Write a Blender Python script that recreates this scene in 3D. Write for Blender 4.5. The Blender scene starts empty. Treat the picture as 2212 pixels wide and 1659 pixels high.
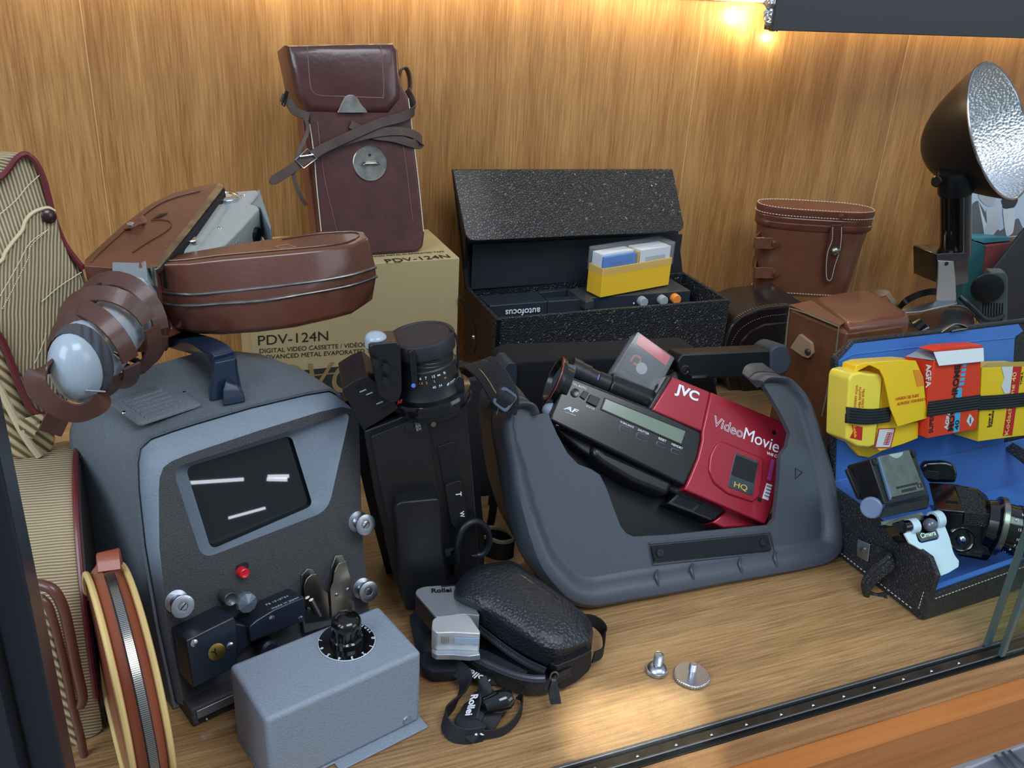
import bpy, bmesh, math, random
from mathutils import Vector as V, Matrix
random.seed(7)
SC = bpy.context.scene
COL = SC.collection
# ------------------------------------------------------------ camera
IW, IH, FPX = 2212, 1659, 1950.0
RX = V((0.92852399, -0.10794826, 0.35523284))     # world X in camera axes (right, down, forward)
RY = V((-0.36717016, -0.40882676, 0.83549192))
RZ = V((0.0550388, -0.90620519, -0.41924084))
CAM = V((0.0, 0.0, 0.52))
cam = bpy.data.cameras.new('camera'); camo = bpy.data.objects.new('camera', cam); COL.objects.link(camo)
cam.sensor_width = 36.0; cam.sensor_fit = 'HORIZONTAL'; cam.lens = FPX / IW * 36.0
cam.clip_start = .01; cam.clip_end = 50
rot = Matrix(((RX[0], -RX[1], -RX[2]), (RY[0], -RY[1], -RY[2]), (RZ[0], -RZ[1], -RZ[2])))
camo.matrix_world = Matrix.Translation(CAM) @ rot.to_4x4()
SC.camera = camo
# ------------------------------------------------------------ light and exposure
SC.view_settings.view_transform = 'Standard'; SC.view_settings.look = 'None'
SC.view_settings.exposure = 0.0; SC.view_settings.gamma = 1.0; SC.view_settings.use_curve_mapping = False
w = bpy.data.worlds.new('daylight'); SC.world = w; w.use_nodes = True
nt = w.node_tree; nt.nodes.clear()
out = nt.nodes.new('ShaderNodeOutputWorld'); bg = nt.nodes.new('ShaderNodeBackground')
tc = nt.nodes.new('ShaderNodeTexCoord'); mp = nt.nodes.new('ShaderNodeMapping')
gr = nt.nodes.new('ShaderNodeTexGradient'); cr = nt.nodes.new('ShaderNodeValToRGB')
mp.inputs['Rotation'].default_value = (0, math.radians(90), 0)
nt.links.new(tc.outputs['Generated'], mp.inputs['Vector']); nt.links.new(mp.outputs[0], gr.inputs[0])
nt.links.new(gr.outputs[0], cr.inputs[0]); nt.links.new(cr.outputs[0], bg.inputs[0]); nt.links.new(bg.outputs[0], out.inputs[0])
cr.color_ramp.elements[0].color = (.33, .37, .43, 1); cr.color_ramp.elements[1].color = (.62, .74, .95, 1)
cr.color_ramp.elements[0].position = .0; cr.color_ramp.elements[1].position = .75
bg.inputs[1].default_value = .62
def area(name, loc, target, sx, sy, power, color):
    l = bpy.data.lights.new(name, 'AREA'); l.shape = 'RECTANGLE'; l.size = sx; l.size_y = sy; l.energy = power; l.color = color
    o = bpy.data.objects.new(name, l); COL.objects.link(o); o.location = loc
    o.rotation_euler = (V(target) - V(loc)).to_track_quat('-Z', 'Y').to_euler()
    o['kind'] = 'structure'
    return o
area('shop_window_light', (-1.9, -.6, 1.7), (.2, .75, 0), 1.6, 1.8, 52, (.74, .87, 1.0))
area('shop_ceiling_light', (.7, -.7, 2.3), (.45, .8, 0), 1.5, 1.0, 36, (.9, .95, 1.0))
area('shop_right_window_light', (2.6, -1.3, 1.1), (.8, .8, .1), 1.6, 1.4, 16, (.84, .93, 1.0))
# ------------------------------------------------------------ projection helpers
def ray(px, py):
    c = (px - IW/2, py - IH/2, FPX)
    return V((RX[0]*c[0]+RX[1]*c[1]+RX[2]*c[2], RY[0]*c[0]+RY[1]*c[1]+RY[2]*c[2], RZ[0]*c[0]+RZ[1]*c[1]+RZ[2]*c[2]))
def hit(px, py, p0, n):
    d = ray(px, py); return CAM + d * ((V(p0) - CAM).dot(n) / d.dot(n))
def at_z(px, py, z=0): return hit(px, py, V((0, 0, z)), V((0, 0, 1)))
def at_y(px, py, y): return hit(px, py, V((0, y, 0)), V((0, 1, 0)))
class Plane:
    """a real plane of the scene: o a point on it, n its normal, u and v its horizontal and upward axes"""
    def __init__(s, o, yaw=0, tilt=0, roll=0):
        a, t = math.radians(yaw), math.radians(tilt)
        s.o = V(o)
        s.n = V((math.sin(a)*math.cos(t), -math.cos(a)*math.cos(t), math.sin(t)))
        u = V((math.cos(a), math.sin(a), 0)); v = s.n.cross(u)
        if v.z < 0: v = -v
        r = math.radians(roll)
        s.u = u*math.cos(r)+v*math.sin(r); s.v = -u*math.sin(r)+v*math.cos(r)
    def __call__(s, px, py, off=0): return hit(px, py, s.o + s.n*off, s.n)
    def L(s, pts, off=0): return [s(x, y, off) for x, y in pts]
    def at(s, a, b, c=0): return s.o + s.u*a + s.v*b + s.n*c
    def shift(s, d):
        q = Plane(s.o + s.n*d); q.n = s.n; q.u = s.u; q.v = s.v; return q
def axes_plane(o, u, v):
    q = Plane(o); q.u = V(u).normalized(); q.n = q.u.cross(V(v)).normalized(); q.v = q.n.cross(q.u); return q
def flat(px, py=None, z=0, yaw=0):
    """horizontal plane, normal up"""
    q = Plane((0, 0, z)); a = math.radians(yaw)
    q.n = V((0, 0, 1)); q.u = V((math.cos(a), math.sin(a), 0)); q.v = q.n.cross(q.u)
    if py is not None: q.o = at_z(px, py, z)
    return q
# ------------------------------------------------------------ materials
def lin(c): return tuple(((x/255)/12.92 if x/255 <= .04045 else ((x/255+.055)/1.055)**2.4) for x in c)
_M = {}
def M(name, rgb, rough=.5, metal=0, bump=None, var=None, coat=0, spec=.5, alpha=None, trans=0, ior=1.45, emit=0, bscale=None, dirt=None, sheen=0):
    """bump=(kind, scale, strength); var=(scale, amount); bscale = per-axis stretch; dirt=(rgb, scale, threshold)"""
    if name in _M: return _M[name]
    m = bpy.data.materials.new(name); m.use_nodes = True; n = m.node_tree; b = n.nodes['Principled BSDF']
    c = lin(rgb) + (1,)
    b.inputs['Base Color'].default_value = c; b.inputs['Roughness'].default_value = rough; b.inputs['Metallic'].default_value = metal
    b.inputs['Coat Weight'].default_value = coat; b.inputs['Coat Roughness'].default_value = .12
    b.inputs['Specular IOR Level'].default_value = spec; b.inputs['IOR'].default_value = ior
    b.inputs['Transmission Weight'].default_value = trans
    if sheen: b.inputs['Sheen Weight'].default_value = sheen
    if emit: b.inputs['Emission Color'].default_value = c; b.inputs['Emission Strength'].default_value = emit
    if alpha is not None: b.inputs['Alpha'].default_value = alpha
    t = n.nodes.new('ShaderNodeTexCoord'); mpn = n.nodes.new('ShaderNodeMapping')
    n.links.new(t.outputs['Object'], mpn.inputs[0])
    if bscale: mpn.inputs['Scale'].default_value = bscale
    col = None
    if var:
        ns = n.nodes.new('ShaderNodeTexNoise'); ns.inputs['Scale'].default_value = var[0]; ns.inputs['Detail'].default_value = 6
        n.links.new(mpn.outputs[0], ns.inputs['Vector'])
        rp = n.nodes.new('ShaderNodeValToRGB'); a = var[1]
        rp.color_ramp.elements[0].position = .3; rp.color_ramp.elements[1].position = .7
        rp.color_ramp.elements[0].color = tuple(x*(1-a) for x in c[:3]) + (1,)
        rp.color_ramp.elements[1].color = tuple(min(1, x*(1+a)) for x in c[:3]) + (1,)
        n.links.new(ns.outputs['Fac'], rp.inputs[0]); col = rp.outputs[0]
    if dirt:
        ds = n.nodes.new('ShaderNodeTexNoise'); ds.inputs['Scale'].default_value = dirt[1]; ds.inputs['Detail'].default_value = 8
        n.links.new(t.outputs['Object'], ds.inputs['Vector'])
        dr = n.nodes.new('ShaderNodeValToRGB'); dr.color_ramp.elements[0].position = dirt[2]; dr.color_ramp.elements[1].position = min(1, dirt[2]+.06)
        n.links.new(ds.outputs['Fac'], dr.inputs[0])
        mx = n.nodes.new('ShaderNodeMix'); mx.data_type = 'RGBA'
        n.links.new(dr.outputs[0], mx.inputs[0])
        if col: n.links.new(col, mx.inputs[6])
        else: mx.inputs[6].default_value = c
        mx.inputs[7].default_value = lin(dirt[0]) + (1,); col = mx.outputs[2]
    if col: n.links.new(col, b.inputs['Base Color'])
    if bump:
        k, s, st = bump
        if k == 'noise': tx = n.nodes.new('ShaderNodeTexNoise'); tx.inputs['Detail'].default_value = 4; o = 'Fac'
        elif k == 'voronoi': tx = n.nodes.new('ShaderNodeTexVoronoi'); tx.feature = 'DISTANCE_TO_EDGE'; o = 'Distance'
        elif k == 'cells': tx = n.nodes.new('ShaderNodeTexVoronoi'); tx.feature = 'F1'; o = 'Distance'
        elif k == 'wave': tx = n.nodes.new('ShaderNodeTexWave'); o = 'Fac'; tx.inputs['Distortion'].default_value = 1.0
        tx.inputs['Scale'].default_value = s; n.links.new(mpn.outputs[0], tx.inputs['Vector'])
        src = tx.outputs[o]
        if k == 'voronoi':
            mr = n.nodes.new('ShaderNodeMapRange'); mr.inputs[2].default_value = .22; n.links.new(src, mr.inputs[0]); src = mr.outputs[0]
        bp = n.nodes.new('ShaderNodeBump'); bp.inputs['Strength'].default_value = st; bp.inputs['Distance'].default_value = .0008
        n.links.new(src, bp.inputs['Height']); n.links.new(bp.outputs[0], b.inputs['Normal'])
    _M[name] = m; return m
def wood(name, dark, light, rough, axis, scale=1.0, stripe=.5, worn=None, coat=0):
    m = bpy.data.materials.new(name); m.use_nodes = True; n = m.node_tree; b = n.nodes['Principled BSDF']
    b.inputs['Roughness'].default_value = rough; b.inputs['Coat Weight'].default_value = coat; b.inputs['Coat Roughness'].default_value = .18
    t = n.nodes.new('ShaderNodeTexCoord')
    def noise(sc, s, det=4, dist=0):
        mpn = n.nodes.new('ShaderNodeMapping'); mpn.inputs['Scale'].default_value = sc; n.links.new(t.outputs['Object'], mpn.inputs[0])
        x = n.nodes.new('ShaderNodeTexNoise'); x.inputs['Scale'].default_value = s; x.inputs['Detail'].default_value = det; x.inputs['Distortion'].default_value = dist
        n.links.new(mpn.outputs[0], x.inputs['Vector']); return x.outputs['Fac']
    long = .04
    sc = {'z': (1, 1, long), 'x': (long, 1, 1)}[axis]
    a = noise(sc, 170*scale); c_ = noise(sc, 11*scale, 3, .4); d = noise((1, 1, 1), 700, 3)
    ma = n.nodes.new('ShaderNodeMath'); ma.operation = 'MULTIPLY_ADD'; n.links.new(a, ma.inputs[0]); ma.inputs[1].default_value = stripe
    mb = n.nodes.new('ShaderNodeMath'); mb.operation = 'MULTIPLY_ADD'; n.links.new(c_, mb.inputs[0]); mb.inputs[1].default_value = 1-stripe*.6
    mb.inputs[2].default_value = -.2+(.0); n.links.new(mb.outputs[0], ma.inputs[2])
    md = n.nodes.new('ShaderNodeMath'); md.operation = 'MULTIPLY_ADD'; n.links.new(d, md.inputs[0]); md.inputs[1].default_value = .25
    n.links.new(ma.outputs[0], md.inputs[2])
    rp = n.nodes.new('ShaderNodeValToRGB'); rp.color_ramp.elements[0].position = .38; rp.color_ramp.elements[1].position = .82
    rp.color_ramp.elements[0].color = lin(dark)+(1,); rp.color_ramp.elements[1].color = lin(light)+(1,)
    n.links.new(md.outputs[0], rp.inputs[0]); col = rp.outputs[0]
    if worn:
        wz = noise((.35, 1, 1), worn[1], 5, .5)
        wr = n.nodes.new('ShaderNodeValToRGB'); wr.color_ramp.elements[0].position = worn[2]; wr.color_ramp.elements[1].position = worn[2]+.12
        n.links.new(wz, wr.inputs[0])
        mx = n.nodes.new('ShaderNodeMix'); mx.data_type = 'RGBA'; mx.blend_type = 'MULTIPLY'
        n.links.new(wr.outputs[0], mx.inputs[0]); n.links.new(col, mx.inputs[6]); mx.inputs[7].default_value = lin(worn[0])+(1,); col = mx.outputs[2]
    n.links.new(col, b.inputs['Base Color'])
    bp = n.nodes.new('ShaderNodeBump'); bp.inputs['Strength'].default_value = .25; bp.inputs['Distance'].default_value = .0006
    n.links.new(a, bp.inputs['Height']); n.links.new(bp.outputs[0], b.inputs['Normal'])
    return m
# ------------------------------------------------------------ objects
def thing(name, label, cat, loc, group=None):
    o = bpy.data.objects.new(name, None); COL.objects.link(o); o.location = V(loc); o.empty_display_size = .02
    o['label'] = label; o['category'] = cat
    if group: o['group'] = group
    return o
def wloc(o):
    p = V((0, 0, 0))
    while o: p += o.location; o = o.parent
    return p
def put(name, geo, mat, parent=None, bevel=0, seg=3, smooth=True, label=None, kind=None, sub=0, solid=0, angle=35, loc=None, cat=None, group=None):
    """geo = (verts, faces) in world coordinates -> one mesh object"""
    vs, fs = geo
    o_loc = wloc(parent) if parent else (V(loc) if loc is not None else V((0, 0, 0)))
    me = bpy.data.meshes.new(name)
    me.from_pydata([tuple(V(v) - o_loc) for v in vs], [], [tuple(f) for f in fs]); me.validate()
    bm = bmesh.new(); bm.from_mesh(me); bmesh.ops.remove_doubles(bm, verts=bm.verts, dist=1e-6)
    bmesh.ops.recalc_face_normals(bm, faces=bm.faces); bm.to_mesh(me); bm.free()
    me.materials.append(mat)
    o = bpy.data.objects.new(name, me); COL.objects.link(o)
    if parent: o.parent = parent
    else: o.location = o_loc
    if solid:
        s = o.modifiers.new('thick', 'SOLIDIFY'); s.thickness = abs(solid); s.offset = -1 if solid > 0 else 1
    if bevel:
        b = o.modifiers.new('edge', 'BEVEL'); b.width = bevel; b.segments = seg; b.limit_method = 'ANGLE'; b.angle_limit = math.radians(angle)
        b.harden_normals = False
    if sub:
        s = o.modifiers.new('sub', 'SUBSURF'); s.levels = sub; s.render_levels = sub
    if smooth:
        for p in me.polygons: p.use_smooth = True
        if not sub:
            bpy.context.view_layer.objects.active = o
            try:
                me.set_sharp_from_angle(angle=math.radians(40))
            except Exception: pass
    if label: o['label'] = label
    if kind: o['kind'] = kind
    if cat: o['category'] = cat
    if group: o['group'] = group
    return o
def join(*geos):
    vs, fs = [], []
    for g in geos:
        k = len(vs); vs += list(g[0]); fs += [tuple(i+k for i in f) for f in g[1]]
    return vs, fs
def prism(pts, vec):
    """closed polygon pts pushed along vec"""
    n = len(pts); vec = V(vec)
    vs = [V(p) for p in pts] + [V(p)+vec for p in pts]
    fs = [tuple(range(n)), tuple(reversed(range(n, 2*n)))] + [(i, (i+1) % n, n+(i+1) % n, n+i) for i in range(n)]
    return vs, fs
def loft(rings, cap0=True, cap1=True, closed=True):
    n = len(rings[0]); vs = [V(p) for r in rings for p in r]; fs = []
    for k in range(len(rings)-1):
        for i in range(n if closed else n-1):
            j = (i+1) % n
            fs.append((k*n+i, k*n+j, (k+1)*n+j, (k+1)*n+i))
    if cap0: fs.append(tuple(reversed(range(n))))
    if cap1: fs.append(tuple(range((len(rings)-1)*n, len(rings)*n)))
    return vs, fs
def box(pl, a0, a1, b0, b1, c0, c1):
    P = [pl.at(a, b, c0) for a, b in ((a0, b0), (a1, b0), (a1, b1), (a0, b1))]
    return prism(P, pl.n*(c1-c0))
def rnd(pts, r, seg=5):
    """round the corners of a planar polygon; r one radius or one per corner"""
    out = []; n = len(pts)
    for i in range(n):
        p, a, b = V(pts[i]), V(pts[i-1]), V(pts[(i+1) % n])
        rr = r[i] if isinstance(r, (list, tuple)) else r
        da, db = (a-p), (b-p); rr = min(rr, da.length*.48, db.length*.48)
        if rr < 1e-5: out += [p]*1; continue
        s, e = p+da.normalized()*rr, p+db.normalized()*rr
        for k in range(seg+1):
            t = k/seg; out.append(s*(1-t)**2+p*2*t*(1-t)+e*t*t)
    return out
def dome(pts, n, prof, cap0=True, cap1=True):
    """rings of an outline, each (scale about the centre, height along n)"""
    c = sum((V(p) for p in pts), V((0, 0, 0)))/len(pts); n = V(n)
    return loft([[c+(V(p)-c)*s+n*h for p in pts] for s, h in prof], cap0, cap1)
def inset(pts, n, d):
    """offset of a planar closed outline inwards by d metres"""
    m = len(pts); res = []; n = V(n).normalized()
    area2 = sum(((V(pts[i])-V(pts[0])).cross(V(pts[(i+1) % m])-V(pts[0]))).dot(n) for i in range(m))
    sg = 1 if area2 > 0 else -1
    for i in range(m):
        a, p, b = V(pts[i-1]), V(pts[i]), V(pts[(i+1) % m])
        e1 = (p-a); e2 = (b-p)
        if e1.length < 1e-7: e1 = e2
        if e2.length < 1e-7: e2 = e1
        n1 = n.cross(e1).normalized()*sg; n2 = n.cross(e2).normalized()*sg
        q = (n1+n2); l = max(q.length_squared, .5)
        res.append(p+q*(2*d/l))
    return res
def cushion(pts, n, prof):
    """outline offset inwards by d and raised by h for each (d, h)"""
    return loft([[q+V(n)*h for q in inset(pts, n, d)] for d, h in prof])
def smooth_path(pts, k=6, closed=False):
    P = [V(p) for p in pts]; n = len(P); out = []
    rng = n if closed else n-1
    for i in range(rng):
        p0 = P[(i-1) % n] if (closed or i > 0) else P[0]*2-P[1]
        p1 = P[i]; p2 = P[(i+1) % n]
        p3 = P[(i+2) % n] if (closed or i+2 < n) else P[-1]*2-P[-2]
        for j in range(k):
            t = j/k
            out.append(.5*((2*p1)+(-p0+p2)*t+(2*p0-5*p1+4*p2-p3)*t*t+(-p0+3*p1-3*p2+p3)*t**3))
    if not closed: out.append(P[-1])
    return out
def tube(path, r, seg=10, closed=False, k=6, smooth=True):
    P = smooth_path(path, k, closed) if smooth else [V(p) for p in path]
    n = len(P); rings = []; prev = None
    for i in range(n):
        if closed: t = P[(i+1) % n]-P[i-1]
        else: t = P[min(i+1, n-1)]-P[max(i-1, 0)]
        t.normalize()
        if prev is None:
            a = V((0, 0, 1)) if abs(t.z) < .9 else V((1, 0, 0)); x = t.cross(a).normalized()
        else: x = (prev-t*prev.dot(t)).normalized()
        prev = x; y = t.cross(x)
        rr = r(i/(n-1)) if callable(r) else r
        rings.append([P[i]+(x*math.cos(2*math.pi*j/seg)+y*math.sin(2*math.pi*j/seg))*rr for j in range(seg)])
    if closed: rings.append(rings[0])
    return loft(rings, not closed, not closed)
def strap(path, wdir, width, thick, k=6, closed=False, raw=False):
    """flat band along a path; wdir one direction or one per control point"""
    P = [V(p) for p in path] if raw else smooth_path(path, k, closed)
    if isinstance(wdir, list): W = wdir if raw else smooth_path(wdir, k, closed)
    else: W = [V(wdir)]*len(P)
    n = len(P); rings = []
    for i in range(n):
        t = (P[(i+1) % n]-P[i-1]) if closed else (P[min(i+1, n-1)]-P[max(i-1, 0)])
        t.normalize(); w_ = (W[i]-t*W[i].dot(t)).normalized(); nn = t.cross(w_)
        wd = width(i/(n-1)) if callable(width) else width
        a, b = w_*wd/2, nn*thick/2
        rings.append([P[i]-a*.92-b, P[i]+a*.92-b, P[i]+a, P[i]+a*.92+b, P[i]-a*.92+b, P[i]-a])
    if closed: rings.append(rings[0])
    return loft(rings, not closed, not closed)
def lathe(c, axis, prof, seg=40, ref=None, arc=None):
    """prof = [(distance along axis, radius)]"""
    ax = V(axis).normalized(); a = V(ref) if ref else (V((0, 0, 1)) if abs(ax.z) < .9 else V((1, 0, 0)))
    x = (a-ax*a.dot(ax)).normalized(); y = ax.cross(x); rings = []
    for h, r in prof:
        rings.append([V(c)+ax*h+(x*math.cos(2*math.pi*j/seg)+y*math.sin(2*math.pi*j/seg))*max(r, 1e-4) for j in range(seg)])
    return loft(rings)
def ball(c, r, seg=14): 
    return lathe(c, (0, 0, 1), [(-r*math.cos(math.pi*i/8), r*math.sin(math.pi*i/8)) for i in range(9)], seg)
def holed(outer, inner, depth=None):
    """flat ring face between two outlines (triangulated)"""
    bm = bmesh.new()
    for loop in (outer, inner):
        vs = [bm.verts.new(V(p)) for p in loop]
        for i in range(len(vs)): bm.edges.new((vs[i], vs[(i+1) % len(vs)]))
    bmesh.ops.triangle_fill(bm, edges=bm.edges[:], use_beauty=True)
    bm.verts.index_update()
    g = ([v.co.copy() for v in bm.verts], [tuple(v.index for v in f.verts) for f in bm.faces]); bm.free(); return g
def text(s, pl, p_left, p_right, mat, parent, off=.0003, name='printed_text', hfac=1.0, thick=.0002, outline=0, weight=0, label=None, shear=0, pts3=None, fs=None):
    """lettering whose baseline runs from pixel p_left to p_right of the plane pl"""
    a, b = pts3 if pts3 else (pl(*p_left, off), pl(*p_right, off))
    cu = bpy.data.curves.new(name, 'FONT'); cu.body = s; cu.extrude = thick; cu.offset = weight; cu.shear = shear
    if outline: cu.fill_mode = 'NONE'; cu.extrude = 0; cu.bevel_depth = outline
    o = bpy.data.objects.new(name, cu); COL.objects.link(o)
    bpy.context.view_layer.update()
    me = bpy.data.meshes.new_from_object(o.evaluated_get(bpy.context.evaluated_depsgraph_get()))
    bpy.data.objects.remove(o); bpy.data.curves.remove(cu)
    xs = [v.co.x for v in me.vertices]; w0, w1 = min(xs), max(xs)
    u = (b-a); L = u.length; u.normalize(); up = pl.n.cross(u).normalized(); k = fs or L/(w1-w0); base = wloc(parent)
    if fs: a = (a+b)/2-u*(w1-w0)*k/2
    for v in me.vertices:
        x, y, z = v.co; z = z if not outline else z*k
        if outline: q = a+u*((x-w0)*k)+up*(y*k*hfac)+pl.n*z
        else: q = a+u*((x-w0)*k)+up*(y*k*hfac)+pl.n*z
        v.co = q-base
    me.materials.clear(); me.materials.append(mat)
    r = bpy.data.objects.new(name, me); COL.objects.link(r); r.parent = parent
    if label: r['label'] = label
    return r
def cut(o, geo, op='DIFFERENCE'):
    """boolean with a shape that is not kept"""
    vs, fs = geo; base = wloc(o)
    me = bpy.data.meshes.new('c'); me.from_pydata([tuple(V(v)-base) for v in vs], [], [tuple(f) for f in fs])
    bm = bmesh.new(); bm.from_mesh(me); bmesh.ops.remove_doubles(bm, verts=bm.verts, dist=1e-6); bmesh.ops.recalc_face_normals(bm, faces=bm.faces); bm.to_mesh(me); bm.free()
    c = bpy.data.objects.new('c', me); COL.objects.link(c); c.location = base
    md = o.modifiers.new('cut', 'BOOLEAN'); md.object = c; md.operation = op; md.solver = 'EXACT'
    bpy.context.view_layer.update()
    nm = bpy.data.meshes.new_from_object(o.evaluated_get(bpy.context.evaluated_depsgraph_get()))
    o.modifiers.clear(); o.data = nm; bpy.data.objects.remove(c)
    for p in nm.polygons: p.use_smooth = True
    nm.set_sharp_from_angle(angle=math.radians(40))
def bev(o, w_, seg=3, ang=35):
    b = o.modifiers.new('edge', 'BEVEL'); b.width = w_; b.segments = seg; b.limit_method = 'ANGLE'; b.angle_limit = math.radians(ang)
# ------------------------------------------------------------ shared materials
m_wall = wood('wall_veneer', (142, 96, 52), (194, 148, 92), .38, 'z', 3.2, .7)
m_floor = wood('shelf_wood', (118, 86, 54), (190, 152, 104), .3, 'x', 2.8, .65, worn=((120, 95, 75), 9, .6), coat=.35)
m_strip = wood('edge_wood', (128, 88, 52), (186, 142, 94), .5, 'x', 1.3, .6)
m_front = wood('front_board', (166, 98, 44), (196, 128, 66), .35, 'x', 1.0, .5)
m_black = M('black_plastic', (16, 18, 22), .35)
m_blackg = M('black_gloss', (10, 11, 14), .12, coat=.5)
m_blackm = M('black_matte', (20, 22, 26), .7, bump=('noise', 900, .3))
m_rail = M('dark_rail_metal', (42, 44, 46), .35, metal=.7)
m_white = M('white_print', (225, 232, 240), .6)
m_print = M('black_print', (30, 28, 28), .7)
m_grey_print = M('grey_print', (150, 155, 165), .6)
m_chrome = M('chrome', (205, 208, 210), .18, metal=1)
m_alu = M('brushed_metal', (190, 196, 204), .32, metal=1, bump=('noise', 500, .15))
m_dsteel = M('aged_steel', (150, 148, 142), .3, metal=1, var=(90, .35))
m_thread = M('pale_thread', (205, 195, 175), .8)
# ------------------------------------------------------------ setting
WY = 1.13
RYL = .409
put('floor', box(flat(0, z=0), -1.0, 2.4, .437-.0, WY+.02, -.02, 0), m_floor, kind='structure')
put('wall_back', ([(-1.2, WY, -.05), (2.6, WY, -.05), (2.6, WY+.02, -.05), (-1.2, WY+.02, -.05), (-1.2, WY, 1.1), (2.6, WY, 1.1), (2.6, WY+.02, 1.1), (-1.2, WY+.02, 1.1)],
    [(0, 1, 5, 4), (1, 2, 6, 5), (2, 3, 7, 6), (3, 0, 4, 7), (4, 5, 6, 7), (0, 3, 2, 1)]), m_wall, kind='structure')
m_seam = M('seam_crack', (205, 170, 118), .7)
for (x0, y0), (x1, y1), wd in (((172, 0), (226, 400), .0008), ((1520, 20), (1462, 470), .0009), ((1968, 60), (1885, 440), .0009)):
    a = at_y(x0, y0, WY); b = at_y(x1, y1, WY); 
    put('trim_4' if x0 == 172 else ('trim_5' if x0 == 1520 else 'trim_6'), box(Plane(((a.x+b.x)/2, WY, 0)), -wd/2, wd/2, 0, .7, 0, .0003), m_seam, kind='structure')
# rail at the front of the shelf
def ry(px, py): return at_z(px, py, 0).y
y_back = ry(1755, 1500); y_front = ry(1755, 1549); y_edge = ry(1755, 1602)
put('trim_1', box(flat(0, z=0), -1.0, 2.4, y_edge, y_front, -.02, 0), m_strip, kind='structure')
put('trim_2', box(flat(0, z=0), -1.0, 2.4, y_edge-.018, y_edge, -.058, -.0015), m_front, kind='structure')
put('trim_7', box(flat(0, z=0), -1.0, 2.4, y_back-.001, .4375, -.02, -.0002), m_floor, kind='structure')
rail = thing('sliding_door_rail', 'dark metal double track with riveted channel along the front edge of the shelf', 'rail', (.4, (y_back+y_front)/2, -.006))
f0 = flat(0, z=0)
put('channel', box(f0, -1.0, 2.4, y_front, y_back, -.02, -.004), m_rail, rail)
w_ = y_back-y_front
m_rdark = M('rail_dark', (18, 18, 18), .4, metal=.4)
m_rlight = M('rail_light', (120, 124, 128), .3, metal=.9)
put('back_lip', box(f0, -1.0, 2.4, y_back-w_*.14, y_back, -.004, .0015), m_rlight, rail, bevel=.0006)
put('middle_lip', box(f0, -1.0, 2.4, y_front+w_*.27, y_front+w_*.36, -.004, .0012), m_rlight, rail, bevel=.0005)
put('front_lip', box(f0, -1.0, 2.4, y_front, y_front+w_*.16, -.004, .0012), m_rdark, rail, bevel=.0006)
put('inlay', box(f0, -1.0, 2.4, y_front+w_*.38, y_back-w_*.2, -.005, -.002), M('rail_brown', (62, 54, 42), .4, metal=.5, var=(60, .4)), rail)
for px, py in ((1376, 1634), (1459, 1609), (1536, 1588), (1611, 1566), (1686, 1544), (1755, 1524), (1821, 1505), (1887, 1486), (1949, 1467), (2009, 1449), (2067, 1431), (2170, 1401), (1285, 1662)):
    p = at_z(px, py, -.002); p.y = y_front+w_*.55
    put('rivet', lathe(p, (0, 0, 1), [(0, .0017), (.0008, .0017), (.0017, .001), (.0019, .0002)], 12), m_chrome, rail)
# glass panes of the sliding door, right of the opening
def facing(n, k=.55, base=.045):
    lw = n.nodes.new('ShaderNodeLayerWeight'); lw.inputs[0].default_value = .5
    pw = n.nodes.new('ShaderNodeMath'); pw.operation = 'POWER'; n.links.new(lw.outputs['Facing'], pw.inputs[0]); pw.inputs[1].default_value = 5
    ml = n.nodes.new('ShaderNodeMath'); ml.operation = 'MULTIPLY_ADD'; n.links.new(pw.outputs[0], ml.inputs[0]); ml.inputs[1].default_value = k; ml.inputs[2].default_value = base
    return ml
def glass_mat(name, alpha_col=(.86, .93, .90)):
    m = bpy.data.materials.new(name); m.use_nodes = True; n = m.node_tree; n.nodes.clear()
    o = n.nodes.new('ShaderNodeOutputMaterial'); mix = n.nodes.new('ShaderNodeMixShader'); tr = n.nodes.new('ShaderNodeBsdfTransparent'); gl = n.nodes.new('ShaderNodeBsdfGlossy')
    fr = facing(n); tr.inputs[0].default_value = alpha_col+(1,); gl.inputs['Roughness'].default_value = .02
    n.links.new(fr.outputs[0], mix.inputs[0]); n.links.new(tr.outputs[0], mix.inputs[1]); n.links.new(gl.outputs[0], mix.inputs[2]); n.links.new(mix.outputs[0], o.inputs[0]); return m
m_glass = glass_mat('pane_glass'); m_gedge = M('glass_edge', (70, 92, 92), .25, coat=.5)
for k, (px, py) in enumerate(((2122, 1404), (2156, 1418))):
    yy = y_back-.0025 if k == 0 else y_front+w_*.2
    p = at_y(px, py+4, yy); p.z = -.001
    t = .0045
    gp = thing('glass_pane', ['clear sliding glass pane in the back track, edge left of its twin', 'clear sliding glass pane in the front track, nearest the viewer'][k], 'glass pane', (p.x, yy, .002))
    put('glass', box(Plane((p.x, yy, .002)), .0055, .75, 0, .5, -t/2, t/2), m_glass, gp)
    put('polished_edge', box(Plane((p.x, yy, .002)), 0, .0055, 0, .5, -t/2, t/2), m_gedge, gp, bevel=.0008)
# dark frame post at the left of the opening
pp = at_y(66, 1659, RYL)
put('trim_3', join(box(Plane((pp.x, RYL, 0)), -.022, -.001, -.22, .5, -.012, .02), box(Plane((pp.x, RYL, 0)), 0, .016, -.22, .5, -.03, .002)), M('post_dark', (34, 38, 46), .3, bump=('noise', 60, .2), dirt=((120, 120, 120), 130, .72)), kind='structure', bevel=.0015)
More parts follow.
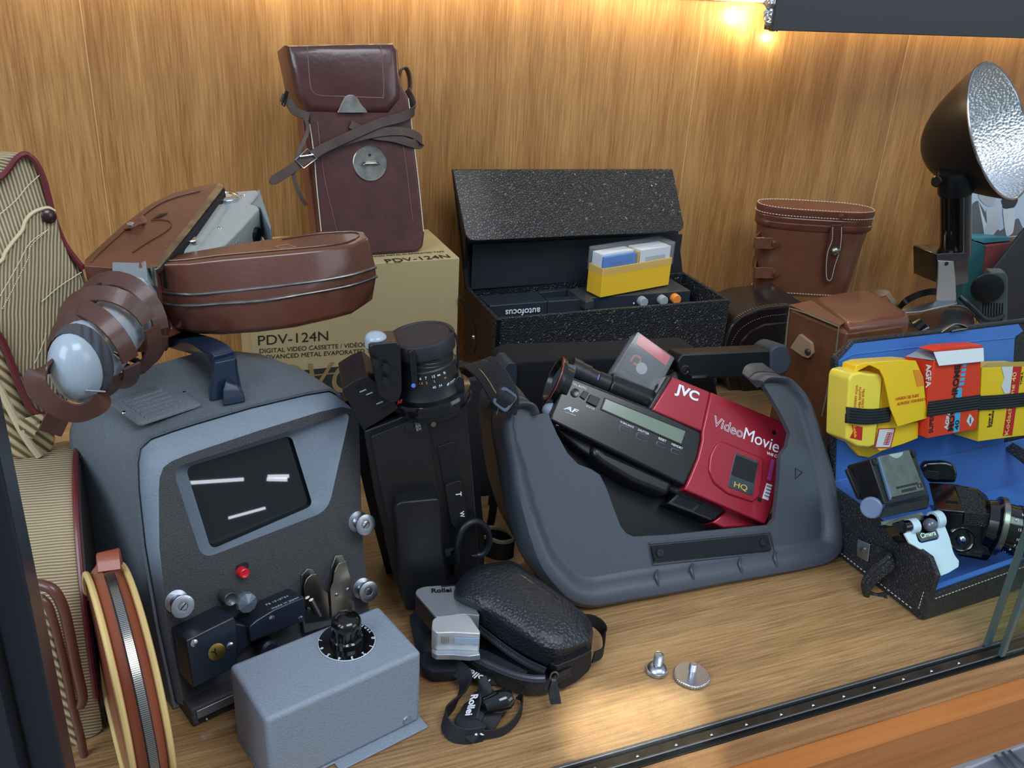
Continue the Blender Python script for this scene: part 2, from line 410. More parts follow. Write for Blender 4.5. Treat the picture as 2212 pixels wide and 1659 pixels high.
# valance board and lamp strip at the top
VY = 1.0
a = at_y(1668, 66, VY); b = at_y(2212, 83, VY)
vb = axes_plane(a, b-a, (0, 0, 1))
put('trim_8', box(vb, 0, 1.2, 0, .16, -.018, 0), M('valance_dark', (52, 54, 58), .45, bump=('noise', 300, .1)), kind='structure', bevel=.001)
m_led = M('led_glow', (255, 214, 120), .5, emit=14)
led = thing('led_light_strip', 'warm white light strip along the wood wall with foil-wrapped end', 'lamp', (.75, WY-.02, .5))
z_led = at_y(1400, -7, WY-.012).z
put('tape', box(Plane((0, WY-.004, z_led)), -.1, 1.75, .0, .012, 0, .003), m_white, led)
for i in range(46):
    x = -.05+i*.038
    put('diode', box(Plane((x, WY-.008, z_led+.002)), -.004, .004, 0, .006, 0, .003), m_led, led, smooth=False)
for i, x in enumerate((-.35+.45*j for j in range(5))):
    l = bpy.data.lights.new('led_strip_light', 'AREA'); l.shape = 'RECTANGLE'; l.size = .44; l.size_y = .01; l.energy = (.12, .24, .46, .38, .34)[i]; l.color = (1, .84, .56)
    o = bpy.data.objects.new('led_strip_light', l); COL.objects.link(o); o.location = (x+.22, WY-.03, z_led+.006)
    o.rotation_euler = (math.radians(25), 0, 0); o['kind'] = 'structure'
# crumpled foil and tape end of the strip
c = at_y(1660, 34, 1.0)
rg = []
for i in range(9):
    q = at_y(1676-3*i if i < 5 else 1664+2*(i-5), -12+10*i, 1.01); r = .013*(1-.06*i)*(1+.25*random.uniform(-1, 1))
    rg.append([q+V((math.cos(2*math.pi*j/10)*r*random.uniform(.6, 1.2), math.sin(2*math.pi*j/10)*r*.7, 0)) for j in range(10)])
put('foil_wrap', loft(rg), M('crumpled_foil', (225, 228, 226), .15, metal=.9, bump=('voronoi', 160, 1)), led, smooth=False)
l = bpy.data.lights.new('strip_end_light', 'POINT'); l.energy = .35; l.color = (1, .85, .5); l.shadow_soft_size = .008
o = bpy.data.objects.new('strip_end_light', l); COL.objects.link(o); o.location = at_y(1618, 40, WY-.02); o['kind'] = 'structure'
l = bpy.data.lights.new('strip_end_light', 'POINT'); l.energy = .08; l.color = (1, .9, .6); l.shadow_soft_size = .005
o = bpy.data.objects.new('strip_end_light', l); COL.objects.link(o); o.location = at_y(1676, 84, WY-.012); o['kind'] = 'structure'

# unseen tube lamps near eye level, placed so the viewer screen reflects them
_o = V((-.0219, .5600, 0)); _pl = Plane(_o, 18, 16)
tl = M('tube_lamp_glow', (235, 240, 255), .5, emit=12)
def refl(px, py, dist=3.4):
    p = _pl(px, py, .002); d = (p-CAM).normalized(); r = d-_pl.n*2*d.dot(_pl.n); return p+r*dist
for k, (a, b) in enumerate((((407, 1044), (528, 1036)), ((580, 1030), (626, 1029)), ((578, 1036), (622, 1037)), ((495, 1120), (575, 1098)))):
    A_, B_2 = refl(*a), refl(*b)
    tn = thing('tube_lamp', ['long unseen tube lamp, left in the screen reflection', 'short unseen tube lamp, upper of the parallel pair', 'short unseen tube lamp, lower of the parallel pair', 'thin unseen tube lamp low in the screen reflection'][k], 'lamp', A_)
    tn['kind'] = 'structure'
    put('tube', tube([A_, B_2], .008 if k < 3 else .006, 10, smooth=False), tl, tn)

# narrow beam of daylight falling on the shelf near the rail
pc_ = at_z(1375, 1572, 0); sun_from = pc_+V((-.25, -.9, 1.1))
bl = bpy.data.lights.new('daylight_beam', 'AREA'); bl.shape = 'RECTANGLE'; bl.size = .105; bl.size_y = .05; bl.energy = .07; bl.color = (.95, .97, 1); bl.spread = math.radians(1.6)
bo_ = bpy.data.objects.new('daylight_beam', bl); COL.objects.link(bo_); bo_.location = sun_from; bo_['kind'] = 'structure'
bo_.rotation_euler = (pc_-sun_from).to_track_quat('-Z', 'Y').to_euler()
# ============================================================ film viewer
m_hammer = M('grey_crackle_paint', (100, 108, 114), .42, bump=('noise', 1100, .8), var=(700, .14))
m_hammerd = M('dark_crackle_paint', (64, 66, 68), .48, bump=('noise', 1300, .9), var=(800, .2))
m_bezel = M('bezel_paint', (114, 126, 138), .45, bump=('noise', 1100, .5), var=(600, .08))
m_navy = M('navy_plastic', (30, 46, 66), .22, coat=.4)
m_navyd = M('dark_navy_paint', (26, 34, 46), .3, coat=.3)
F = Plane((-.0219, .5600, 0), 18, 16)
vw = thing('film_viewer', 'large grey crackle-painted film editing viewer with dark screen and steel rollers', 'film viewer', (.05, .64, 0))
S_ = [(374, 1533), (336, 1357), (305, 1180), (292, 1060), (290, 1000), (296, 966), (322, 942), (370, 925), (420, 909), (541, 874), (662, 846), (712, 838), (730, 846), (742, 868), (760, 1000), (775, 1130), (798, 1330), (810, 1421)]
B_ = [(400, 1524), (363, 1357), (344, 1180), (343, 1060), (345, 1032), (353, 1010), (370, 997), (400, 984), (440, 970), (560, 930), (690, 890), (738, 879), (760, 883), (775, 905), (779, 1030), (781, 1130), (797, 1330), (808, 1415)]
back = Plane(F.o + V((-math.sin(math.radians(18)), math.cos(math.radians(18)), 0))*.14, 18, 0)
K_ = [(225, 1330), (185, 1200), (168, 1080), (150, 980), (150, 930), (162, 895), (195, 862), (240, 830), (290, 800), (415, 765), (500, 758), (560, 764), (590, 776), (604, 800), (625, 900), (640, 1000), (655, 1110), (662, 1175)]
def clampz(ps, z=.0015): return [V((p.x, p.y, max(p.z, z))) for p in ps]
Sp, Bp, Kp = clampz(F.L(S_)), clampz(F.L(B_, .014)), clampz(back.L(K_))
mid = [s.lerp(k, .5)+V((0, 0, .004 if 3 < i < 14 else 0)) for i, (s, k) in enumerate(zip(Sp, Kp))]
q0 = inset(Sp, F.n, .0022)
put('housing', loft([[q-F.n*.004 for q in q0], [q+F.n*.0005 for q in q0], [p+F.n*.0015 for p in Sp], [p-F.n*.002 for p in Sp], mid, Kp], False, True), m_hammer, vw, label='grey curved housing')
g0 = inset(Sp, F.n, .0034)
put('front_bezel', loft([[p-F.n*.006 for p in g0], [p+F.n*.001 for p in g0], [g.lerp(b, .75)+F.n*.002 for g, b in zip(g0, Bp)], Bp], False, False), m_bezel, vw)
R_ = [(372, 1011), (757, 889), (709, 1103), (437, 1208)]
Q_ = [(401, 1010), (629, 940), (676, 1092), (456, 1187)]
rr = rnd(F.L(R_, .014), [.010, .008, .012, .010], 7); qq = rnd(F.L(Q_, .002), [.006]*4, 7)
put('front_panel', holed(Bp, rr), m_hammerd, vw, smooth=False)
put('screen_surround', loft([rr, [a.lerp(b, .1)-F.n*.001 for a, b in zip(rr, qq)], qq], False, False), m_bezel, vw)
qi = [q-F.n*.004 for q in qq]
put('screen_gasket', loft([qq, qi, inset(qi, F.n, .0015)], False, False), m_black, vw)
sc = put('screen', (inset(qi, F.n, .0008), [tuple(range(len(qi)))]), M('screen_glass', (22, 30, 32), .015, spec=.8), vw, smooth=False)
def roller(pxa, off0, off1, r, nm='film_roller'):
    c = F(*pxa, .014); h = off1
    prof = [(-.002, .0035), (0, r), (.0012, r), (.0024, r*.62), (h-.003, r*.56), (h-.0018, r), (h-.0003, r), (h, r*.93), (h-.0002, r*.42), (h-.0012, r*.4)]
    g = put(nm, lathe(c, F.n, prof, 30), m_alu, vw)
    put('screw', join(lathe(c+F.n*(h-.0012), F.n, [(0, r*.38), (.0006, r*.36), (.0008, r*.2)], 16)), m_chrome, g)
    put('slot', box(axes_plane(c+F.n*(h-.0005), F.u*.8+F.v*.6, F.v), -r*.34, r*.34, -.0003, .0003, 0, .0004), m_blackm, g, smooth=False)
roller((380, 1298), 0, .0155, .0085); roller((772, 1126), 0, .0145, .0088); roller((781, 1270), 0, .0125, .0088)
# red lamp button in a short slot
put('button_slot', prism(rnd([F(x, y, .0142) for x, y in ((508, 1222), (536, 1212), (538, 1228), (512, 1244))], .003), F.n*.0002), m_blackm, vw, smooth=False)
put('red_button', lathe(F(521, 1234, .014), F.n, [(0, .0042), (.006, .0040), (.0072, .0037), (.0076, .003), (.0072, .0022), (.0072, .0005)], 24), M('red_plastic', (205, 24, 40), .3, coat=.4), vw, label='red button')
# cover with the round brass badge
def corner_solid(front_px, d0, d1, mat, name, bevel=.0012, parent=vw):
    P = F.L(front_px, .014+d1); return put(name, prism(P, -F.n*(d1-d0)), mat, parent, bevel=bevel)
gear = corner_solid([(401, 1384), (505, 1332), (512, 1345), (513, 1440), (418, 1486)], 0, .031, m_navyd, 'gear_cover')
GF = F.shift(.014+.031)
bc = GF(468, 1408)
put('brass_badge', lathe(bc, F.n, [(0, .0062), (.0004, .0062), (.0005, .0058)], 30), M('brass', (196, 164, 84), .3, metal=1), gear, label='round brass badge')
text('Y', GF, (463, 1420), (474, 1411), m_black, gear, off=.0007, hfac=1.25, weight=.03)
for px, py in ((419, 1389), (497, 1395)):
    put('screw', lathe(GF(px, py), F.n, [(0, .003), (.0008, .0027), (.0012, .0015)], 16), m_chrome, gear)
gate = corner_solid([(538, 1360), (540, 1352), (554, 1340), (591, 1317), (632, 1299), (656, 1289), (660, 1295), (662, 1338), (600, 1365), (543, 1387)], 0, .026, m_navyd, 'gate_cover')
GT = F.shift(.014+.026)
for px, py in ((587, 1336), (650, 1337)):
    put('screw', lathe(GT(px, py), F.n, [(0, .0026), (.0008, .0024), (.0011, .0012)], 16), m_chrome, gate)
tp = axes_plane(GT(591, 1317)-F.n*.001, (GT(656, 1289)-GT(591, 1317)), -F.n)
if tp.n.z < 0: tp = axes_plane(tp.o, tp.u, F.n)
up_ = V(tp.n)
text('PE 1010754', tp, (576, 1308), (624, 1288), m_grey_print, gate, off=.0018)
text('made in Japan', tp, (588, 1316), (646, 1291), m_grey_print, gate, off=.0018)
put('bridge', prism(F.L([(505, 1345), (536, 1352), (540, 1390), (513, 1418)], .014+.02), -F.n*.02), m_navyd, vw, bevel=.001)
# eyepiece tube and focusing wheel
ep = F(484, 1284, .014)
put('eyepiece_tube', lathe(ep, F.n, [(0, .0052), (.0135, .0052), (.014, .0047), (.013, .0036), (.012, .001)], 24), M('grey_tube', (88, 94, 96), .35, metal=.6), vw)
put('focus_wheel', lathe(F(516, 1290, .014), F.n, [(0, .003), (.010, .003), (.011, .008), (.014, .0084), (.0165, .0075), (.0185, .0005)], 10), M('grey_wheel', (112, 122, 134), .3, metal=.5), vw, smooth=False)
put('tension_lever', join(lathe(F(560, 1385, .014), F.n, [(0, .007), (.02, .007), (.022, .005)], 18), box(axes_plane(F(545, 1378, .03), F.u, F.v), -.006, .03, -.002, .003, 0, .002)), m_navyd, vw)
# splicer of thin polished plates
z5 = lambda pts: [(340+x/3.463, 1180+y/3.463) for x, y in pts]
m_pol = M('polished_plate', (160, 152, 138), .15, metal=1, var=(60, .3))
sp_ = put('splicer_plate', prism(rnd(F.L(z5([(1092, 300), (1115, 240), (1150, 210), (1190, 203), (1198, 240), (1215, 285), (1245, 330), (1272, 345), (1292, 545), (1108, 572)]), .022), .0008, 2), F.n*.0008), m_pol, vw, bevel=.0003)
put('splicer_plate', prism(rnd(F.L(z5([(1288, 330), (1310, 270), (1322, 190), (1350, 130), (1412, 104), (1420, 150), (1450, 260), (1452, 490), (1300, 540)]), .024), .0008, 2), F.n*.0008), m_pol, vw, bevel=.0003)
put('splicer_plate', prism(rnd(F.L(z5([(1075, 330), (1078, 215), (1120, 165), (1165, 172), (1185, 215), (1150, 330), (1200, 520), (1085, 520)]), .0155), .0008, 2), F.n*.0008), m_dsteel, vw, bevel=.0003)
put('splicer_plate', prism(rnd(F.L(z5([(1285, 300), (1300, 160), (1330, 70), (1385, 62), (1402, 110), (1350, 200), (1330, 480), (1290, 500)]), .0158), .0008, 2), F.n*.0008), m_dsteel, vw, bevel=.0003)
put('splicer_base', prism(F.L(z5([(1060, 500), (1450, 400), (1470, 520), (1080, 640)]), .016), F.n*.005), M('splicer_grey', (70, 74, 76), .4), vw, bevel=.0008)
for zx, zy in ((1130, 470), (1338, 362), (1422, 322)):
    put('rivet', lathe(F(*z5([(zx, zy)])[0], .0245), F.n, [(0, .0016), (.0006, .0014), (.0008, .0004)], 12), m_chrome, vw)
put('splicer_pin', tube(F.L(z5([(1150, 400), (1215, 520)]), .026), .002, 8, smooth=False), m_alu, vw)
# base unit with label strip
BP = Plane(at_z(419, 1576, 0), 18, 8)
lo = BP(419, 1573); lt = BP(411, 1535)
hgt = (lt-lo).length
base = put('base_unit', box(axes_plane(lo, BP.u, BP.v), 0, .16, .0012, hgt, -.035, 0), m_hammerd, vw, bevel=.0015)
BQ = axes_plane(lo, BP.u, BP.v)
put('film_slot', box(BQ, .004, .15, hgt*.18, hgt*.85, -.001, .0004), m_blackm, base, smooth=False)
put('scale_strip', box(BQ, .0035, .15, hgt*.42, hgt*.86, 0, .0012), M('strip_alu', (150, 156, 160), .3, metal=.8), base, bevel=.0004)
text('6', BQ, (446, 1556), (449, 1554), m_white, base, off=.0006)
# vent plate on the top, left of the handle
tn = (Kp[10]-Sp[9]).cross(Sp[11]-Sp[7]).normalized(); tn = tn if tn.z > 0 else -tn
TP = axes_plane(Sp[9]+tn*.0005, Sp[11]-Sp[7], tn.cross(Sp[11]-Sp[7]))
if TP.n.z < 0: TP.n = -TP.n
vpts = [(232, 872), (365, 828), (440, 876), (302, 921)]
vp_ = put('vent_plate', cushion(rnd(TP.L(vpts, .0004), .004), TP.n, [(0, 0), (.0004, .0016), (.0012, .0022)]), m_hammer, vw)
for i in range(6):
    t = .14+.13*i
    a = [vpts[0][k]*(1-t)+vpts[3][k]*t for k in (0, 1)]; b = [vpts[1][k]*(1-t)+vpts[2][k]*t for k in (0, 1)]
    L_ = lambda s: TP(a[0]*(1-s)+b[0]*s, a[1]*(1-s)+b[1]*s, .0026)
    put('vent_slat', tube([L_(.18), L_(.82)], .0013, 8, smooth=False), m_hammer, vp_)
for p in ((268, 891), (398, 848)): put('screw', lathe(TP(*p, .002), TP.n, [(0, .0018), (.0008, .0012)], 12), m_chrome, vp_)
# carrying handle
def zt(px, py, z): return at_z(px, py, z)
ft = TP(487, 850); f2 = V((-.010, .765, .2))
hp = [ft+V((0, 0, .0)), ft+V((0, .000, .018)), at_y(483, 772, ft.y), at_y(462, 757, ft.y+.012), at_y(425, 744, .706), at_y(385, 733, .728), at_y(350, 722, .745), at_y(325, 716, f2.y)]
rings = []
foot = TP.L([(455, 848), (497, 856), (520, 848), (512, 828), (462, 832)], 0)
def quadring(c, a, b, wa, wb): return rnd([c-a*wa-b*wb, c+a*wa-b*wb, c+a*wa+b*wb, c-a*wa+b*wb], min(wa, wb)*.5, 3)
hu = V((math.cos(.31), math.sin(.31), 0)); hb = V((-.5, .8, 0)).normalized()
rings.append(quadring(ft, hu, V((0, 1, 0)), .0135, .008)); rings.append(quadring(at_y(485, 800, ft.y), hu, V((0, 1, 0)), .0105, .0065))
rings.append(quadring(at_y(486, 772, ft.y), hu, V((0, 1, .1)).normalized(), .009, .0055))
h = put('handle', loft(rings), m_navy, vw, bevel=.0006)
arch = [at_y(483, 776, ft.y), at_y(470, 764, ft.y+.008), at_y(440, 748, .700), at_y(400, 737, .722), at_y(360, 726, .742), at_y(322, 716, f2.y)]
put('grip', strap(arch, [V((.5, .75, .1))]*2+[V((.62, .78, 0))]*4, .019, .010), m_navy, h, bevel=.002)
put('rear_post', prism([V((f2.x, f2.y, .2))+V(d) for d in ((-.007, -.005, 0), (.007, -.005, 0), (.007, .005, 0), (-.007, .005, 0))], V((0, 0, .026))), m_navyd, h, bevel=.001)
kn = TP(505, 866)
put('knob', loft([[kn+hu*a+V((0, b, c)) for a, b, c in ((-.009, -.004, 0), (.009, -.006, 0), (.009, .006, 0), (-.009, .006, 0))],
                  [kn+hu*a+V((0, b, c)) for a, b, c in ((-.008, -.003, .012), (.008, -.004, .006), (.008, .005, .006), (-.007, .005, .013))],
                  [kn+hu*a+V((0, b, c)) for a, b, c in ((-.005, -.001, .018), (.003, -.001, .013), (.003, .004, .013), (-.004, .004, .018))]]), m_navy, vw, bevel=.0008)
# ============================================================ grey speed control box
m_box = M('blue_grey_enamel', (134, 145, 158), .45, bump=('noise', 900, .7), var=(500, .07), dirt=((104, 92, 78), 28, .70))
sb = Plane((.0847, .5039, .0008), 15.34, 0)
cb = thing('control_box', 'blue-grey metal control box with a fluted black dial knob on top', 'control box', (.0847, .5039, 0))
Wb, Db, Hb = .1185, .0625, .0678
def sbp(a, b, z): return sb.o + sb.u*a - sb.n*b + V((0, 0, z))
put('enclosure', prism([sbp(-Wb/2, -Db/2, .0015), sbp(Wb/2, -Db/2, .0015), sbp(Wb/2, Db/2, .0015), sbp(-Wb/2, Db/2, .0015)], V((0, 0, Hb-.002))), m_box, cb, bevel=.0035, seg=4)
put('base_plate', prism([sbp(-.012, -Db/2-.0085, 0), sbp(Wb/2+.0015, -Db/2-.0085, 0), sbp(Wb/2+.0015, Db/2, 0), sbp(-Wb/2, Db/2, 0), sbp(-Wb/2, -Db/2, 0), sbp(-.012, -Db/2, 0)], V((0, 0, .0016))), m_box, cb, bevel=.0005)
put('screw', lathe(sbp(Wb/2-.012, -Db/2, .0085), sb.n, [(0, .0035), (.001, .0032), (.0014, .001)], 16), m_alu, cb)
ST = Plane(sbp(0, 0, Hb)); ST.n = V((0, 0, 1)); ST.u = sb.u; ST.v = V((0, 0, 1)).cross(sb.u)
dc = ST(749, 1386)
put('dial_rim', lathe(dc, (0, 0, 1), [(0, .0206), (.0006, .0206)], 60), m_white, cb)
dial = put('dial_plate', lathe(dc, (0, 0, 1), [(0, .0202), (.0010, .0202)], 60), m_blackg, cb)
def ringtext(s, ang, r, size, flip=False):
    a = math.radians(ang); d = ST.u*math.cos(a)+ST.v*math.sin(a); t = V((0, 0, 1)).cross(d)
    if flip: t = -t
    c = dc+d*r+V((0, 0, .0011)); text(s, ST, None, None, m_white, dial, pts3=(c-t*size/2-(d if not flip else -d)*size*.3, c+t*size/2-(d if not flip else -d)*size*.3), weight=.01, fs=size*2.2)
for i, s in enumerate('01234567'): ringtext(s, -25-27*i, .0172, .0018, True)
for i, s in enumerate('Lautstärke'): ringtext(s, -4+9.5*i, .0172, .0017, True)
kn = dc+V((0, 0, .0012)); seg = 24
def flute(r, h, am): return [kn+V((math.cos(2*math.pi*j/72)*r*(1+am*math.cos(10*2*math.pi*j/72)), math.sin(2*math.pi*j/72)*r*(1+am*math.cos(10*2*math.pi*j/72)), h)) for j in range(72)]
put('knob', loft([flute(.0122, 0, .0), flute(.0118, .004, .01), flute(.0104, .005, .05), flute(.0102, .013, .06), flute(.0108, .0145, .02), flute(.0105, .018, 0), flute(.009, .0205, 0), flute(.0055, .0222, 0), flute(.001, .0226, 0)]), m_blackg, cb)
# ============================================================ zipped round pouch
m_zip = M('reddish_leather', (138, 70, 50), .38, coat=.25, bump=('noise', 300, .2))
m_cream = M('cream_piping', (214, 184, 120), .5)
pa = math.radians(10); pu = V((math.cos(pa), math.sin(pa), 0)); pc = V((-.045, .51, .080))
pch = thing('round_pouch', 'round reddish-brown leather pouch with cream piping and metal zip, standing on edge', 'pouch', (-.045, .51, 0))
hw = .0105
put('shell', lathe(pc, pu, [(-hw, .001), (-hw, .069), (-hw+.002, .074), (-hw+.006, .0775), (-.003, .0795), (0, .0785), (.003, .0795), (hw-.006, .0775), (hw-.002, .074), (hw, .069), (hw, .001)], 96), m_zip, pch)
def circ(c, ax, r, n=72, a0=0, a1=360):
    ax = V(ax).normalized(); x = (V((0, 0, 1))-ax*ax.z).normalized(); y = ax.cross(x)
    return [c+(x*math.cos(math.radians(a0+(a1-a0)*i/n))+y*math.sin(math.radians(a0+(a1-a0)*i/n)))*r for i in range(n if abs(a1-a0) == 360 else n+1)]
for s in (-1, 1): put('piping', tube(circ(pc+pu*s*(hw+.0005), pu, .0742), .0021, 8, closed=True, smooth=False), m_cream, pch, label='cream piping')
y_ = pu.cross(V((0, 0, 1)))
a0 = -100
zp = circ(pc, pu, .0798, 60, -6, 150) if (circ(pc, pu, 1, 4)[1]-pc).y < 0 else circ(pc, pu, .0798, 60, 6, -150)
zt_ = put('zipper', strap(zp, pu, .0065, .0012, raw=True), M('zip_tape', (40, 34, 30), .7), pch)
g = []
m_teeth = M('zip_teeth', (190, 186, 176), .25, metal=1)
zz = smooth_path(zp, 3)
for i in range(0, len(zz)-1, 1):
    d = (zz[i]-pc).normalized(); t = d.cross(pu); c = zz[i]+d*.0008; w2 = .0024
    g.append(prism([c-pu*w2-t*.00045, c+pu*w2-t*.00045, c+pu*w2+t*.00045, c-pu*w2+t*.00045], d*.0009))
put('teeth', join(*g), m_teeth, zt_, smooth=False)
p0 = zp[0]; put('pull_tab', strap([p0+V((0, .004, .000)), p0+V((-.0, .012, .006)), p0+V((0, .018, .004)), p0+V((0, .024, -.012))], pu, .014, .0025), m_zip, pch)
# ============================================================ woven stripe cloth
def stripes(name, c1, c2, scale, direction, dist=1.5, bump=.9, fine=None):
    m = bpy.data.materials.new(name); m.use_nodes = True; n = m.node_tree; b = n.nodes['Principled BSDF']; b.inputs['Roughness'].default_value = .75
    t = n.nodes.new('ShaderNodeTexCoord'); mpn = n.nodes.new('ShaderNodeMapping'); n.links.new(t.outputs['Object'], mpn.inputs[0])
    q = V(direction).normalized().rotation_difference(V((1, 0, 0))).to_euler(); mpn.inputs['Rotation'].default_value = q
    wv = n.nodes.new('ShaderNodeTexWave'); wv.bands_direction = 'X'; wv.inputs['Scale'].default_value = scale
    wv.inputs['Distortion'].default_value = dist; wv.inputs['Detail'].default_value = 2; wv.inputs['Detail Scale'].default_value = .25
    n.links.new(mpn.outputs[0], wv.inputs['Vector'])
    rp = n.nodes.new('ShaderNodeValToRGB'); rp.color_ramp.elements[0].color = lin(c1)+(1,); rp.color_ramp.elements[1].color = lin(c2)+(1,)
    rp.color_ramp.elements[0].position = .15; rp.color_ramp.elements[1].position = .6
    n.links.new(wv.outputs['Fac'], rp.inputs[0]); n.links.new(rp.outputs[0], b.inputs['Base Color'])
    bp = n.nodes.new('ShaderNodeBump'); bp.inputs['Strength'].default_value = bump; bp.inputs['Distance'].default_value = .0012
    n.links.new(wv.outputs['Fac'], bp.inputs['Height']); n.links.new(bp.outputs[0], b.inputs['Normal']); return m
m_burg = M('burgundy_piping', (98, 34, 40), .3, coat=.3)
m_straw = stripes('straw_cloth', (120, 104, 78), (190, 176, 142), 120, (1, .42, .12), 2.6)
m_straw2 = stripes('straw_cloth_fine', (126, 108, 82), (184, 166, 132), 150, (0.06, .62, .72), 2.5, .6)
m_straw3 = stripes('straw_cloth_wide', (110, 92, 60), (208, 190, 150), 60, (.8, 0, .6), 1.0)
m_stitch = M('cream_stitch', (206, 192, 158), .7)
# --- bag leaning at the back
UB = Plane(at_z(112, 985, .160), 24, 8)
ub = thing('striped_bag', 'straw-coloured ribbed bag with burgundy piping, open lid leaning at far left', 'bag', UB(60, 985))
op = [(-260, 520), (-120, 430), (-40, 395), (0, 372), (22, 345), (42, 333), (62, 333), (80, 352), (95, 390), (108, 440), (120, 480), (140, 525), (165, 558), (180, 580), (196, 625), (205, 670), (200, 740), (170, 830), (128, 900), (100, 915), (70, 890), (40, 830), (15, 770), (-40, 720), (-260, 700)]
pz = UB.L(op)
cu_ = [p-UB.n*.012*abs(math.sin(i*.5)) for i, p in enumerate(pz)]
put('lid_panel', cushion(pz, UB.n, [(.000, -.045), (0, -.004), (.0008, -.001), (.002, 0.0)]), m_straw, ub)
side = [UB(x, y, -.05) for x, y in ((-260, 480), (-120, 390), (-20, 362), (38, 330), (55, 331), (30, 360), (0, 390), (-120, 440), (-260, 540))]
put('side_band', prism([UB(x, y, .001) for x, y in ((-260, 400), (-100, 360), (0, 338), (30, 332), (52, 329), (40, 342), (22, 362), (0, 384), (-40, 402), (-120, 436), (-260, 525))], -UB.n*.04), m_straw2, ub, bevel=.002)
put('piping', tube([UB(x, y, .003) for x, y in ((-260, 525), (-120, 436), (-40, 402), (0, 384), (18, 366), (34, 344), (52, 333), (68, 340), (84, 362), (97, 395), (108, 437), (119, 478), (138, 524), (160, 556), (180, 580))], .0022, 8), m_burg, ub, label='burgundy piping')
put('piping', tube([UB(x, y, .006) for x, y in ((-60, 660), (-5, 722), (15, 760), (35, 815), (58, 868), (80, 893), (108, 898), (125, 892))], .0026, 8), m_burg, ub, label='burgundy piping')
pk = [(-260, 700), (-60, 600), (0, 566), (12, 545), (30, 520), (48, 498), (55, 478), (68, 462), (85, 453), (104, 449), (118, 456), (124, 478), (130, 510), (150, 560), (176, 610), (190, 660), (175, 760), (140, 830), (100, 872), (75, 870), (48, 820), (0, 740), (-260, 760)]
put('pocket', cushion(UB.L(pk, .002), UB.n, [(0, 0), (.0004, .0025), (.0012, .0032), (.002, .0034)]), stripes('straw_cloth_pocket', (122, 106, 78), (186, 172, 138), 125, (1, .42, -.25), 3), ub)
put('pocket_hem', tube([UB(x, y, .0055) for x, y in pk[1:11]], .0014, 6), m_cream if False else M('hem_cloth', (198, 184, 148), .7), ub)
put('snap_button', lathe(UB(105, 467, .0065), UB.n, [(0, .0052), (.0012, .0052), (.0024, .0038), (.0028, .0005)], 24), M('dark_burgundy', (44, 14, 22), .3, coat=.4), ub, label='dark burgundy snap button')
def stitches(parent, pts, n_, length, r=.0004, mat=None, name='stitching'):
    P = smooth_path(pts, 8); g = []; tot = sum((P[i+1]-P[i]).length for i in range(len(P)-1)); step = tot/n_; acc = 0; k = 0; cur = 0
    targets = [step*(i+.5) for i in range(n_)]; ti = 0; d = 0
    for i in range(len(P)-1):
        sl = (P[i+1]-P[i]).length; tdir = (P[i+1]-P[i]).normalized()
        while ti < n_ and targets[ti] <= d+sl+1e-12:
            c = P[i]+tdir*(targets[ti]-d); g.append(tube([c-tdir*length/2, c+tdir*length/2], r, 5, smooth=False)); ti += 1
        d += sl
    return put(name, join(*g), mat or m_stitch, parent, smooth=False)
def px(pl, pts, off): return [pl(x, y, off) for x, y in pts]
stitches(ub, px(UB, [(0, 463), (35, 432), (60, 402), (88, 376)], .003), 34, .0012)
stitches(ub, px(UB, [(0, 640), (40, 570), (65, 525), (105, 495)], .0075), 40, .0012)
stitches(ub, px(UB, [(90, 652), (130, 618), (176, 588)], .0078), 34, .0012)
stitches(ub, px(UB, [(5, 668), (30, 620), (60, 560), (68, 530), (100, 500)], .0075), 40, .0010)
stitches(ub, px(UB, [(75, 785), (92, 745), (100, 720)], .0078), 16, .0012)
gs = [(-80, 700), (-5, 735), (25, 800), (52, 868), (76, 902), (100, 915), (112, 925), (118, 945), (108, 975), (85, 986), (55, 990), (20, 985), (-60, 900)]
put('gusset', cushion(UB.L(gs, -.004), UB.n, [(0, 0), (.0005, .003), (.0015, .0042), (.002, .0045)]), m_straw3, ub)
put('gusset_hem', tube([UB(x, y, .006) for x, y in ((-20, 800), (10, 860), (38, 915), (62, 955), (85, 985))], .0028, 8), M('hem_cloth', (198, 184, 148), .7), ub)
put('tie_tab', strap([UB(x, y, .008) for x, y in ((40, 920), (65, 912), (90, 905), (96, 915), (70, 925), (60, 945))], UB.v, .008, .0015), m_straw3, ub)
# --- bag in front
lb = thing('striped_bag', 'low straw-coloured ribbed bag with brown handles behind the dark frame post', 'bag', (-.2, .62, 0))
prof = [(.74, .001), (.74, .12), (.725, .150), (.70, .162), (.665, .164), (.63, .156), (.60, .136), (.575, .105), (.560, .070), (.552, .035), (.550, .001)]
pr = smooth_path([(0, y, z) for y, z in prof], 3)
ax = V((math.cos(.08), math.sin(.08), 0)); r0 = V((-.069, 0, 0))
def ring_at(d, ins):
    c = V((0, .645, .08)); return [r0+ax*d+c+(V(p)-c)*(1-ins)+V((0, 0, 0 if True else 0)) for p in pr]
g = loft([ring_at(-.4, 0), ring_at(-.012, 0), ring_at(-.005, .01), ring_at(-.001, .03), ring_at(0, .08)])
for v in g[0]: v.z = max(v.z, .0012)
put('body', g, m_straw2, lb)
put('side_panel', loft([ring_at(.0002, .035), ring_at(.002, .05), ring_at(.0025, .3)]), M('shaded_side', (52, 44, 46), .5), lb)  # shade on the bag's right side put into this dark colour
put('piping', tube([p for p in ring_at(-.001, -.004)[4:-3]], .0022, 8, smooth=False), m_burg, lb, label='burgundy piping')
hd = [at_y(x, y, yy) for x, y, yy in ((60, 1262, .556), (92, 1264, .552), (118, 1278, .548), (138, 1318, .545), (152, 1380, .542), (166, 1450, .540), (178, 1505, .538), (172, 1525, .538))]
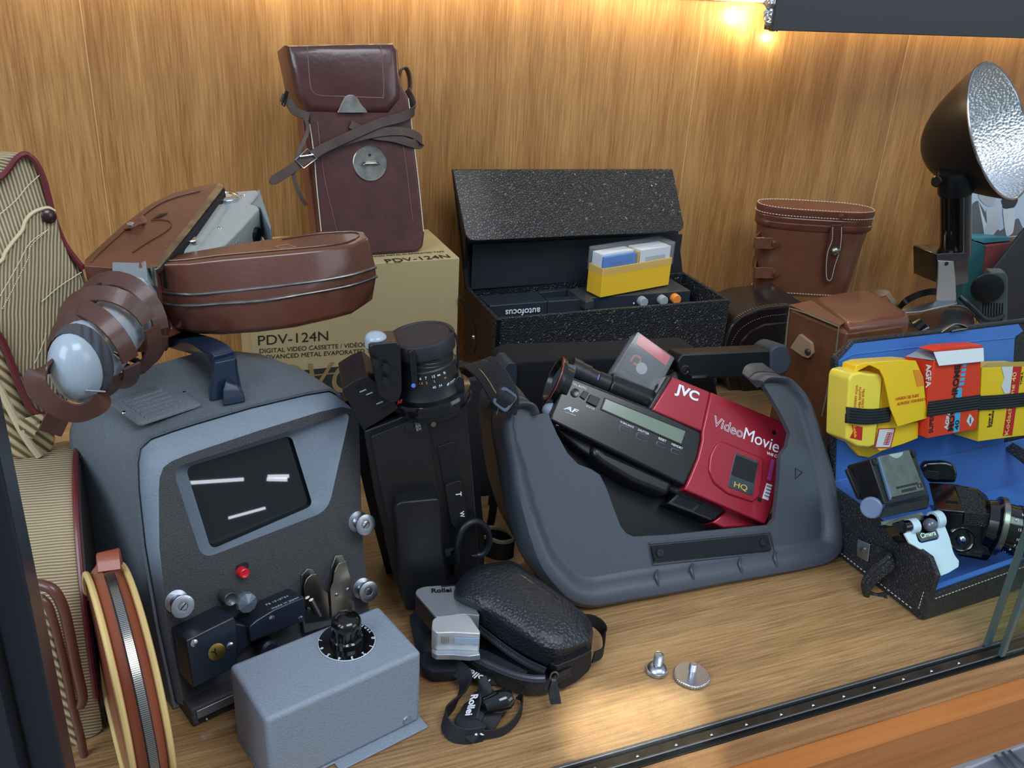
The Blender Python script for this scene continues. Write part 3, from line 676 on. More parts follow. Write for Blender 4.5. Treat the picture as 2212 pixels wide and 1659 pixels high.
put('handle', tube(hd, .0036, 10), m_burg if False else M('brown_handle', (98, 60, 50), .35, coat=.3), lb, label='brown leather handle')
put('handle', tube([at_y(x, y, yy) for x, y, yy in ((70, 1290, .550), (100, 1302, .546), (118, 1350, .543), (140, 1440, .540), (158, 1530, .537), (176, 1600, .535), (190, 1690, .534))], .0028, 10), M('brown_handle', (98, 60, 50), .35), lb, label='brown leather handle')
put('front_flap', prism([at_y(x, y, .546) for x, y in ((40, 1275), (98, 1292), (112, 1360), (140, 1480), (165, 1590), (185, 1680), (90, 1700))], V((0, .004, 0))), m_straw3, lb, bevel=.001)
# ============================================================ cardboard box
m_card = M('cardboard', (170, 152, 112), .75, var=(900, .08), bump=('noise', 500, .2))
m_bandk = M('box_band_print', (38, 42, 42), .7)
m_gold = M('box_gold_print', (138, 118, 74), .6)
CB = Plane((0, .95, 0), 0, 0)
tr = CB(993, 557); xl = CB(545, 760).x; tz = tr.z
cbx = thing('cardboard_box', 'tan cardboard carton for digital video cassettes against the wood wall', 'box', ((tr.x+xl)/2, 1.01, 0))
bxo = put('carton', box(Plane((0, .95, 0)), xl, tr.x, 0.001, tz, -.125, 0), m_card, cbx, bevel=.0012)
gy = CB(800, 785).z
put('printed_band', box(CB, xl+.001, tr.x-.001, .002, gy, 0, .0003), m_bandk, cbx, smooth=False)
g1 = CB(800, 797).z; put('gold_line', box(CB, xl+.004, tr.x-.004, g1-.0012, g1+.0004, 0, .0006), m_gold, cbx, smooth=False)
text('PDV-124N', CB, (558, 746), (709, 735), m_print, cbx, thick=.0001, hfac=.92)
text('DIGITAL VIDEO CASSETTE / VIDÉOCASSETTE', CB, (561, 763), (845, 745), m_print, cbx, thick=.0001)
text('ADVANCED METAL EVAPORATED TAPE / BANDE', CB, (564, 777), (880, 757), m_print, cbx, thick=.0001)
text('DVCAM', CB, (585, 858), (905, 836), m_gold, cbx, off=.0006, thick=.0001, hfac=1.15, shear=.25)
ct = flat(0, z=tz)
ct.o = V((0, 0, tz))
text('PDV-124N', ct, (836, 567), (974, 556), m_print, cbx, thick=.0001, off=.0006)
text('CASSETTE NUMÉRIQUE / ADVANCED METAL EVAPORATED TAPE', ct, (650, 566), (960, 544), m_print, cbx, thick=.0001, off=.0006)
# ============================================================ tall leather case
m_dbl = M('dark_brown_leather', (74, 41, 38), .3, coat=.45, bump=('noise', 160, .35), var=(35, .22))
m_dbl2 = M('worn_strap_leather', (74, 60, 54), .45, bump=('noise', 400, .3), var=(60, .25))
tb = at_z(800, 553, tz)
TC = Plane(tb, 2, 13)
tcs = thing('tall_leather_case', 'tall dark brown leather case wrapped in a strap, standing on the cardboard box', 'case', tb)
bo = [(664, 250), (640, 180), (640, 110), (850, 110), (872, 190), (886, 215), (899, 330), (915, 470), (918, 505), (915, 535), (900, 546), (800, 552), (730, 556), (700, 550), (690, 500), (678, 380)]
bq = clampz(rnd(TC.L(bo, 0), .004, 3), tz+.0006)
put('body', prism(bq, V((-TC.n.x, -TC.n.y, 0))*.056), m_dbl, tcs, bevel=.004, seg=4)
put('side_strip', prism(TC.L([(652, 250), (664, 262), (690, 498), (684, 520), (672, 430)], -.014), -TC.n*.03), M('rust_side_leather', (112, 62, 46), .4), tcs, bevel=.001)
fl = [(619, 97), (735, 94), (850, 92), (861, 108), (864, 160), (866, 214), (840, 246), (750, 246), (664, 243), (641, 206), (630, 150)]
lid = put('flap', cushion(TC.L(fl, .001), TC.n, [(0.0, -.058), (-.0005, -.05), (-.0006, -.008), (.0008, -.0015), (.0035, .0012), (.009, .003)]), m_dbl, tcs)
for k, pts in enumerate(([(664, 100), (669, 170), (674, 195), (690, 206), (730, 208)], [(730, 208), (818, 211), (828, 208), (828, 160), (822, 98)])):
    put('crease', tube([TC(x, y, .0037) for x, y in pts], .0006, 6), M('crease_leather', (110, 74, 72), .4), lid)
put('clasp_plate', prism(rnd(TC.L([(728, 244), (732, 236), (738, 222), (744, 210), (752, 205), (763, 205), (772, 212), (780, 226), (790, 236), (794, 244)], .0045), .001, 2), TC.n*.001), m_dsteel, lid, bevel=.0004, label='steel clasp plate')
lk = TC(799, 353)
lo_ = put('lock_plate', lathe(lk, TC.n, [(0, .0196), (.0012, .0196), (.0018, .0188), (.0016, .0165), (.0018, .004)], 48), m_dsteel, tcs, label='round steel lock plate')
put('latch', loft([[lk+TC.u*a+TC.v*(b-.001)+TC.n*.0018 for a, b in ((-.0125, -.001), (.0125, -.001), (.008, .004), (-.008, .004))], [lk+TC.u*a+TC.v*(b-.001)+TC.n*.006 for a, b in ((-.009, -.001), (.009, -.001), (.006, .002), (-.006, .002))]]), m_dsteel, lo_, bevel=.001)
put('keyhole', lathe(lk+TC.v*.009+TC.n*.0015, TC.n, [(0, .0016), (.0008, .0016)], 14), m_blackm, lo_)
for pts in ([(686, 262), (700, 380), (728, 500)], [(858, 262), (872, 320), (892, 480)]):
    put('crease', tube([TC(x, y, .0004) for x, y in pts], .0006, 6), M('crease_leather', (110, 74, 72), .4), tcs)
stitches(tcs, px(TC, [(669, 268), (678, 330), (684, 400), (694, 500)], .0008), 34, .0032, .0006, m_thread)
stitches(tcs, px(TC, [(882, 212), (893, 300), (905, 400), (915, 500)], .0006), 40, .0034, .0006, m_thread)
cs = put('wrapped_strap', strap([TC(x, y, o) for x, y, o in ((878, 196, -.02), (892, 222, -.008), (893, 240, .001), (865, 254, .006), (820, 266, .009), (760, 292, .009), (700, 320, .009), (672, 338, .008), (655, 346, .008), (622, 370, .010), (596, 386, .012), (583, 396, .013))], [TC.v*1.0+TC.u*.3]*12, lambda t: .0105 if t < .93 else .0105*(1-(t-.93)*8), .0016), m_dbl2, tcs)
put('buckle', tube([TC(x, y, .0105) for x, y in ((638, 346), (664, 322), (684, 343), (656, 364))], .0011, 8, closed=True, smooth=False), m_chrome, cs, label='steel roller buckle')
put('buckle_pin', tube([TC(648, 338, .0118), TC(677, 334, .0118)], .0007, 6, smooth=False), m_chrome, cs)
put('wrapped_strap', strap([TC(x, y, o) for x, y, o in ((700, 322, .005), (760, 300, .0065), (820, 286, .007), (870, 284, .006), (904, 296, .0), (908, 312, -.004), (890, 310, .003), (850, 298, .005), (800, 290, .005), (757, 268, .004))], [TC.v]*10, .0095, .0015), m_dbl2, tcs)
put('strap_loop', strap([TC(x, y, -.03) for x, y in ((858, 200), (862, 160), (870, 148), (879, 150), (885, 170), (884, 196), (872, 206))], TC.n, .012, .002), m_dbl2, tcs)
put('side_strap', strap([TC(x, y, o) for x, y, o in ((607, 210, .004), (622, 218, .004), (635, 238, .003), (650, 246, .002), (668, 252, .002))], [TC.v+TC.u*.4]*5, .009, .0014), m_dbl2, tcs)
put('slide_buckle', tube([TC(x, y, .006) for x, y in ((618, 196), (622, 199), (614, 230), (609, 226))], .001, 8, closed=True, smooth=False), m_rdark, tcs)
put('thin_cord', strap([TC(x, y, o) for x, y, o in ((648, 240, .002), (664, 268, .002), (662, 292, .003), (645, 330, .006), (634, 370, .007), (640, 400, .007), (650, 425, .006), (662, 444, .004))], TC.u, .0042, .0016), m_dbl2, tcs)
# ============================================================ open movie camera case
m_brl = M('chestnut_leather', (92, 53, 40), .3, coat=.5, bump=('noise', 220, .25), var=(30, .12))
m_brl2 = M('chestnut_leather_worn', (94, 56, 42), .38, coat=.3, bump=('noise', 220, .35), var=(30, .15), dirt=((158, 116, 90), 45, .74))
zA = .300
cc = thing('camera_case', 'glossy chestnut leather camera case opened in two halves, lying on the viewer handle', 'camera case', (.09, .73, .238))
def hpl(z): return flat(0, z=z)
front_t = [(338, 574), (360, 571), (410, 568), (476, 559), (560, 551), (650, 543), (720, 536), (765, 528), (795, 512)]
front_1 = [(338, 622), (352, 630), (413, 636), (476, 631), (545, 624), (630, 614), (698, 605), (765, 592), (812, 577)]
front_2 = [(340, 648), (356, 655), (410, 660), (476, 656), (571, 649), (650, 636), (730, 622), (775, 611), (814, 597)]
front_b = [(352, 690), (375, 706), (415, 716), (476, 718), (560, 712), (640, 702), (720, 684), (765, 672), (806, 645)]
bkA = [at_z(x, y, zA) for x, y in ((788, 500), (755, 497), (690, 500), (600, 513), (500, 528), (400, 545), (352, 560))]
def ringA(fr, z, ins=0, dz=0):
    a = [at_z(x, y, z) for x, y in fr]; b = [V((p.x, p.y, z)) for p in bkA]
    r = a+b
    return inset(r, V((0, 0, 1)), ins) if ins else r
rA = [ringA(front_t, zA), ringA(front_1, .2765), ringA(front_2, .2675)]
rb = ringA(front_b, .243); rb2 = [p.copy() for p in inset(rb, V((0, 0, 1)), .004)]
for p in rb2: p.z -= .004
half = put('front_half', loft(rA+[rb, rb2]), m_brl, cc, bevel=.0055, seg=5)
for fr, z in ((front_1, .2765), (front_2, .2675)):
    put('metal_trim', tube(ringA(fr, z)[:9], .0013, 8, k=3), m_dsteel, half, label='thin metal trim')
put('top_crease', tube([p+V((0, 0, .0006)) for p in inset(ringA(front_t, zA), V((0, 0, 1)), .0075)[1:13]], .0006, 6, k=2), m_brl, half)
Z3 = hpl(zA+.0002)
for a_, b_ in (((595, 532), (622, 528)), ((622, 528), (640, 534)), ((640, 534), (612, 539)), ((612, 539), (595, 532))):
    put('embossed_lozenge', tube([Z3(*a_), Z3(*b_)], .0005, 5, smooth=False), M('emboss', (150, 100, 78), .4), half)
pa_, pb_, pc_ = at_z(181, 572, zA), at_z(338, 574, zA), at_z(475, 395, .330)
PB = axes_plane(pa_, pb_-pa_, pc_-pa_)
if PB.n.z < 0: PB = axes_plane(pb_, pa_-pb_, pc_-pb_)
if PB.n.z < 0: PB.n = -PB.n
ob = [(181, 574), (184, 560), (205, 540), (262, 488), (325, 440), (370, 418), (420, 404), (470, 395), (476, 399), (408, 486), (341, 568), (334, 578), (260, 580)]
hb_ = put('rear_half', cushion(PB.L(ob), PB.n, [(.003, -.078), (0, -.072), (0, 0)]), m_brl2, cc, bevel=.0035, seg=4)
put('metal_rim', prism([PB(x, y, .0012) for x, y in ((334, 582), (330, 574), (403, 486), (470, 396), (478, 396), (484, 402), (414, 492), (344, 578))], -PB.n*.005), m_dsteel, hb_, bevel=.0006)
put('lining_gap', prism([PB(x, y, -.001) for x, y in ((346, 572), (412, 492), (478, 404), (486, 408), (424, 496), (354, 573))], -PB.n*.02), m_blackm, hb_, smooth=False)
put('top_crease', tube([PB(x, y, .0006) for x, y in ((196, 566), (208, 552), (268, 498), (328, 450), (372, 428), (432, 412))], .0006, 6), m_brl, hb_)
put('top_crease', tube([PB(x, y, .0006) for x, y in ((286, 545), (320, 522), (350, 505), (368, 490), (366, 478), (345, 474), (326, 476))], .0005, 6), M('scuff_crease', (92, 50, 36), .5), hb_)
put('closing_tab', strap([PB(x, y, o) for x, y, o in ((270, 492, .001), (284, 488, .003), (300, 480, .0032), (314, 472, .001))], PB.v, .007, .0014), m_brl2, hb_)
put('snap_stud', lathe(PB(282, 485, .004), PB.n, [(0, .003), (.001, .0028), (.0018, .001)], 16), m_chrome, hb_)
put('slit', prism([PB(x, y, .0006) for x, y in ((326, 476), (344, 463), (364, 460), (348, 468))], PB.n*.0003), M('slit_dark', (34, 20, 16), .6), hb_, smooth=False)
put('stitched_patch', prism([at_y(x, y, pa_.y-.0016) for x, y in ((205, 600), (290, 588), (326, 575), (330, 640), (215, 660))], V((0, .0014, 0))), m_brl2, hb_, smooth=False)
hx = at_y(338, 640, .700)
hin = put('hinge', tube([at_y(331, 575, .701), at_y(336, 620, .700)], .0026, 10, smooth=False), m_dsteel, cc)
put('hinge', tube([at_y(341, 652, .700), at_y(349, 700, .701)], .0026, 10, smooth=False), m_dsteel, cc)
# ring and carrying strap of the case, wound round the grip
stp = put('carrying_strap', strap([at_y(x, y, o) for x, y, o in ((328, 655, .700), (334, 640, .697), (325, 628, .692), (296, 623, .688), (262, 632, .680), (235, 645, .675), (215, 655, .67))], [V((0, -.35, .9))]*3+[V((0, -.5, .8))]*4, lambda t: .006+.008*min(1, t*2) if t > .12 else .009, .0022), M('strap_leather', (78, 49, 40), .4, coat=.2, bump=('noise', 300, .25), var=(50, .12)), cc, label='long narrow brown leather strap')
m_strap = _M['strap_leather']
put('rivet', lathe(at_y(296, 622, .6835), V((.1, -.8, .5)), [(0, .0038), (.001, .0036), (.0016, .0015)], 18), m_chrome, stp)
put('strap_ring', tube([at_y(x, y, .697) for x, y in ((318, 630), (328, 660), (338, 663), (334, 636))], .0012, 8, closed=True, smooth=False), m_chrome, stp)
A0, B0 = at_y(292, 668, .700), at_y(158, 800, .600)
axg = (B0-A0).normalized(); gx = V((0, 0, 1)).cross(axg).normalized(); gy_ = axg.cross(gx)
if gx.x < 0: gx = -gx
if gy_.z < 0: gy_ = -gy_
def loop(t, rx, ry, a0=0, a1=360, lean=0, lean2=0, w=.0128, nm='strap_coil', grow=0):
    P = []; N = 28; WD = []
    for i in range(N+1):
        s = i/N; a = math.radians(a0+(a1-a0)*s); k = 1+grow*s
        rad = gx*math.cos(a)*rx*k+gy_*math.sin(a)*ry*k
        P.append(A0.lerp(B0, t)+rad+axg*(lean*math.cos(a)+lean2*math.sin(a)+.0*s)); WD.append(axg-rad.normalized()*.75)
    return put(nm, strap(P, WD, w, .0022, raw=True), m_strap, stp)
loop(.28, .031, .034, 0, 350, .004, -.004)
loop(.48, .030, .034, 20, 370, -.006, .004)
loop(.66, .029, .032, 0, 350, .016, .008)
loop(.80, .022, .028, 40, 330, -.004, -.006)
# large low coil and tail
put('strap_coil', strap([at_y(x, y, o) for x, y, o in ((118, 788, .600), (88, 800, .592), (76, 822, .588), (90, 852, .585), (125, 880, .582), (165, 893, .582), (200, 882, .588), (222, 862, .600), (205, 835, .612), (190, 820, .62))], [V((.5, 0, .9)), V((.9, 0, .4)), V((1, 0, .0)), V((.9, 0, .6)), V((.5, 0, .9)), V((.2, 0, 1)), V((-.2, 0, 1)), V((-.6, 0, .8)), V((-.9, 0, .3)), V((-.9, 0, .3))], .0135, .0022), m_strap, stp)
put('strap_tail', strap([at_y(x, y, .60) for x, y in ((135, 880), (122, 905), (108, 935))], V((1, 0, -.2)), .015, .002), m_strap, stp)
put('strap_hook', lathe(at_y(198, 735, .612), (at_y(226, 752, .612)-at_y(198, 735, .612)), [(0, .0008), (.004, .002), (.007, .0032), (.012, .003), (.013, .0015), (.018, .0022), (.024, .0018), (.026, .0005)], 14), m_chrome, stp)
put('buckle_pin', tube([at_y(185, 843, .590), at_y(228, 846, .590)], .0008, 6, smooth=False), m_chrome, stp)
# --- movie camera inside
m_cam = M('grey_camera_paint', (150, 156, 154), .4, bump=('noise', 900, .5), var=(400, .06))
PM = PB.shift(-.011)
mc = thing('movie_camera', 'grey movie camera with ribbed front lying in the open chestnut case', 'camera', PM(480, 480, -.05))
tpc = [(346, 572), (372, 540), (418, 486), (462, 434), (478, 420), (500, 414), (554, 410), (560, 416), (540, 440), (556, 444), (560, 450), (520, 495), (486, 528), (440, 545)]
body = put('body', prism(PM.L(tpc, .001), -PM.n*.052), m_cam, mc, bevel=.0015)
put('raised_cover', cushion(PM.L([(364, 560), (404, 506), (444, 458), (458, 446), (488, 445), (490, 456), (470, 486), (436, 528), (420, 545)], .001), PM.n, [(0, 0), (.001, .002), (.003, .0032), (.006, .0035)]), m_cam, mc)
for x, y in ((420, 492), (475, 492), (525, 422)): put('screw', lathe(PM(x, y, .0035 if x < 440 else .001), PM.n, [(0, .0022), (.0008, .0018), (.001, .0005)], 12), m_chrome, mc)
put('winding_dial', lathe(PM(490, 430, .001), PM.n, [(0, .0105), (.003, .0105), (.004, .0095), (.0045, .006), (.0035, .005), (.0035, .0005)], 30), m_chrome, mc)
put('small_knob', lathe(PM(415, 524, .0045), PM.n, [(0, .0045), (.003, .0045), (.0036, .0038), (.0036, .0005)], 14), m_chrome, mc, smooth=False)
e0, e1 = PM(558, 446, .0), PM(487, 527, .0)
GP = axes_plane(e1, e0-e1, PM.n)
if GP.n.dot(CAM-e1) < 0: GP.n = -GP.n
Lg = (e0-e1).length
gp_ = put('front_grille', prism([GP.at(a, b, .0) for a, b in ((.004, -.004), (Lg-.004, -.004), (Lg-.004, -.046), (.004, -.046))], GP.n*.0012), M('grille_dark', (46, 50, 60), .4), mc)
for i in range(15):
    b = .007+i*(Lg-.014)/14
    put('rib', box(GP, b-.0011, b+.0011, -.044, -.006, .001, .0026), M('grille_rib', (150, 158, 172), .4), gp_, smooth=False)
put('front_hood', prism([PM(x, y, -.001) for x, y in ((556, 409), (562, 410), (586, 488), (584, 496), (562, 448), (541, 440))], -PM.n*.03), M('hood_grey', (104, 118, 124), .35), mc, bevel=.001)
put('lens_ring', lathe(GP.at(Lg*.75, -.018, .001), GP.n, [(0, .007), (.004, .007), (.005, .006), (.004, .004), (.003, .0005)], 24), m_blackg, mc)
# --- pistol grip
m_grip = M('pale_grip_plastic', (158, 172, 184), .25, coat=.4)
pg = thing('pistol_grip', 'pale blue-grey plastic grip bound with the brown strap, left of the open case', 'grip', (A0+B0)/2-V((0, 0, .03)))
ringsg = []
for t, rx, ry in ((-.05, .014, .018), (.1, .017, .022), (.3, .019, .023), (.55, .020, .024), (.75, .0205, .026), (.9, .019, .026), (1.0, .0165, .024), (1.07, .011, .017), (1.10, .004, .006)):
    c = A0.lerp(B0, t); ringsg.append([c+gx*math.cos(2*math.pi*j/24)*rx+gy_*math.sin(2*math.pi*j/24)*ry for j in range(24)])
put('handle', loft(ringsg), m_grip, pg)
wb = []
for t in (.86, .97):
    c = A0.lerp(B0, t); rx, ry = (.0204, .0270) if t < .9 else (.0184, .0252)
    wb.append([c+gx*math.cos(2*math.pi*j/24)*rx+gy_*math.sin(2*math.pi*j/24)*ry for j in range(24)])
put('grip_band', loft(wb, False, False), M('crinkled_band', (70, 74, 82), .4, bump=('wave', 60, 1)), pg)
m_gr2 = M('grip_head', (112, 126, 134), .3, coat=.3)
hdp = Plane(at_y(300, 660, .690), 8, 0)
put('head_block', prism(hdp.L([(243, 606), (310, 607), (318, 600), (340, 640), (346, 700), (334, 706), (290, 700), (262, 680), (250, 650)], .004), -hdp.n*-.0+V((0, .028, .006))), m_gr2, pg, bevel=.002)
put('top_cap', prism(hdp.L([(242, 610), (244, 604), (312, 606), (322, 618), (322, 632), (246, 630)], .006), V((0, .03, .0))), m_grip, pg, bevel=.0012)
put('mount_arm', loft([[hdp(x, y, o) for x, y, o in ((248, 640, .010), (292, 634, .010), (300, 690, .010), (262, 700, .010))], [hdp(x, y, o) for x, y, o in ((262, 650, .02), (290, 650, .02), (310, 745, .014), (284, 756, .014))]]), m_gr2, pg, bevel=.003)
m_cable = M('cable_rubber', (22, 30, 36), .4)
put('cable', tube([at_y(x, y, o) for x, y, o in ((255, 622, .69), (232, 614, .685), (208, 622, .67), (195, 640, .655), (190, 680, .65))], .0024, 8), m_cable, pg)
put('cable', tube([at_y(x, y, o) for x, y, o in ((270, 770, .665), (300, 782, .665), (312, 795, .665), (300, 802, .664), (270, 790, .66), (250, 775, .66))], .0024, 8), m_cable, pg)
# ============================================================ slide projector case
m_peb = M('pebbled_black_leather', (38, 41, 46), .30, bump=('voronoi', 300, 1.3), coat=.2)
m_lin = M('black_lining', (18, 20, 24), .5)
PJ = Plane((.5425, 1.003, 0), -.9, 0)
def pj(a, b, z): return PJ.o+PJ.u*a-PJ.n*b+V((0, 0, z))
W_, D_, H_ = .331, .121, .1354
pcs = thing('projector_case', 'open black pebbled leather case with raised flap lid, holding the slide projector', 'case', (.5425, 1.003, 0))
def bx4(a0, a1, b0, b1, z0, z1): return prism([pj(a0, b0, z0), pj(a1, b0, z0), pj(a1, b1, z0), pj(a0, b1, z0)], V((0, 0, z1-z0)))
bd = put('body', bx4(-W_/2, W_/2, -D_/2, D_/2, .001, H_), m_peb, pcs)
cut(bd, bx4(-W_/2+.005, W_/2-.005, -D_/2+.005, D_/2-.004, .02, H_+.02)); bev(bd, .0012)
put('corner_seam', bx4(-W_/2+.0005, -W_/2+.006, -D_/2-.0008, -D_/2+.001, .002, H_-.001), m_black, pcs, bevel=.0006)
stitches(pcs, [pj(-W_/2, -D_/2, H_+.0004), pj(W_/2, -D_/2, H_+.0004)], 70, .0014, .0003, M('dark_thread', (70, 72, 78), .8))
zt1 = at_y(977, 367, 1.085).z; yb = pj(0, D_/2, 0).y
L0, L1 = at_y(977, 367, 1.085), at_y(1452, 366, 1.085)
lb0, lb1 = V((pj(-W_/2, D_/2, 0).x, yb-.001, H_-.004)), V((pj(W_/2, D_/2, 0).x, yb-.001, H_-.004))
put('lid_back', prism([lb0, lb1, L1, L0], V((0, .004, 0))), m_lin, pcs, bevel=.0008)
put('lid_side', prism([lb0+V((.0, 0, .03)), L0, L0+V((.001, -.004, -.006)), at_y(1006, 505, 1.035), at_y(1004, 560, 1.05)], V((.0012, 0, 0))), m_lin, pcs)
F0, F1 = at_y(1008, 521, 1.030), at_y(1479, 499, 1.030)
fq = rnd([L0+V((0, -.0005, 0)), F0, F1, L1+V((0, -.0005, 0))], [.001, .012, .012, .001], 6)
nn = (F1-F0).cross(L0-F0).normalized(); nn = nn if nn.y < 0 else -nn
put('lid_flap', prism([p-nn*.003 for p in fq], nn*.004), m_peb, pcs, bevel=.0012)
pf = put('inner_flap', prism([lb0+V((.006, -.002, .002)), lb1+V((-.012, -.002, .002)), lb1+V((-.012, -.0015, .06)), lb0+V((.006, -.0015, .062))], V((0, -.0015, 0))), M('inner_grey', (40, 43, 50), .35), pcs)
sst = put('side_strap', strap([at_y(x, y, .95) for x, y in ((992, 640), (1010, 670), (1022, 700), (1027, 735), (1022, 760))], V((.2, 1, 0)), .014, .002), m_black, pcs)
put('snap_stud', lathe(at_y(1023, 728, .945), V((.5, -.8, 0)), [(0, .003), (.002, .002)], 12), m_chrome, sst)
# --- projector
m_prj = M('projector_charcoal', (40, 46, 56), .35); m_prt = M('projector_top', (58, 60, 62), .38)
T = flat(0, z=.1285)
prj = thing('slide_projector', 'charcoal slide projector with grey and orange buttons inside the black case', 'projector', (.54, 1.0, .02))
def slab_px(name, pts, ztop, depth, mat, parent, bevel=.001, **k):
    h = flat(0, z=ztop); return put(name, prism([h(x, y) for x, y in pts], V((0, 0, -depth))), mat, parent, bevel=bevel, **k)
put('chassis', bx4(-W_/2+.008, W_/2-.02, -D_/2+.020, D_/2-.008, .021, .112), m_prj, prj, bevel=.001)
slab_px('tray_cover', [(1032, 639), (1161, 629), (1183, 651), (1058, 661)], .1285, .09, m_prj, prj)
slab_px('front_rail', [(1176, 643), (1262, 637), (1264, 646), (1184, 651)], .1285, .09, m_prj, prj)
slab_px('rear_rail', [(1160, 628), (1222, 621), (1226, 625), (1166, 632)], .1285, .02, m_prj, prj)
slab_px('carry_bar', [(1226, 624), (1250, 621), (1284, 648), (1266, 652)], .1300, .012, m_prt, prj, bevel=.0015)
slab_px('lamp_housing', [(1272, 643), (1240, 622), (1330, 612), (1447, 600), (1491, 627)], .1285, .09, m_prt, prj)
fz0, fz1 = T(1272, 643), T(1491, 627)
put('front_face', prism([fz0+V((0, -.0004, -.001)), fz1+V((0, -.0004, -.001)), fz1+V((0, -.0004, -.04)), fz0+V((0, -.0004, -.04))], V((0, -.001, 0))), m_prj, prj)
PFp = Plane(fz0+V((0, -.0014, 0)), math.degrees(math.atan2((fz1-fz0).y, (fz1-fz0).x)), 0)
for x, y, m_, nm in ((1385, 649, M('grey_button', (150, 160, 164), .4), 'grey_button'), (1428, 646, M('grey_button', (150, 160, 164), .4), 'grey_button'), (1456, 643, M('orange_button', (232, 136, 56), .4), 'orange_button')):
    put(nm, lathe(PFp(x, y), PFp.n, [(0, .0066), (.008, .0064), (.009, .0058), (.0092, .001)], 24), m_, prj, label=nm.replace('_', ' '))
put('indicator', lathe(PFp(1369, 655), PFp.n, [(0, .0012), (.0004, .0011)], 12), m_white, prj)
a_, b_ = T(1058, 661), T(1264, 647)
PA = Plane(a_+V((0, -.0004, 0)), math.degrees(math.atan2((b_-a_).y, (b_-a_).x)), 0)
text('autofocus', PA, (1167, 664.5), (1092, 670), m_white, prj, off=.0004, weight=.01)
# --- slide box
m_yel = M('yellow_box_plastic', (240, 190, 52), .4)
sp3 = Plane((.5997, 1.026, .1302), 12.77, 0)
slb = thing('slide_box', 'yellow plastic slide box with clear lid standing on the projector', 'slide box', (.5997, 1.026, .1302))
ws, ds, hs = .1253, .0324, .0625
def sbx(a0, a1, b0, b1, z0, z1, pl=sp3): return prism([pl.o+pl.u*a0-pl.n*b0+V((0, 0, z0)), pl.o+pl.u*a1-pl.n*b0+V((0, 0, z0)), pl.o+pl.u*a1-pl.n*b1+V((0, 0, z0)), pl.o+pl.u*a0-pl.n*b1+V((0, 0, z0))], V((0, 0, z1-z0)))
ty = put('tray', sbx(-ws/2+.0012, ws/2-.0012, -ds/2+.0012, ds/2-.0012, .0003, .040), m_yel, slb)
cut(ty, sbx(-ws/2+.003, ws/2-.003, -ds/2+.003, ds/2-.003, .004, .06)); bev(ty, .001)
def clear(name, rgb, a):
    m = bpy.data.materials.new(name); m.use_nodes = True; n = m.node_tree; n.nodes.clear()
    o = n.nodes.new('ShaderNodeOutputMaterial'); m1 = n.nodes.new('ShaderNodeMixShader'); m2 = n.nodes.new('ShaderNodeMixShader'); t_ = n.nodes.new('ShaderNodeBsdfTransparent'); g_ = n.nodes.new('ShaderNodeBsdfGlossy'); d_ = n.nodes.new('ShaderNodeBsdfDiffuse')
    fr = facing(n, .5, .05); d_.inputs[0].default_value = lin(rgb)+(1,); g_.inputs['Roughness'].default_value = .16; m1.inputs[0].default_value = a
    n.links.new(t_.outputs[0], m1.inputs[1]); n.links.new(d_.outputs[0], m1.inputs[2]); n.links.new(fr.outputs[0], m2.inputs[0]); n.links.new(m1.outputs[0], m2.inputs[1]); n.links.new(g_.outputs[0], m2.inputs[2]); n.links.new(m2.outputs[0], o.inputs[0]); return m
m_clr = clear('clear_lid', (228, 234, 240), .07)
lidc = put('clear_lid', sbx(-ws/2, ws/2, -ds/2, ds/2, .031, hs), m_clr, slb, label='clear plastic lid')
cut(lidc, sbx(-ws/2+.0009, ws/2-.0009, -ds/2+.0009, ds/2-.0009, .02, hs-.0009)); bev(lidc, .0008)
put('divider', sbx(-.0008, .0008, -ds/2+.003, ds/2-.003, .004, .055), m_yel, slb)
m_sw = M('slide_mount_white', (232, 238, 244), .5); m_sbl = M('slide_mount_blue', (64, 132, 214), .45)
s0 = None
for side in (-1, 1):
    for i in range(9):
        b = -ds/2+.0045+i*.0029; x0 = side*(ws/4-.0002)
        t = thing('photo_slide', ('blue-edged slide mount at the front left of the yellow slide box' if (side == -1 and i == 0) else ('pale slide mount in the left row of the yellow slide box' if side == -1 else 'pale slide mount in the right row of the yellow slide box')), 'slide', sp3.o+sp3.u*x0-sp3.n*b+V((0, 0, .005)), 'slides in the yellow box')
        hgt_ = .0525 if not (side == -1 and i < 2) else .0500
        mm = m_sbl if (side == -1 and i < 2) else m_sw
        fr_ = put('mount', sbx(x0-.0275, x0+.0275, b-.0011, b+.0011, .005, hgt_+.004), mm, t, bevel=.0006)
        if side == -1 and i == 1: t['label'] = 'second blue slide mount behind the front one in the yellow box'
        if i == 0: put('picture_window', sbx(x0-.018, x0+.018, b-.0014, b-.0011, .014, .046), M('film_blue', (58, 122, 204), .3) if side == -1 else M('film_grey', (186, 194, 202), .4), fr_)
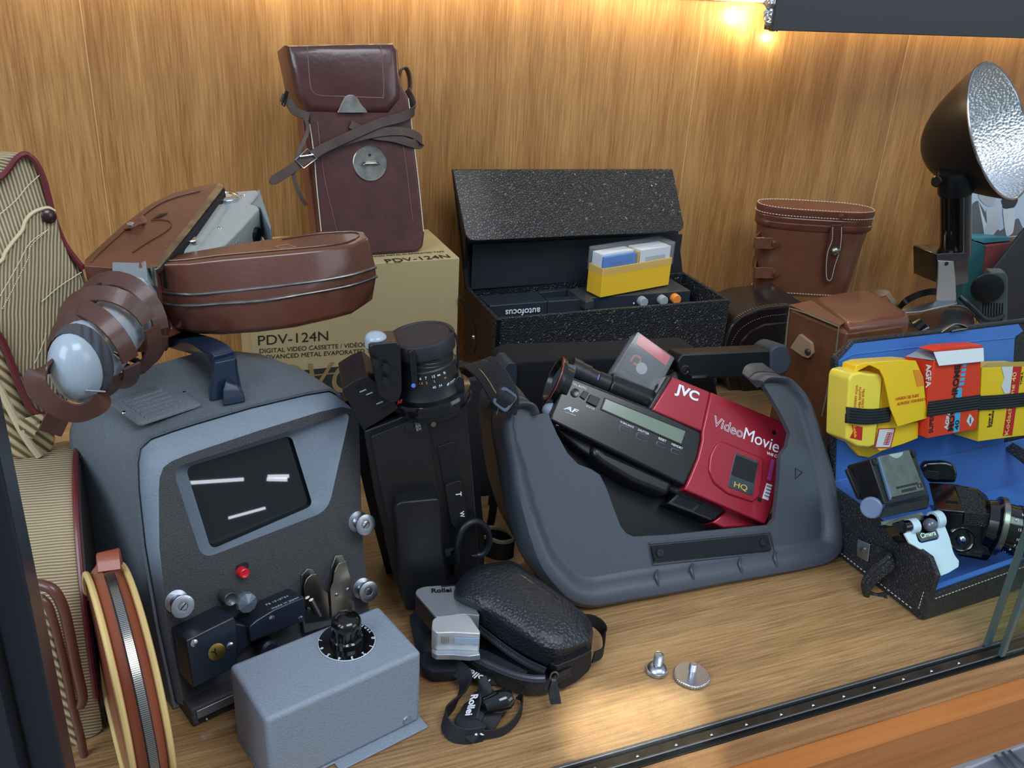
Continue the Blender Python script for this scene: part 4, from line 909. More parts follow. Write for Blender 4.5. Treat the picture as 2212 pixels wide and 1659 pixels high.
# ============================================================ upright black camcorder
KP = Plane(at_z(880, 1320, 0), -8, 0)
m_cb = M('camcorder_black', (24, 25, 28), .3, coat=.15); m_cb2 = M('camcorder_satin', (20, 22, 26), .4)
kc = thing('camcorder', 'large black camcorder standing on end with its capped lens pointing up', 'camcorder', KP.o+V((.03, .04, 0)))
def kp(name, pts, off, depth, mat=None, bevel=.0015, parent=None, r=.002, **k):
    return put(name, prism(clampz(rnd(KP.L(pts, off), r, 3), .0012), -KP.n*depth), mat or m_cb, parent or kc, bevel=bevel, **k)
kp('body', [(787, 932), (860, 905), (919, 872), (960, 858), (990, 812), (1002, 815), (1013, 930), (1021, 1020), (1031, 1150), (1036, 1262), (985, 1300), (880, 1320), (866, 1290), (848, 1240), (812, 1080)], 0, .055, bevel=.004)
cp_ = kp('cassette_cover', [(801, 944), (919, 897), (927, 940), (945, 1060), (962, 1180), (968, 1290), (880, 1318), (868, 1262), (845, 1160), (815, 1020)], .005, .006, bevel=.0025)
bat = kp('battery', [(852, 1098), (862, 1086), (946, 1078), (950, 1086), (956, 1180), (966, 1292), (960, 1302), (876, 1322), (866, 1270)], .020, .019, m_cb2, bevel=.006, r=.004)
cpn = [(738, 841), (768, 822), (795, 812), (830, 842), (862, 882), (820, 910), (785, 930)]
m_pan = M('control_panel_black', (22, 22, 26), .45)
top_ = kp('control_panel', cpn, .0, .05, m_pan, bevel=.003)
for i, (x, y) in enumerate(((766, 838), (776, 846), (800, 862), (812, 872), (826, 884), (790, 852))): put('panel_marking', prism(KP.L([(x, y), (x+14, y-6), (x+16, y-4), (x+2, y+2)], .0004), KP.n*.0002), m_grey_print if i % 2 else m_black, top_, smooth=False)
kp('grip_head', [(796, 752), (802, 744), (822, 742), (858, 738), (866, 752), (869, 845), (862, 866), (838, 872), (816, 852), (806, 800)], .008, .024, bevel=.004, r=.003)
for (x, y) in ((805, 775), (828, 785), (828, 815)): kp('key', [(x, y), (x+12, y+4), (x+12, y+20), (x, y+16)], .0128, .001, m_blackm, bevel=.0003, r=.0005)
kp('rear_body', [(742, 870), (800, 840), (990, 820), (1030, 980), (1046, 1150), (1044, 1262), (880, 1296), (836, 1262), (792, 1080)], -.054, .022, m_cb2, bevel=.003)
b0 = KP(812, 738, -.004)+V((0, 0, .001))
put('shutter_button', lathe(b0, (0, -.1, 1), [(-.004, .0085), (.002, .0085), (.0045, .0075), (.006, .005), (.0065, .0005)], 24), m_grip, kc, label='pale round button')
red = text('AF', KP, (858, 874), (872, 868), M('red_print', (190, 40, 48), .5), kc, off=.002, weight=.02, shear=.3)
lt = KP(908, 722, -.018); lbm = KP(929, 846, -.018)
axl = (lt-lbm).normalized(); LL = (lt-lbm).length
lensb = put('lens_barrel', lathe(lbm, axl, [(-.012, .030), (-.004, .031), (.0, .0295), (.004, .0265), (.010, .0258), (.012, .0252), (.028, .0242), (.029, .0232), (LL-.014, .0232), (LL-.012, .0228)], 48), M('lens_black', (30, 32, 36), .4), kc)
for i in range(5): put('barrel_ring', tube([lbm+axl*(.032+.003*i)+(KP.u*math.cos(a)+axl.cross(KP.u)*math.sin(a))*.0233 for a in [2*math.pi*j/40 for j in range(40)]], .0005, 5, closed=True, smooth=False), m_cb, lensb)
put('lens_collar', lathe(lbm, axl, [(-.006, .034), (.0, .0345), (.003, .033), (.004, .029), (.004, .026)], 48), m_blackg, kc)
capm = put('lens_cap', lathe(lbm, axl, [(LL-.013, .0236), (LL-.012, .0262), (LL-.001, .0268), (LL, .0262), (LL+.0005, .0235), (LL-.0004, .0225), (LL-.0004, .0005)], 48), M('cap_black', (34, 36, 42), .5, bump=('noise', 900, .2)), kc)
def lens_text(s, ang, h, size, mat, nm='printed_text'):
    x = (KP.u-axl*KP.u.dot(axl)).normalized(); y = axl.cross(x)
    d = x*math.cos(math.radians(ang))+y*math.sin(math.radians(ang)); c = lbm+axl*h+d*.0249
    q = axes_plane(c, axl.cross(d), axl); q.n = d
    text(s, q, None, None, mat, lensb, fs=size, pts3=(c-q.u*.001, c+q.u*.001))
m_or = M('orange_print', (216, 150, 84), .6)
for s, a in (('8', -122), ('6', -108), ('7', -98), ('15', -84), ('∞', -74), ('ft', -62)): lens_text(s, a, .0235, .0032, m_white)
for s, a in (('1.5', -108), ('2', -98), ('5', -84), ('m', -62)): lens_text(s, a, .0195, .0026, m_or)
for s, a in (('40', -86), ('54', -74), ('AF ZOOM', -48)): lens_text(s, a, .0145 if s != 'AF ZOOM' else .013, .0028, m_white)
lev = put('focus_lever', prism(rnd(KP.L([(882, 762), (892, 756), (899, 768), (903, 838), (890, 842), (886, 790)], .0095), .001), -KP.n*.01), m_cb2, lensb, bevel=.001)
put('blue_mark', lathe(KP(893, 833, .0096), KP.n, [(0, .0018), (.0006, .0016)], 12), M('blue_mark', (88, 126, 214), .3), lev)
for (x, y) in ((954, 876), (978, 866), (936, 916)): put('screw', lathe(KP(x, y, 0), KP.n, [(0, .0024), (.0008, .0022), (.001, .0006)], 14), m_dsteel, kc)
kp('label_window', [(944, 966), (976, 954), (984, 958), (994, 1036), (959, 1050)], .0012, .002, m_cb2, bevel=.0005)
rk = kp('zoom_rocker', [(961, 1053), (966, 1047), (990, 1039), (997, 1041), (1011, 1124), (985, 1144), (974, 1130)], .006, .006, m_cb2, bevel=.0015)
text('T', KP, (984, 1064), (984.5, 1073), m_white, rk, off=.0064, hfac=1, pts3=None)
text('W', KP, (993, 1106), (994.5, 1118), m_white, rk, off=.0064)
text('QUICK', KP, (902, 909), (905, 930), m_grey_print, cp_, off=.0053); text('REVIEW', KP, (896, 909), (899, 932), m_grey_print, cp_, off=.0053)
kp('latch_key', [(875, 918), (892, 911), (896, 930), (879, 937)], .0062, .0014, m_blackm, bevel=.0004, r=.0004, parent=cp_)
put('metal_latch', prism(KP.L([(958, 1195), (982, 1188), (985, 1196), (960, 1205)], .002), -KP.n*.003), m_chrome, kc)
put('cap_cord', tube([KP(x, y, o) for x, y, o in ((972, 712, -.01), (984, 724, -.012), (990, 760, -.012), (988, 800, -.012), (982, 826, -.012))], .0008, 6), m_cable, kc)
put('cap_cord', tube([KP(x, y, o) for x, y, o in ((968, 722, -.01), (975, 735, -.012), (976, 770, -.012), (970, 795, -.012))], .0008, 6), m_cable, kc)
put('power_cable', tube([at_z(968, 1262, .006), KP(984, 1225, .004), KP(988, 1180, .012), KP(1000, 1142, .012), KP(1026, 1126, .008), KP(1050, 1140, .002), KP(1057, 1170, -.002), KP(1044, 1196, -.002), KP(1018, 1200, -.002)], .0028, 10), m_cable, kc)
# webbing roll beside the camcorder
wr = thing('webbing_roll', 'rolled black webbing strap with beige edge lying behind the power cable', 'strap', at_z(1075, 1215, 0))
put('webbing', strap([at_z(1035, 1165, .02), at_z(1060, 1160, .022), at_z(1095, 1168, .022), at_z(1108, 1186, .02), at_z(1080, 1192, .02), at_z(1045, 1180, .018), at_z(1020, 1160, .018)], V((0, 0, 1)), .020, .002), m_blackm, wr)
put('beige_edge', strap([p+V((0, 0, .011)) for p in (at_z(1035, 1165, .02), at_z(1060, 1160, .022), at_z(1095, 1168, .022), at_z(1108, 1186, .02), at_z(1080, 1192, .02), at_z(1045, 1180, .018))], V((0, 0, 1)), .003, .0026), M('beige_web', (152, 138, 112), .8, bump=('noise', 600, .8)), wr, label='beige woven edge')
# ============================================================ black bag behind the grey case
BB = Plane(at_z(1300, 1000, 0), 0, 0)
bbo = thing('leather_bag', 'low black grained leather bag behind the grey plastic case', 'bag', BB.o)
q = rnd(clampz(BB.L([(1094, 800), (1104, 786), (1130, 778), (1330, 772), (1520, 760), (1540, 790), (1545, 1100), (1100, 1130)]), .002), .012, 4)
put('body', prism(q, V((0, .05, 0))), M('grained_black', (26, 28, 32), .75, spec=.25, bump=('noise', 700, .8)), bbo, bevel=.012, seg=4)
put('corner_cap', prism(rnd(BB.L([(1090, 830), (1090, 796), (1098, 784), (1112, 784), (1118, 796), (1116, 835)], .004), .002), V((0, .03, 0))), M('cap_plastic', (48, 56, 66), .35), bbo, bevel=.002)
# ============================================================ grey plastic hard case
m_gc = M('slate_plastic', (68, 75, 84), .38, bump=('noise', 1200, .25), dirt=((128, 138, 150), 260, .74))
G = Plane(at_z(1240, 1326, 0), -1, 30)
gc = thing('hard_case', 'open slate-grey moulded plastic case leaning back, cradling the red camcorder', 'case', at_z(1500, 1300, 0)+V((0, .03, 0)))
gpx = [(1160, 892), (1153, 876), (1138, 867), (1114, 866), (1095, 878), (1083, 900), (1080, 937), (1086, 975), (1094, 1013), (1104, 1070), (1117, 1127), (1130, 1175), (1147, 1222), (1163, 1250), (1185, 1277), (1205, 1297), (1231, 1312), (1260, 1318), (1288, 1318), (1360, 1304), (1440, 1291), (1560, 1268), (1687, 1246), (1730, 1238), (1763, 1230), (1784, 1222), (1800, 1210), (1811, 1194), (1817, 1168), (1816, 1138), (1811, 1104), (1804, 1070), (1790, 1012), (1774, 956), (1759, 912), (1744, 872), (1730, 848), (1713, 830), (1700, 819), (1687, 814), (1660, 811), (1642, 813), (1630, 822)]
wsc = [min(1, max(.26, .26+(i-3)*.07), max(.26, .26+(len(gpx)-4-i)*.06)) for i in range(len(gpx))]
gpts = smooth_path(G.L(gpx), 2); gw = [wsc[min(len(wsc)-1, i//2)] for i in range(len(gpts))]
def ginset(d, scaled=True):
    res = []; m = len(gpts)
    for i in range(m):
        t = (gpts[min(i+2, m-1)]-gpts[max(i-2, 0)]).normalized(); nv = G.n.cross(t); res.append(gpts[i]+nv*(d*(gw[i] if scaled else 1)))
    return res
_c = G(1450, 1080); _t = ginset(.01)
gsg = 1 if (_t[20]-_c).length < (gpts[20]-_c).length else -1
gk = [min(1, .30+.035*i, .22+.03*(len(gpts)-1-i)) for i in range(len(gpts))]
def gi(d, h, back=0): return clampz([q_+G.n*h+bvec*back*gk[i] for i, q_ in enumerate(ginset(gsg*d))], .001)
bvec = V((0.004, .085, .003))
prf = [(.004, -.006, .98), (.0, -.004, 1), (0, -.004, .35), (-.0012, -.004, .33), (-.0012, -.004, .28), (0, -.004, .26), (0, -.001, .08), (.002, .006, .02), (.006, .0105, 0), (.012, .0125, 0), (.019, .011, 0), (.024, .0060, 0), (.027, .0038, 0), (.030, .003, 0), (.032, -.003, 0), (.012, -.006, .06), (.006, -.006, .2)]
cols = [gi(d, h, b) for d, h, b in prf]
rings_ = [[c[i] for c in cols] for i in range(len(gpts))]
shell = put('shell', loft(rings_), m_gc, gc)
inl = ginset(gsg*.029)
cute = [(1166, 894), (1183, 894), (1186, 905), (1200, 937), (1223, 979), (1246, 1003), (1273, 1013), (1293, 1026), (1306, 1052), (1322, 1096), (1337, 1136), (1350, 1152), (1366, 1159), (1440, 1155), (1592, 1140), (1660, 1134), (1671, 1120), (1680, 1032), (1683, 984), (1697, 964), (1703, 935), (1684, 895), (1654, 845), (1640, 824)]
fp = [p+G.n*.003 for p in inl]+[p+G.n*.003 for p in reversed(G.L(cute))]
put('front_wall', prism(fp, -G.n*.0065), m_gc, gc, bevel=.0016)
put('inner_liner', prism(clampz([G(x, y, -.0)+bvec*.93 for x, y in ((1180, 1050), (1330, 1050), (1600, 1040), (1690, 1000), (1700, 1150), (1690, 1290), (1220, 1360))], .003), V((0, .001, 0))), M('liner_dark', (22, 26, 32), .6), gc)
put('case_floor', prism([V((p.x, p.y, .003)) for p in (G(1200, 1290)+bvec*.1, G(1780, 1205)+bvec*.1, G(1780, 1205)+bvec*.95, G(1200, 1290)+bvec*.95)], V((0, 0, .003))), _M['liner_dark'], gc)
put('parting_seam', tube(gi(-.0014, -.004, .305), .0005, 5, smooth=False), m_blackm, gc)
vl = put('velcro_pad', prism(rnd(G.L([(1407, 1180), (1659, 1155), (1667, 1189), (1415, 1214)], .0065), .001), -G.n*.006), M('velcro_black', (22, 26, 32), .9, bump=('noise', 900, 1)), gc, bevel=.0004)
for x, y in ((1425, 1195), (1648, 1172)): put('snap_stud', lathe(G(x, y, .0066), G.n, [(0, .004), (.001, .0038), (.0013, .0026), (.0008, .0005)], 18), m_black, vl)
put('pad_frame', tube([G(x, y, .0045) for x, y in ((1403, 1174), (1662, 1149), (1673, 1192), (1411, 1219))], .0009, 6, closed=True, smooth=False), m_gc, gc)
for x, y in ((1420, 1232), (1496, 1218), (1600, 1205), (1676, 1192)):
    put('moulded_rib', tube([G(x, y, .006), G(x-3, y+12, .0115), G(x+2, y+28, .0125), G(x+2, y+42, .008)], .0013, 6), m_gc, gc)
put('moulded_triangle', tube([G(x, y, .0032) for x, y in ((1718, 1012), (1718, 1035), (1733, 1020))], .0005, 5, closed=True, smooth=False), m_black, gc)
# ============================================================ shoulder strap of the hard case
m_web = M('webbing_grey_black', (36, 38, 42), .7, bump=('wave', 300, .6))
ss = thing('shoulder_strap', 'black webbing shoulder strap with yellow pinstripes and slate slider buckle', 'strap', at_z(1080, 1000, 0)+V((0, .0, .0)))
pth = [at_y(x, y, o) for x, y, o in ((996, 816, .75), (1008, 794, .73), (1032, 784, .705), (1055, 800, .685), (1080, 838, .662), (1090, 862, .650), (1084, 890, .648))]
put('webbing', strap(pth, [V((.8, -.3, .35))]*3+[V((.8, -.2, .5))]*4, .026, .0022), m_web, ss)
for s in (-.22, .22): put('pinstripe', strap([p+V((.8, -.25, .45)).normalized()*.026*s+V((0, -.0014, .0006)) for p in pth], [V((.8, -.3, .35))]*3+[V((.8, -.2, .5))]*4, .0008, .0006), M('pinstripe_yellow', (150, 142, 90), .7), ss)
sbp_ = Plane(at_y(1088, 862, .643), 0, 25)
fr = rnd(sbp_.L([(1058, 868), (1085, 833), (1117, 856), (1090, 893)]), .004, 4); fr_in = rnd(sbp_.L([(1066, 868), (1086, 842), (1109, 857), (1089, 884)]), .003, 4)
slider = put('slider_buckle', join((fr+fr_in+[p+sbp_.n*.004 for p in fr]+[p+sbp_.n*.004 for p in fr_in], [(i, (i+1) % len(fr), len(fr)+(i+1) % len(fr), len(fr)+i) for i in range(len(fr))]+[(2*len(fr)+i, 2*len(fr)+(i+1) % len(fr), 3*len(fr)+(i+1) % len(fr), 3*len(fr)+i) for i in range(len(fr))]+[(i, (i+1) % len(fr), 2*len(fr)+(i+1) % len(fr), 2*len(fr)+i) for i in range(len(fr))]+[(len(fr)+i, len(fr)+(i+1) % len(fr), 3*len(fr)+(i+1) % len(fr), 3*len(fr)+i) for i in range(len(fr))])), M('slider_slate', (78, 92, 110), .4), ss, bevel=.0005)
put('webbing_fold', strap([sbp_(1098, 846, .001), sbp_(1091, 857, .005), sbp_(1079, 874, .001)], sbp_.u+sbp_.v*-.6, .017, .002), m_web, slider)
put('hanging_web', strap([at_y(x, y, o) for x, y, o in ((1062, 880, .70), (1058, 930, .71), (1062, 1000, .71), (1068, 1060, .70), (1062, 1120, .70), (1052, 1150, .70))], V((1, -.2, 0)), .008, .0015), m_web, ss)
put('hanging_web', strap([at_y(x, y, o) for x, y, o in ((1075, 890, .69), (1068, 960, .70), (1066, 1030, .70), (1060, 1090, .70))], V((1, 0, 0)), .006, .0015), m_web, ss)
# ============================================================ red and black camcorder
JO = CAM+(V((.4146, .6097, .1141))-CAM)*1.07
a_, b_, c_ = (math.radians(x) for x in (-42.22, 21.58, -21.71))
from mathutils import Euler
Rj = Euler((a_, b_, c_), 'XYZ').to_matrix()
J = Plane(JO); J.u = Rj.col[0].copy(); J.v = Rj.col[2].copy(); J.n = -Rj.col[1]
z3 = lambda pts: [(1140+x/3.687, 800+y/3.687) for x, y in pts]
jv = thing('red_camcorder', 'red and black home video camcorder lying tilted in the slate plastic case', 'camcorder', J(1450, 960, -.03))
m_red = M('metallic_red', (158, 34, 52), .3, metal=.25, coat=.6); m_jb = M('camcorder_panel', (20, 22, 25), .28, coat=.3)
def jp(name, pts, off, depth, mat, parent=None, bevel=.001, r=0, label=None, smooth=True):
    P = J.L(z3(pts), off); P = rnd(P, r, 4) if r else P
    return put(name, prism(P, -J.n*depth), mat, parent or jv, bevel=bevel, label=label, smooth=smooth)
TH = .052
panel = jp('control_side', [(312, 32), (985, 300), (1384, 482), (1384, 560), (1352, 700), (1290, 850), (1250, 925), (170, 400), (182, 345)], 0, TH, m_jb, bevel=.003)
jp('red_shoulder', [(1155, 50), (1456, 172), (1386, 486), (988, 316)], .0006, TH, m_red, bevel=.0015)
jp('black_shoulder', [(1115, 34), (1156, 50), (990, 318), (960, 300)], -.0005, TH, m_jb, bevel=.0015)
rb_ = jp('red_rear', [(1458, 170), (2062, 425), (2076, 450), (1950, 1090), (1905, 1215), (1880, 1222), (1245, 950), (1290, 850), (1352, 700), (1386, 560), (1388, 486)], .001, TH, m_red, bevel=.003)
jp('rear_edge', [(2040, 480), (2078, 455), (1912, 1215), (1880, 1225)], -.004, TH*.95, m_jb, bevel=.001)
# underside of the camera (its bottom face) built as a stepped block
bt = [J.L(z3([(175, 400), (1250, 930), (1885, 1215)]), -.003), J.L(z3([(175, 400), (1250, 930), (1885, 1215)]), -TH)]
jp('lower_body', [(190, 380), (1250, 900), (1560, 1060), (1540, 1140), (1230, 1010), (700, 760), (560, 730), (420, 640), (230, 480)], -.012, .035, m_cb2, bevel=.003)
jp('hand_grip', [(520, 570), (640, 640), (1180, 880), (1120, 1010), (840, 900), (600, 760), (500, 680)], -.006, .03, m_cb, bevel=.006)
jp('base_foot', [(1590, 1118), (1900, 1222), (1800, 1240), (1560, 1255), (1468, 1212)], -.014, .03, m_red, bevel=.0015)
jp('vent_block', [(1215, 960), (1585, 1110), (1460, 1200), (1110, 1060)], -.013, .02, m_cb2, bevel=.001)
for i in range(9):
    t = i/8
    put('vent_slat', tube(J.L(z3([(1235-75*t, 975+70*t), (1385-75*t, 1035+70*t)]), -.0125), .0006, 5, smooth=False), m_cb, jv)
    put('vent_slat', tube(J.L(z3([(1400-70*t, 1048+70*t), (1560-70*t, 1110+70*t)]), -.0125), .0006, 5, smooth=False), m_cb, jv)
lcd = jp('display_frame', [(612, 215), (1272, 482), (1232, 600), (578, 312)], .0008, .001, m_black, panel, bevel=.0003)
jp('display', [(622, 228), (1256, 486), (1222, 584), (592, 306)], .0012, .0005, M('lcd_green', (112, 128, 112), .2, coat=.6), lcd, bevel=0, smooth=False)
def pill(cx, cy, L, w, mat=m_jb, nm='button', h=.0012):
    c = J(*z3([(cx, cy)])[0], 0); P = []
    s = 1/3.687/FPX*.80
    for k in range(16):
        a = math.pi*2*k/16; P.append(c+J.u*((L-w)*s*(1 if math.cos(a) > 0 else -1)+w*s*math.cos(a))+J.v*w*s*math.sin(a))
    rim = put('button_rim', tube([p+J.n*.0002 for p in P], .0004, 5, closed=True, smooth=False), m_grey_print, panel)
    put(nm, prism([p for p in P], J.n*h), mat, panel, bevel=.0004)
pill(775, 470, 55, 26); pill(910, 530, 55, 26); pill(1060, 592, 42, 17); pill(1175, 645, 42, 17)
put('round_button', lathe(J(*z3([(375, 180)])[0]), J.n, [(0, .0044), (.0012, .0044), (.0009, .0036), (.0008, .0005)], 24), m_jb, panel)
jp('slide_switch', [(415, 205), (450, 160), (490, 180), (455, 235)], .0016, .002, m_black, panel, bevel=.0005)
jp('slide_switch', [(470, 250), (500, 190), (580, 222), (550, 290)], .0022, .003, m_cb2, panel, bevel=.0006)
tx = lambda s, a, b, mat=m_white, par=None, off=.0004, **k: text(s, J, z3([a])[0], z3([b])[0], mat, par or panel, off=off, **k)
tx('FULL AUTO', (346, 108), (464, 156), weight=.01); tx('FOCUS', (464, 292), (528, 316)); tx('W.BALANCE', (733, 414), (842, 462)); tx('SHUTTER', (876, 478), (963, 516)); tx('RESET', (1040, 548), (1100, 574)); tx('MEMORY', (1144, 594), (1232, 632))
tx('AF', (282, 306), (400, 350), weight=.03, shear=.3, hfac=.55); tx('AUTO FOCUS', (296, 336), (380, 366), shear=.2)
tx('POWER', (228, 440), (288, 446), off=-.002)
tx('JVC', (1172, 172), (1354, 246), par=rb_, off=.0012, weight=.035, hfac=.85)
tx('Video', (1468, 432), (1706, 540), par=rb_, off=.0016, outline=.016)
tx('Movie', (1714, 543), (1992, 658), par=rb_, off=.0016, weight=0, hfac=1.05)
tx('VHS C', (1902, 668), (1982, 696), par=rb_, off=.0014, weight=.01)
door = jp('cassette_door', [(1545, 560), (1880, 700), (1872, 840), (1850, 1000), (1800, 1050), (1600, 985), (1490, 900), (1442, 790), (1452, 680), (1495, 590)], .0035, .004, m_red, rb_, bevel=.0015, r=.003)
jp('door_window', [(1655, 655), (1842, 730), (1788, 1000), (1592, 925)], .0042, .001, M('window_smoke', (60, 66, 72), .12, coat=.8), door, bevel=.0003, r=.001)
jp('tape_label', [(1662, 675), (1832, 742), (1800, 900), (1622, 830)], .0046, .0005, m_blackm, door, bevel=0, smooth=False)
tx('HQ', (1640, 925), (1745, 962), mat=M('gold_print', (196, 168, 80), .5), par=door, off=.0048, weight=.01, hfac=.75)
for x, y in ((1960, 495), (1846, 1030)): put('screw_recess', lathe(J(*z3([(x, y)])[0], .0011), J.n, [(0, .0024), (.0004, .0022)], 18), m_black, rb_)
st1 = jp('white_sticker', [(1902, 898), (1948, 914), (1916, 1036), (1868, 1018)], .0014, .0003, M('paper_white', (214, 216, 222), .6), rb_, bevel=0, smooth=False)
jp('purple_sticker', [(1942, 706), (1968, 716), (1936, 880), (1906, 868)], .0014, .0003, M('sticker_purple', (150, 60, 120), .5), rb_, bevel=0, smooth=False)
for i in range(4): tx('IIIIII', (1893-6*i+10, 925+26*i), (1930-6*i+10, 938+26*i), mat=m_print, par=st1, off=.0016, hfac=.6)
# top mounted parts
def jt(x, y, off): return J(*z3([(x, y)])[0], off)
l0, l1 = J(1238, 800, -.020), J(1312, 832, -.020); l2 = J(1412, 872, -.022)
lenj = put('lens_barrel', lathe(l0, (l1-l0), [(-.004, .0125), (.006, .0125), (.0065, .0115), (.016, .0115), (.0165, .0098), (.026, .0098), (.0265, .0105), ((l1-l0).length, .0105)], 30), M('lens_black', (30, 32, 36), .4), jv)
put('blue_mark', join(box(axes_plane(l0+(l1-l0)*.62-J.v*0+J.n*.0100, (l1-l0), J.v), 0, .0008, -.003, .003, 0, .0004)), M('blue_mark', (88, 126, 214), .3), lenj)
put('microphone_tube', tube([l1, l1.lerp(l2, .3), l2], .0128, 20, smooth=False), m_jb, jv, bevel=.002)
hd_ = J(1196, 822, -.012); hx_ = -J.u*.9+J.v*.1+J.n*.15
hood = put('lens_hood', lathe(hd_+J.u*.014, -J.u, [(0, .018), (.008, .019), (.009, .0235), (.012, .0245), (.015, .0245), (.016, .0235), (.0155, .021), (.008, .018), (.007, .0005)], 44), m_jb, jv)
put('red_ring', tube([hd_-J.u*.0005+(J.v*math.cos(2*math.pi*j/40)+J.n*math.sin(2*math.pi*j/40))*.0244 for j in range(40)], .0005, 5, closed=True, smooth=False), M('red_line', (190, 70, 60), .4), hood)
put('front_bracket', prism(J.L([(1214, 800), (1222, 783), (1248, 790), (1236, 830), (1208, 905), (1194, 900)], -.003), -J.n*.03), M('bracket_slate', (64, 76, 90), .45), jv, bevel=.0015)
put('side_knob', ball(J(1190, 888, -.014), .009), M('knob_grey', (150, 166, 184), .35), jv)
VP_ = Plane(J(1455, 813, -.030), -6, 12)
vf = put('viewfinder', prism(rnd(VP_.L([(1463, 781), (1474, 765), (1664, 756), (1668, 806), (1648, 816), (1498, 818), (1468, 806)]), .002, 3), -VP_.n*.032), m_cb2, jv, bevel=.0022)
put('eyecup', prism(rnd(VP_.L([(1664, 754), (1683, 743), (1702, 746), (1712, 785), (1702, 806), (1684, 814), (1664, 810)], .002), .004, 4), -VP_.n*.036), M('eyecup_rubber', (48, 56, 66), .6), vf, bevel=.003)
put('pivot_screw', lathe(VP_(1478, 799, 0), VP_.n, [(0, .0058), (.002, .0056), (.0026, .004), (.0018, .0032), (.0022, .0015)], 24), m_cb, vf)
put('metal_slide', prism(VP_.L([(1496, 812), (1530, 811), (1524, 816), (1494, 817)], .001), -VP_.n*.001), m_chrome, vf)
put('viewfinder_arm', prism(J.L([(1405, 868), (1418, 832), (1445, 812), (1462, 800), (1470, 822), (1452, 830), (1420, 885)], -.012), -J.n*.03), m_jb, jv, bevel=.003)
# --- cassette in its clear case
CPn = Plane(J(1400, 850, -.020), -8, 32)
cs_ = thing('video_cassette', 'small video cassette with red label in a clear plastic case', 'cassette', CPn(1395, 850, 0))
cq = [(1374, 721), (1384, 713), (1459, 771), (1410, 866), (1324, 806)]
cq = [(1378, 716), (1458, 773), (1408, 868), (1323, 805)]
put('cassette_body', prism(rnd(CPn.L([(1379, 726), (1450, 776), (1408, 856), (1332, 803)], -.0035), .002), -CPn.n*.012), M('cassette_black', (30, 32, 36), .35), cs_, bevel=.0006)
put('red_label', prism(CPn.L([(1379, 727), (1384, 722), (1448, 770), (1438, 790), (1374, 742)], -.003), CPn.n*.0004), M('label_red', (196, 44, 56), .5), cs_, smooth=False)
wdw = put('tape_window', prism(rnd(CPn.L([(1372, 765), (1425, 800), (1408, 832), (1352, 800)], -.003), .002), CPn.n*.0004), M('tape_window', (58, 50, 52), .15, coat=.6), cs_)
put('reel_hub', lathe(CPn(1386, 796, -.0026), CPn.n, [(0, .0062), (.0003, .006)], 24), M('hub_grey', (150, 154, 158), .5), wdw)
put('label_script', strap(CPn.L([(1362, 780), (1372, 768), (1384, 775), (1378, 788), (1368, 784)], -.0026), CPn.v, .002, .0003), M('script_orange', (176, 84, 58), .6), wdw)
cc2 = put('clear_case', prism(rnd(CPn.L(cq, .0008), .0015, 3), -CPn.n*.019), m_clr, cs_, bevel=.0006)
cut(cc2, prism(inset(CPn.L(cq, -.0004), CPn.n, .0012), -CPn.n*.0166))

sbg = thing('soft_bag', 'soft black padded bag standing behind the slate case strap, beside the upright camcorder', 'bag', at_y(1075, 1150, .80)*1)
sbg.location.z = 0
SBP = Plane(V((.4, .775, 0)), -5, 4)
put('body', prism(clampz(rnd(SBP.L([(985, 850), (1005, 822), (1050, 822), (1078, 840), (1088, 1000), (1090, 1260), (980, 1260)], 0), .01, 4), .0015), V((0, .05, 0))), M('soft_black_cloth', (22, 24, 28), .8, bump=('noise', 600, .4)), sbg, bevel=.01, seg=4)
put('side_zip', tube([SBP(x, y, .001) for x, y in ((1000, 880), (1012, 1000), (1022, 1120))], .0012, 6), m_cable, sbg)
# ============================================================ right side: leather cases
m_tan = M('tan_worn_leather', (100, 62, 40), .38, coat=.25, bump=('noise', 90, .5), var=(22, .25), dirt=((166, 112, 76), 24, .66))
m_tan2 = M('tan_lid_leather', (104, 62, 46), .36, coat=.3, bump=('noise', 120, .4), var=(30, .15))
zt_ = .165
tbx = thing('leather_box_case', 'boxy worn tan leather case with a rounded lid and side strap lug', 'case', at_z(1830, 690, zt_)-V((0, 0, zt_)))
TT = flat(0, z=zt_)
tp_ = [TT(x, y) for x, y in ((1707, 664), (1850, 632), (1876, 636), (1958, 686), (1956, 698), (1832, 714), (1812, 706))]
put('body', prism([p-V((0, 0, .003)) for p in tp_], V((0, 0, -(zt_-.005)))), m_tan, tbx, bevel=.003, seg=3)
put('lid', cushion([TT(x, y) for x, y in ((1752, 648), (1840, 632), (1858, 628), (1880, 634), (1930, 660), (1960, 680), (1965, 688), (1962, 696), (1900, 704), (1834, 713), (1822, 700))], V((0, 0, 1)), [(0, -.030), (-.0006, -.012), (0, -.001), (.003, .0032), (.009, .0048)]), m_tan2, tbx)
put('side_flap', prism([TT(x, y)+V((0, 0, dz)) for x, y, dz in ((1705, 662, .0005), (1752, 652, .0006), (1824, 700, .0006), (1814, 707, .0005))], V((0, 0, .0018))), m_tan2, tbx, bevel=.0006)
lf0, lf1 = TT(1707, 664), TT(1812, 706)
LP0 = axes_plane(lf0, lf1-lf0, (0, 0, 1))
if LP0.n.dot(CAM-lf0) < 0: LP0.n = -LP0.n
edge = M('worn_edge', (112, 100, 84), .6)
put('edge_binding', tube([LP0(x, y, .0012) for x, y in ((1696, 760), (1700, 710), (1706, 666), (1740, 676), (1812, 706), (1806, 760), (1790, 830), (1775, 900))], .0012, 6, smooth=False), edge, tbx)
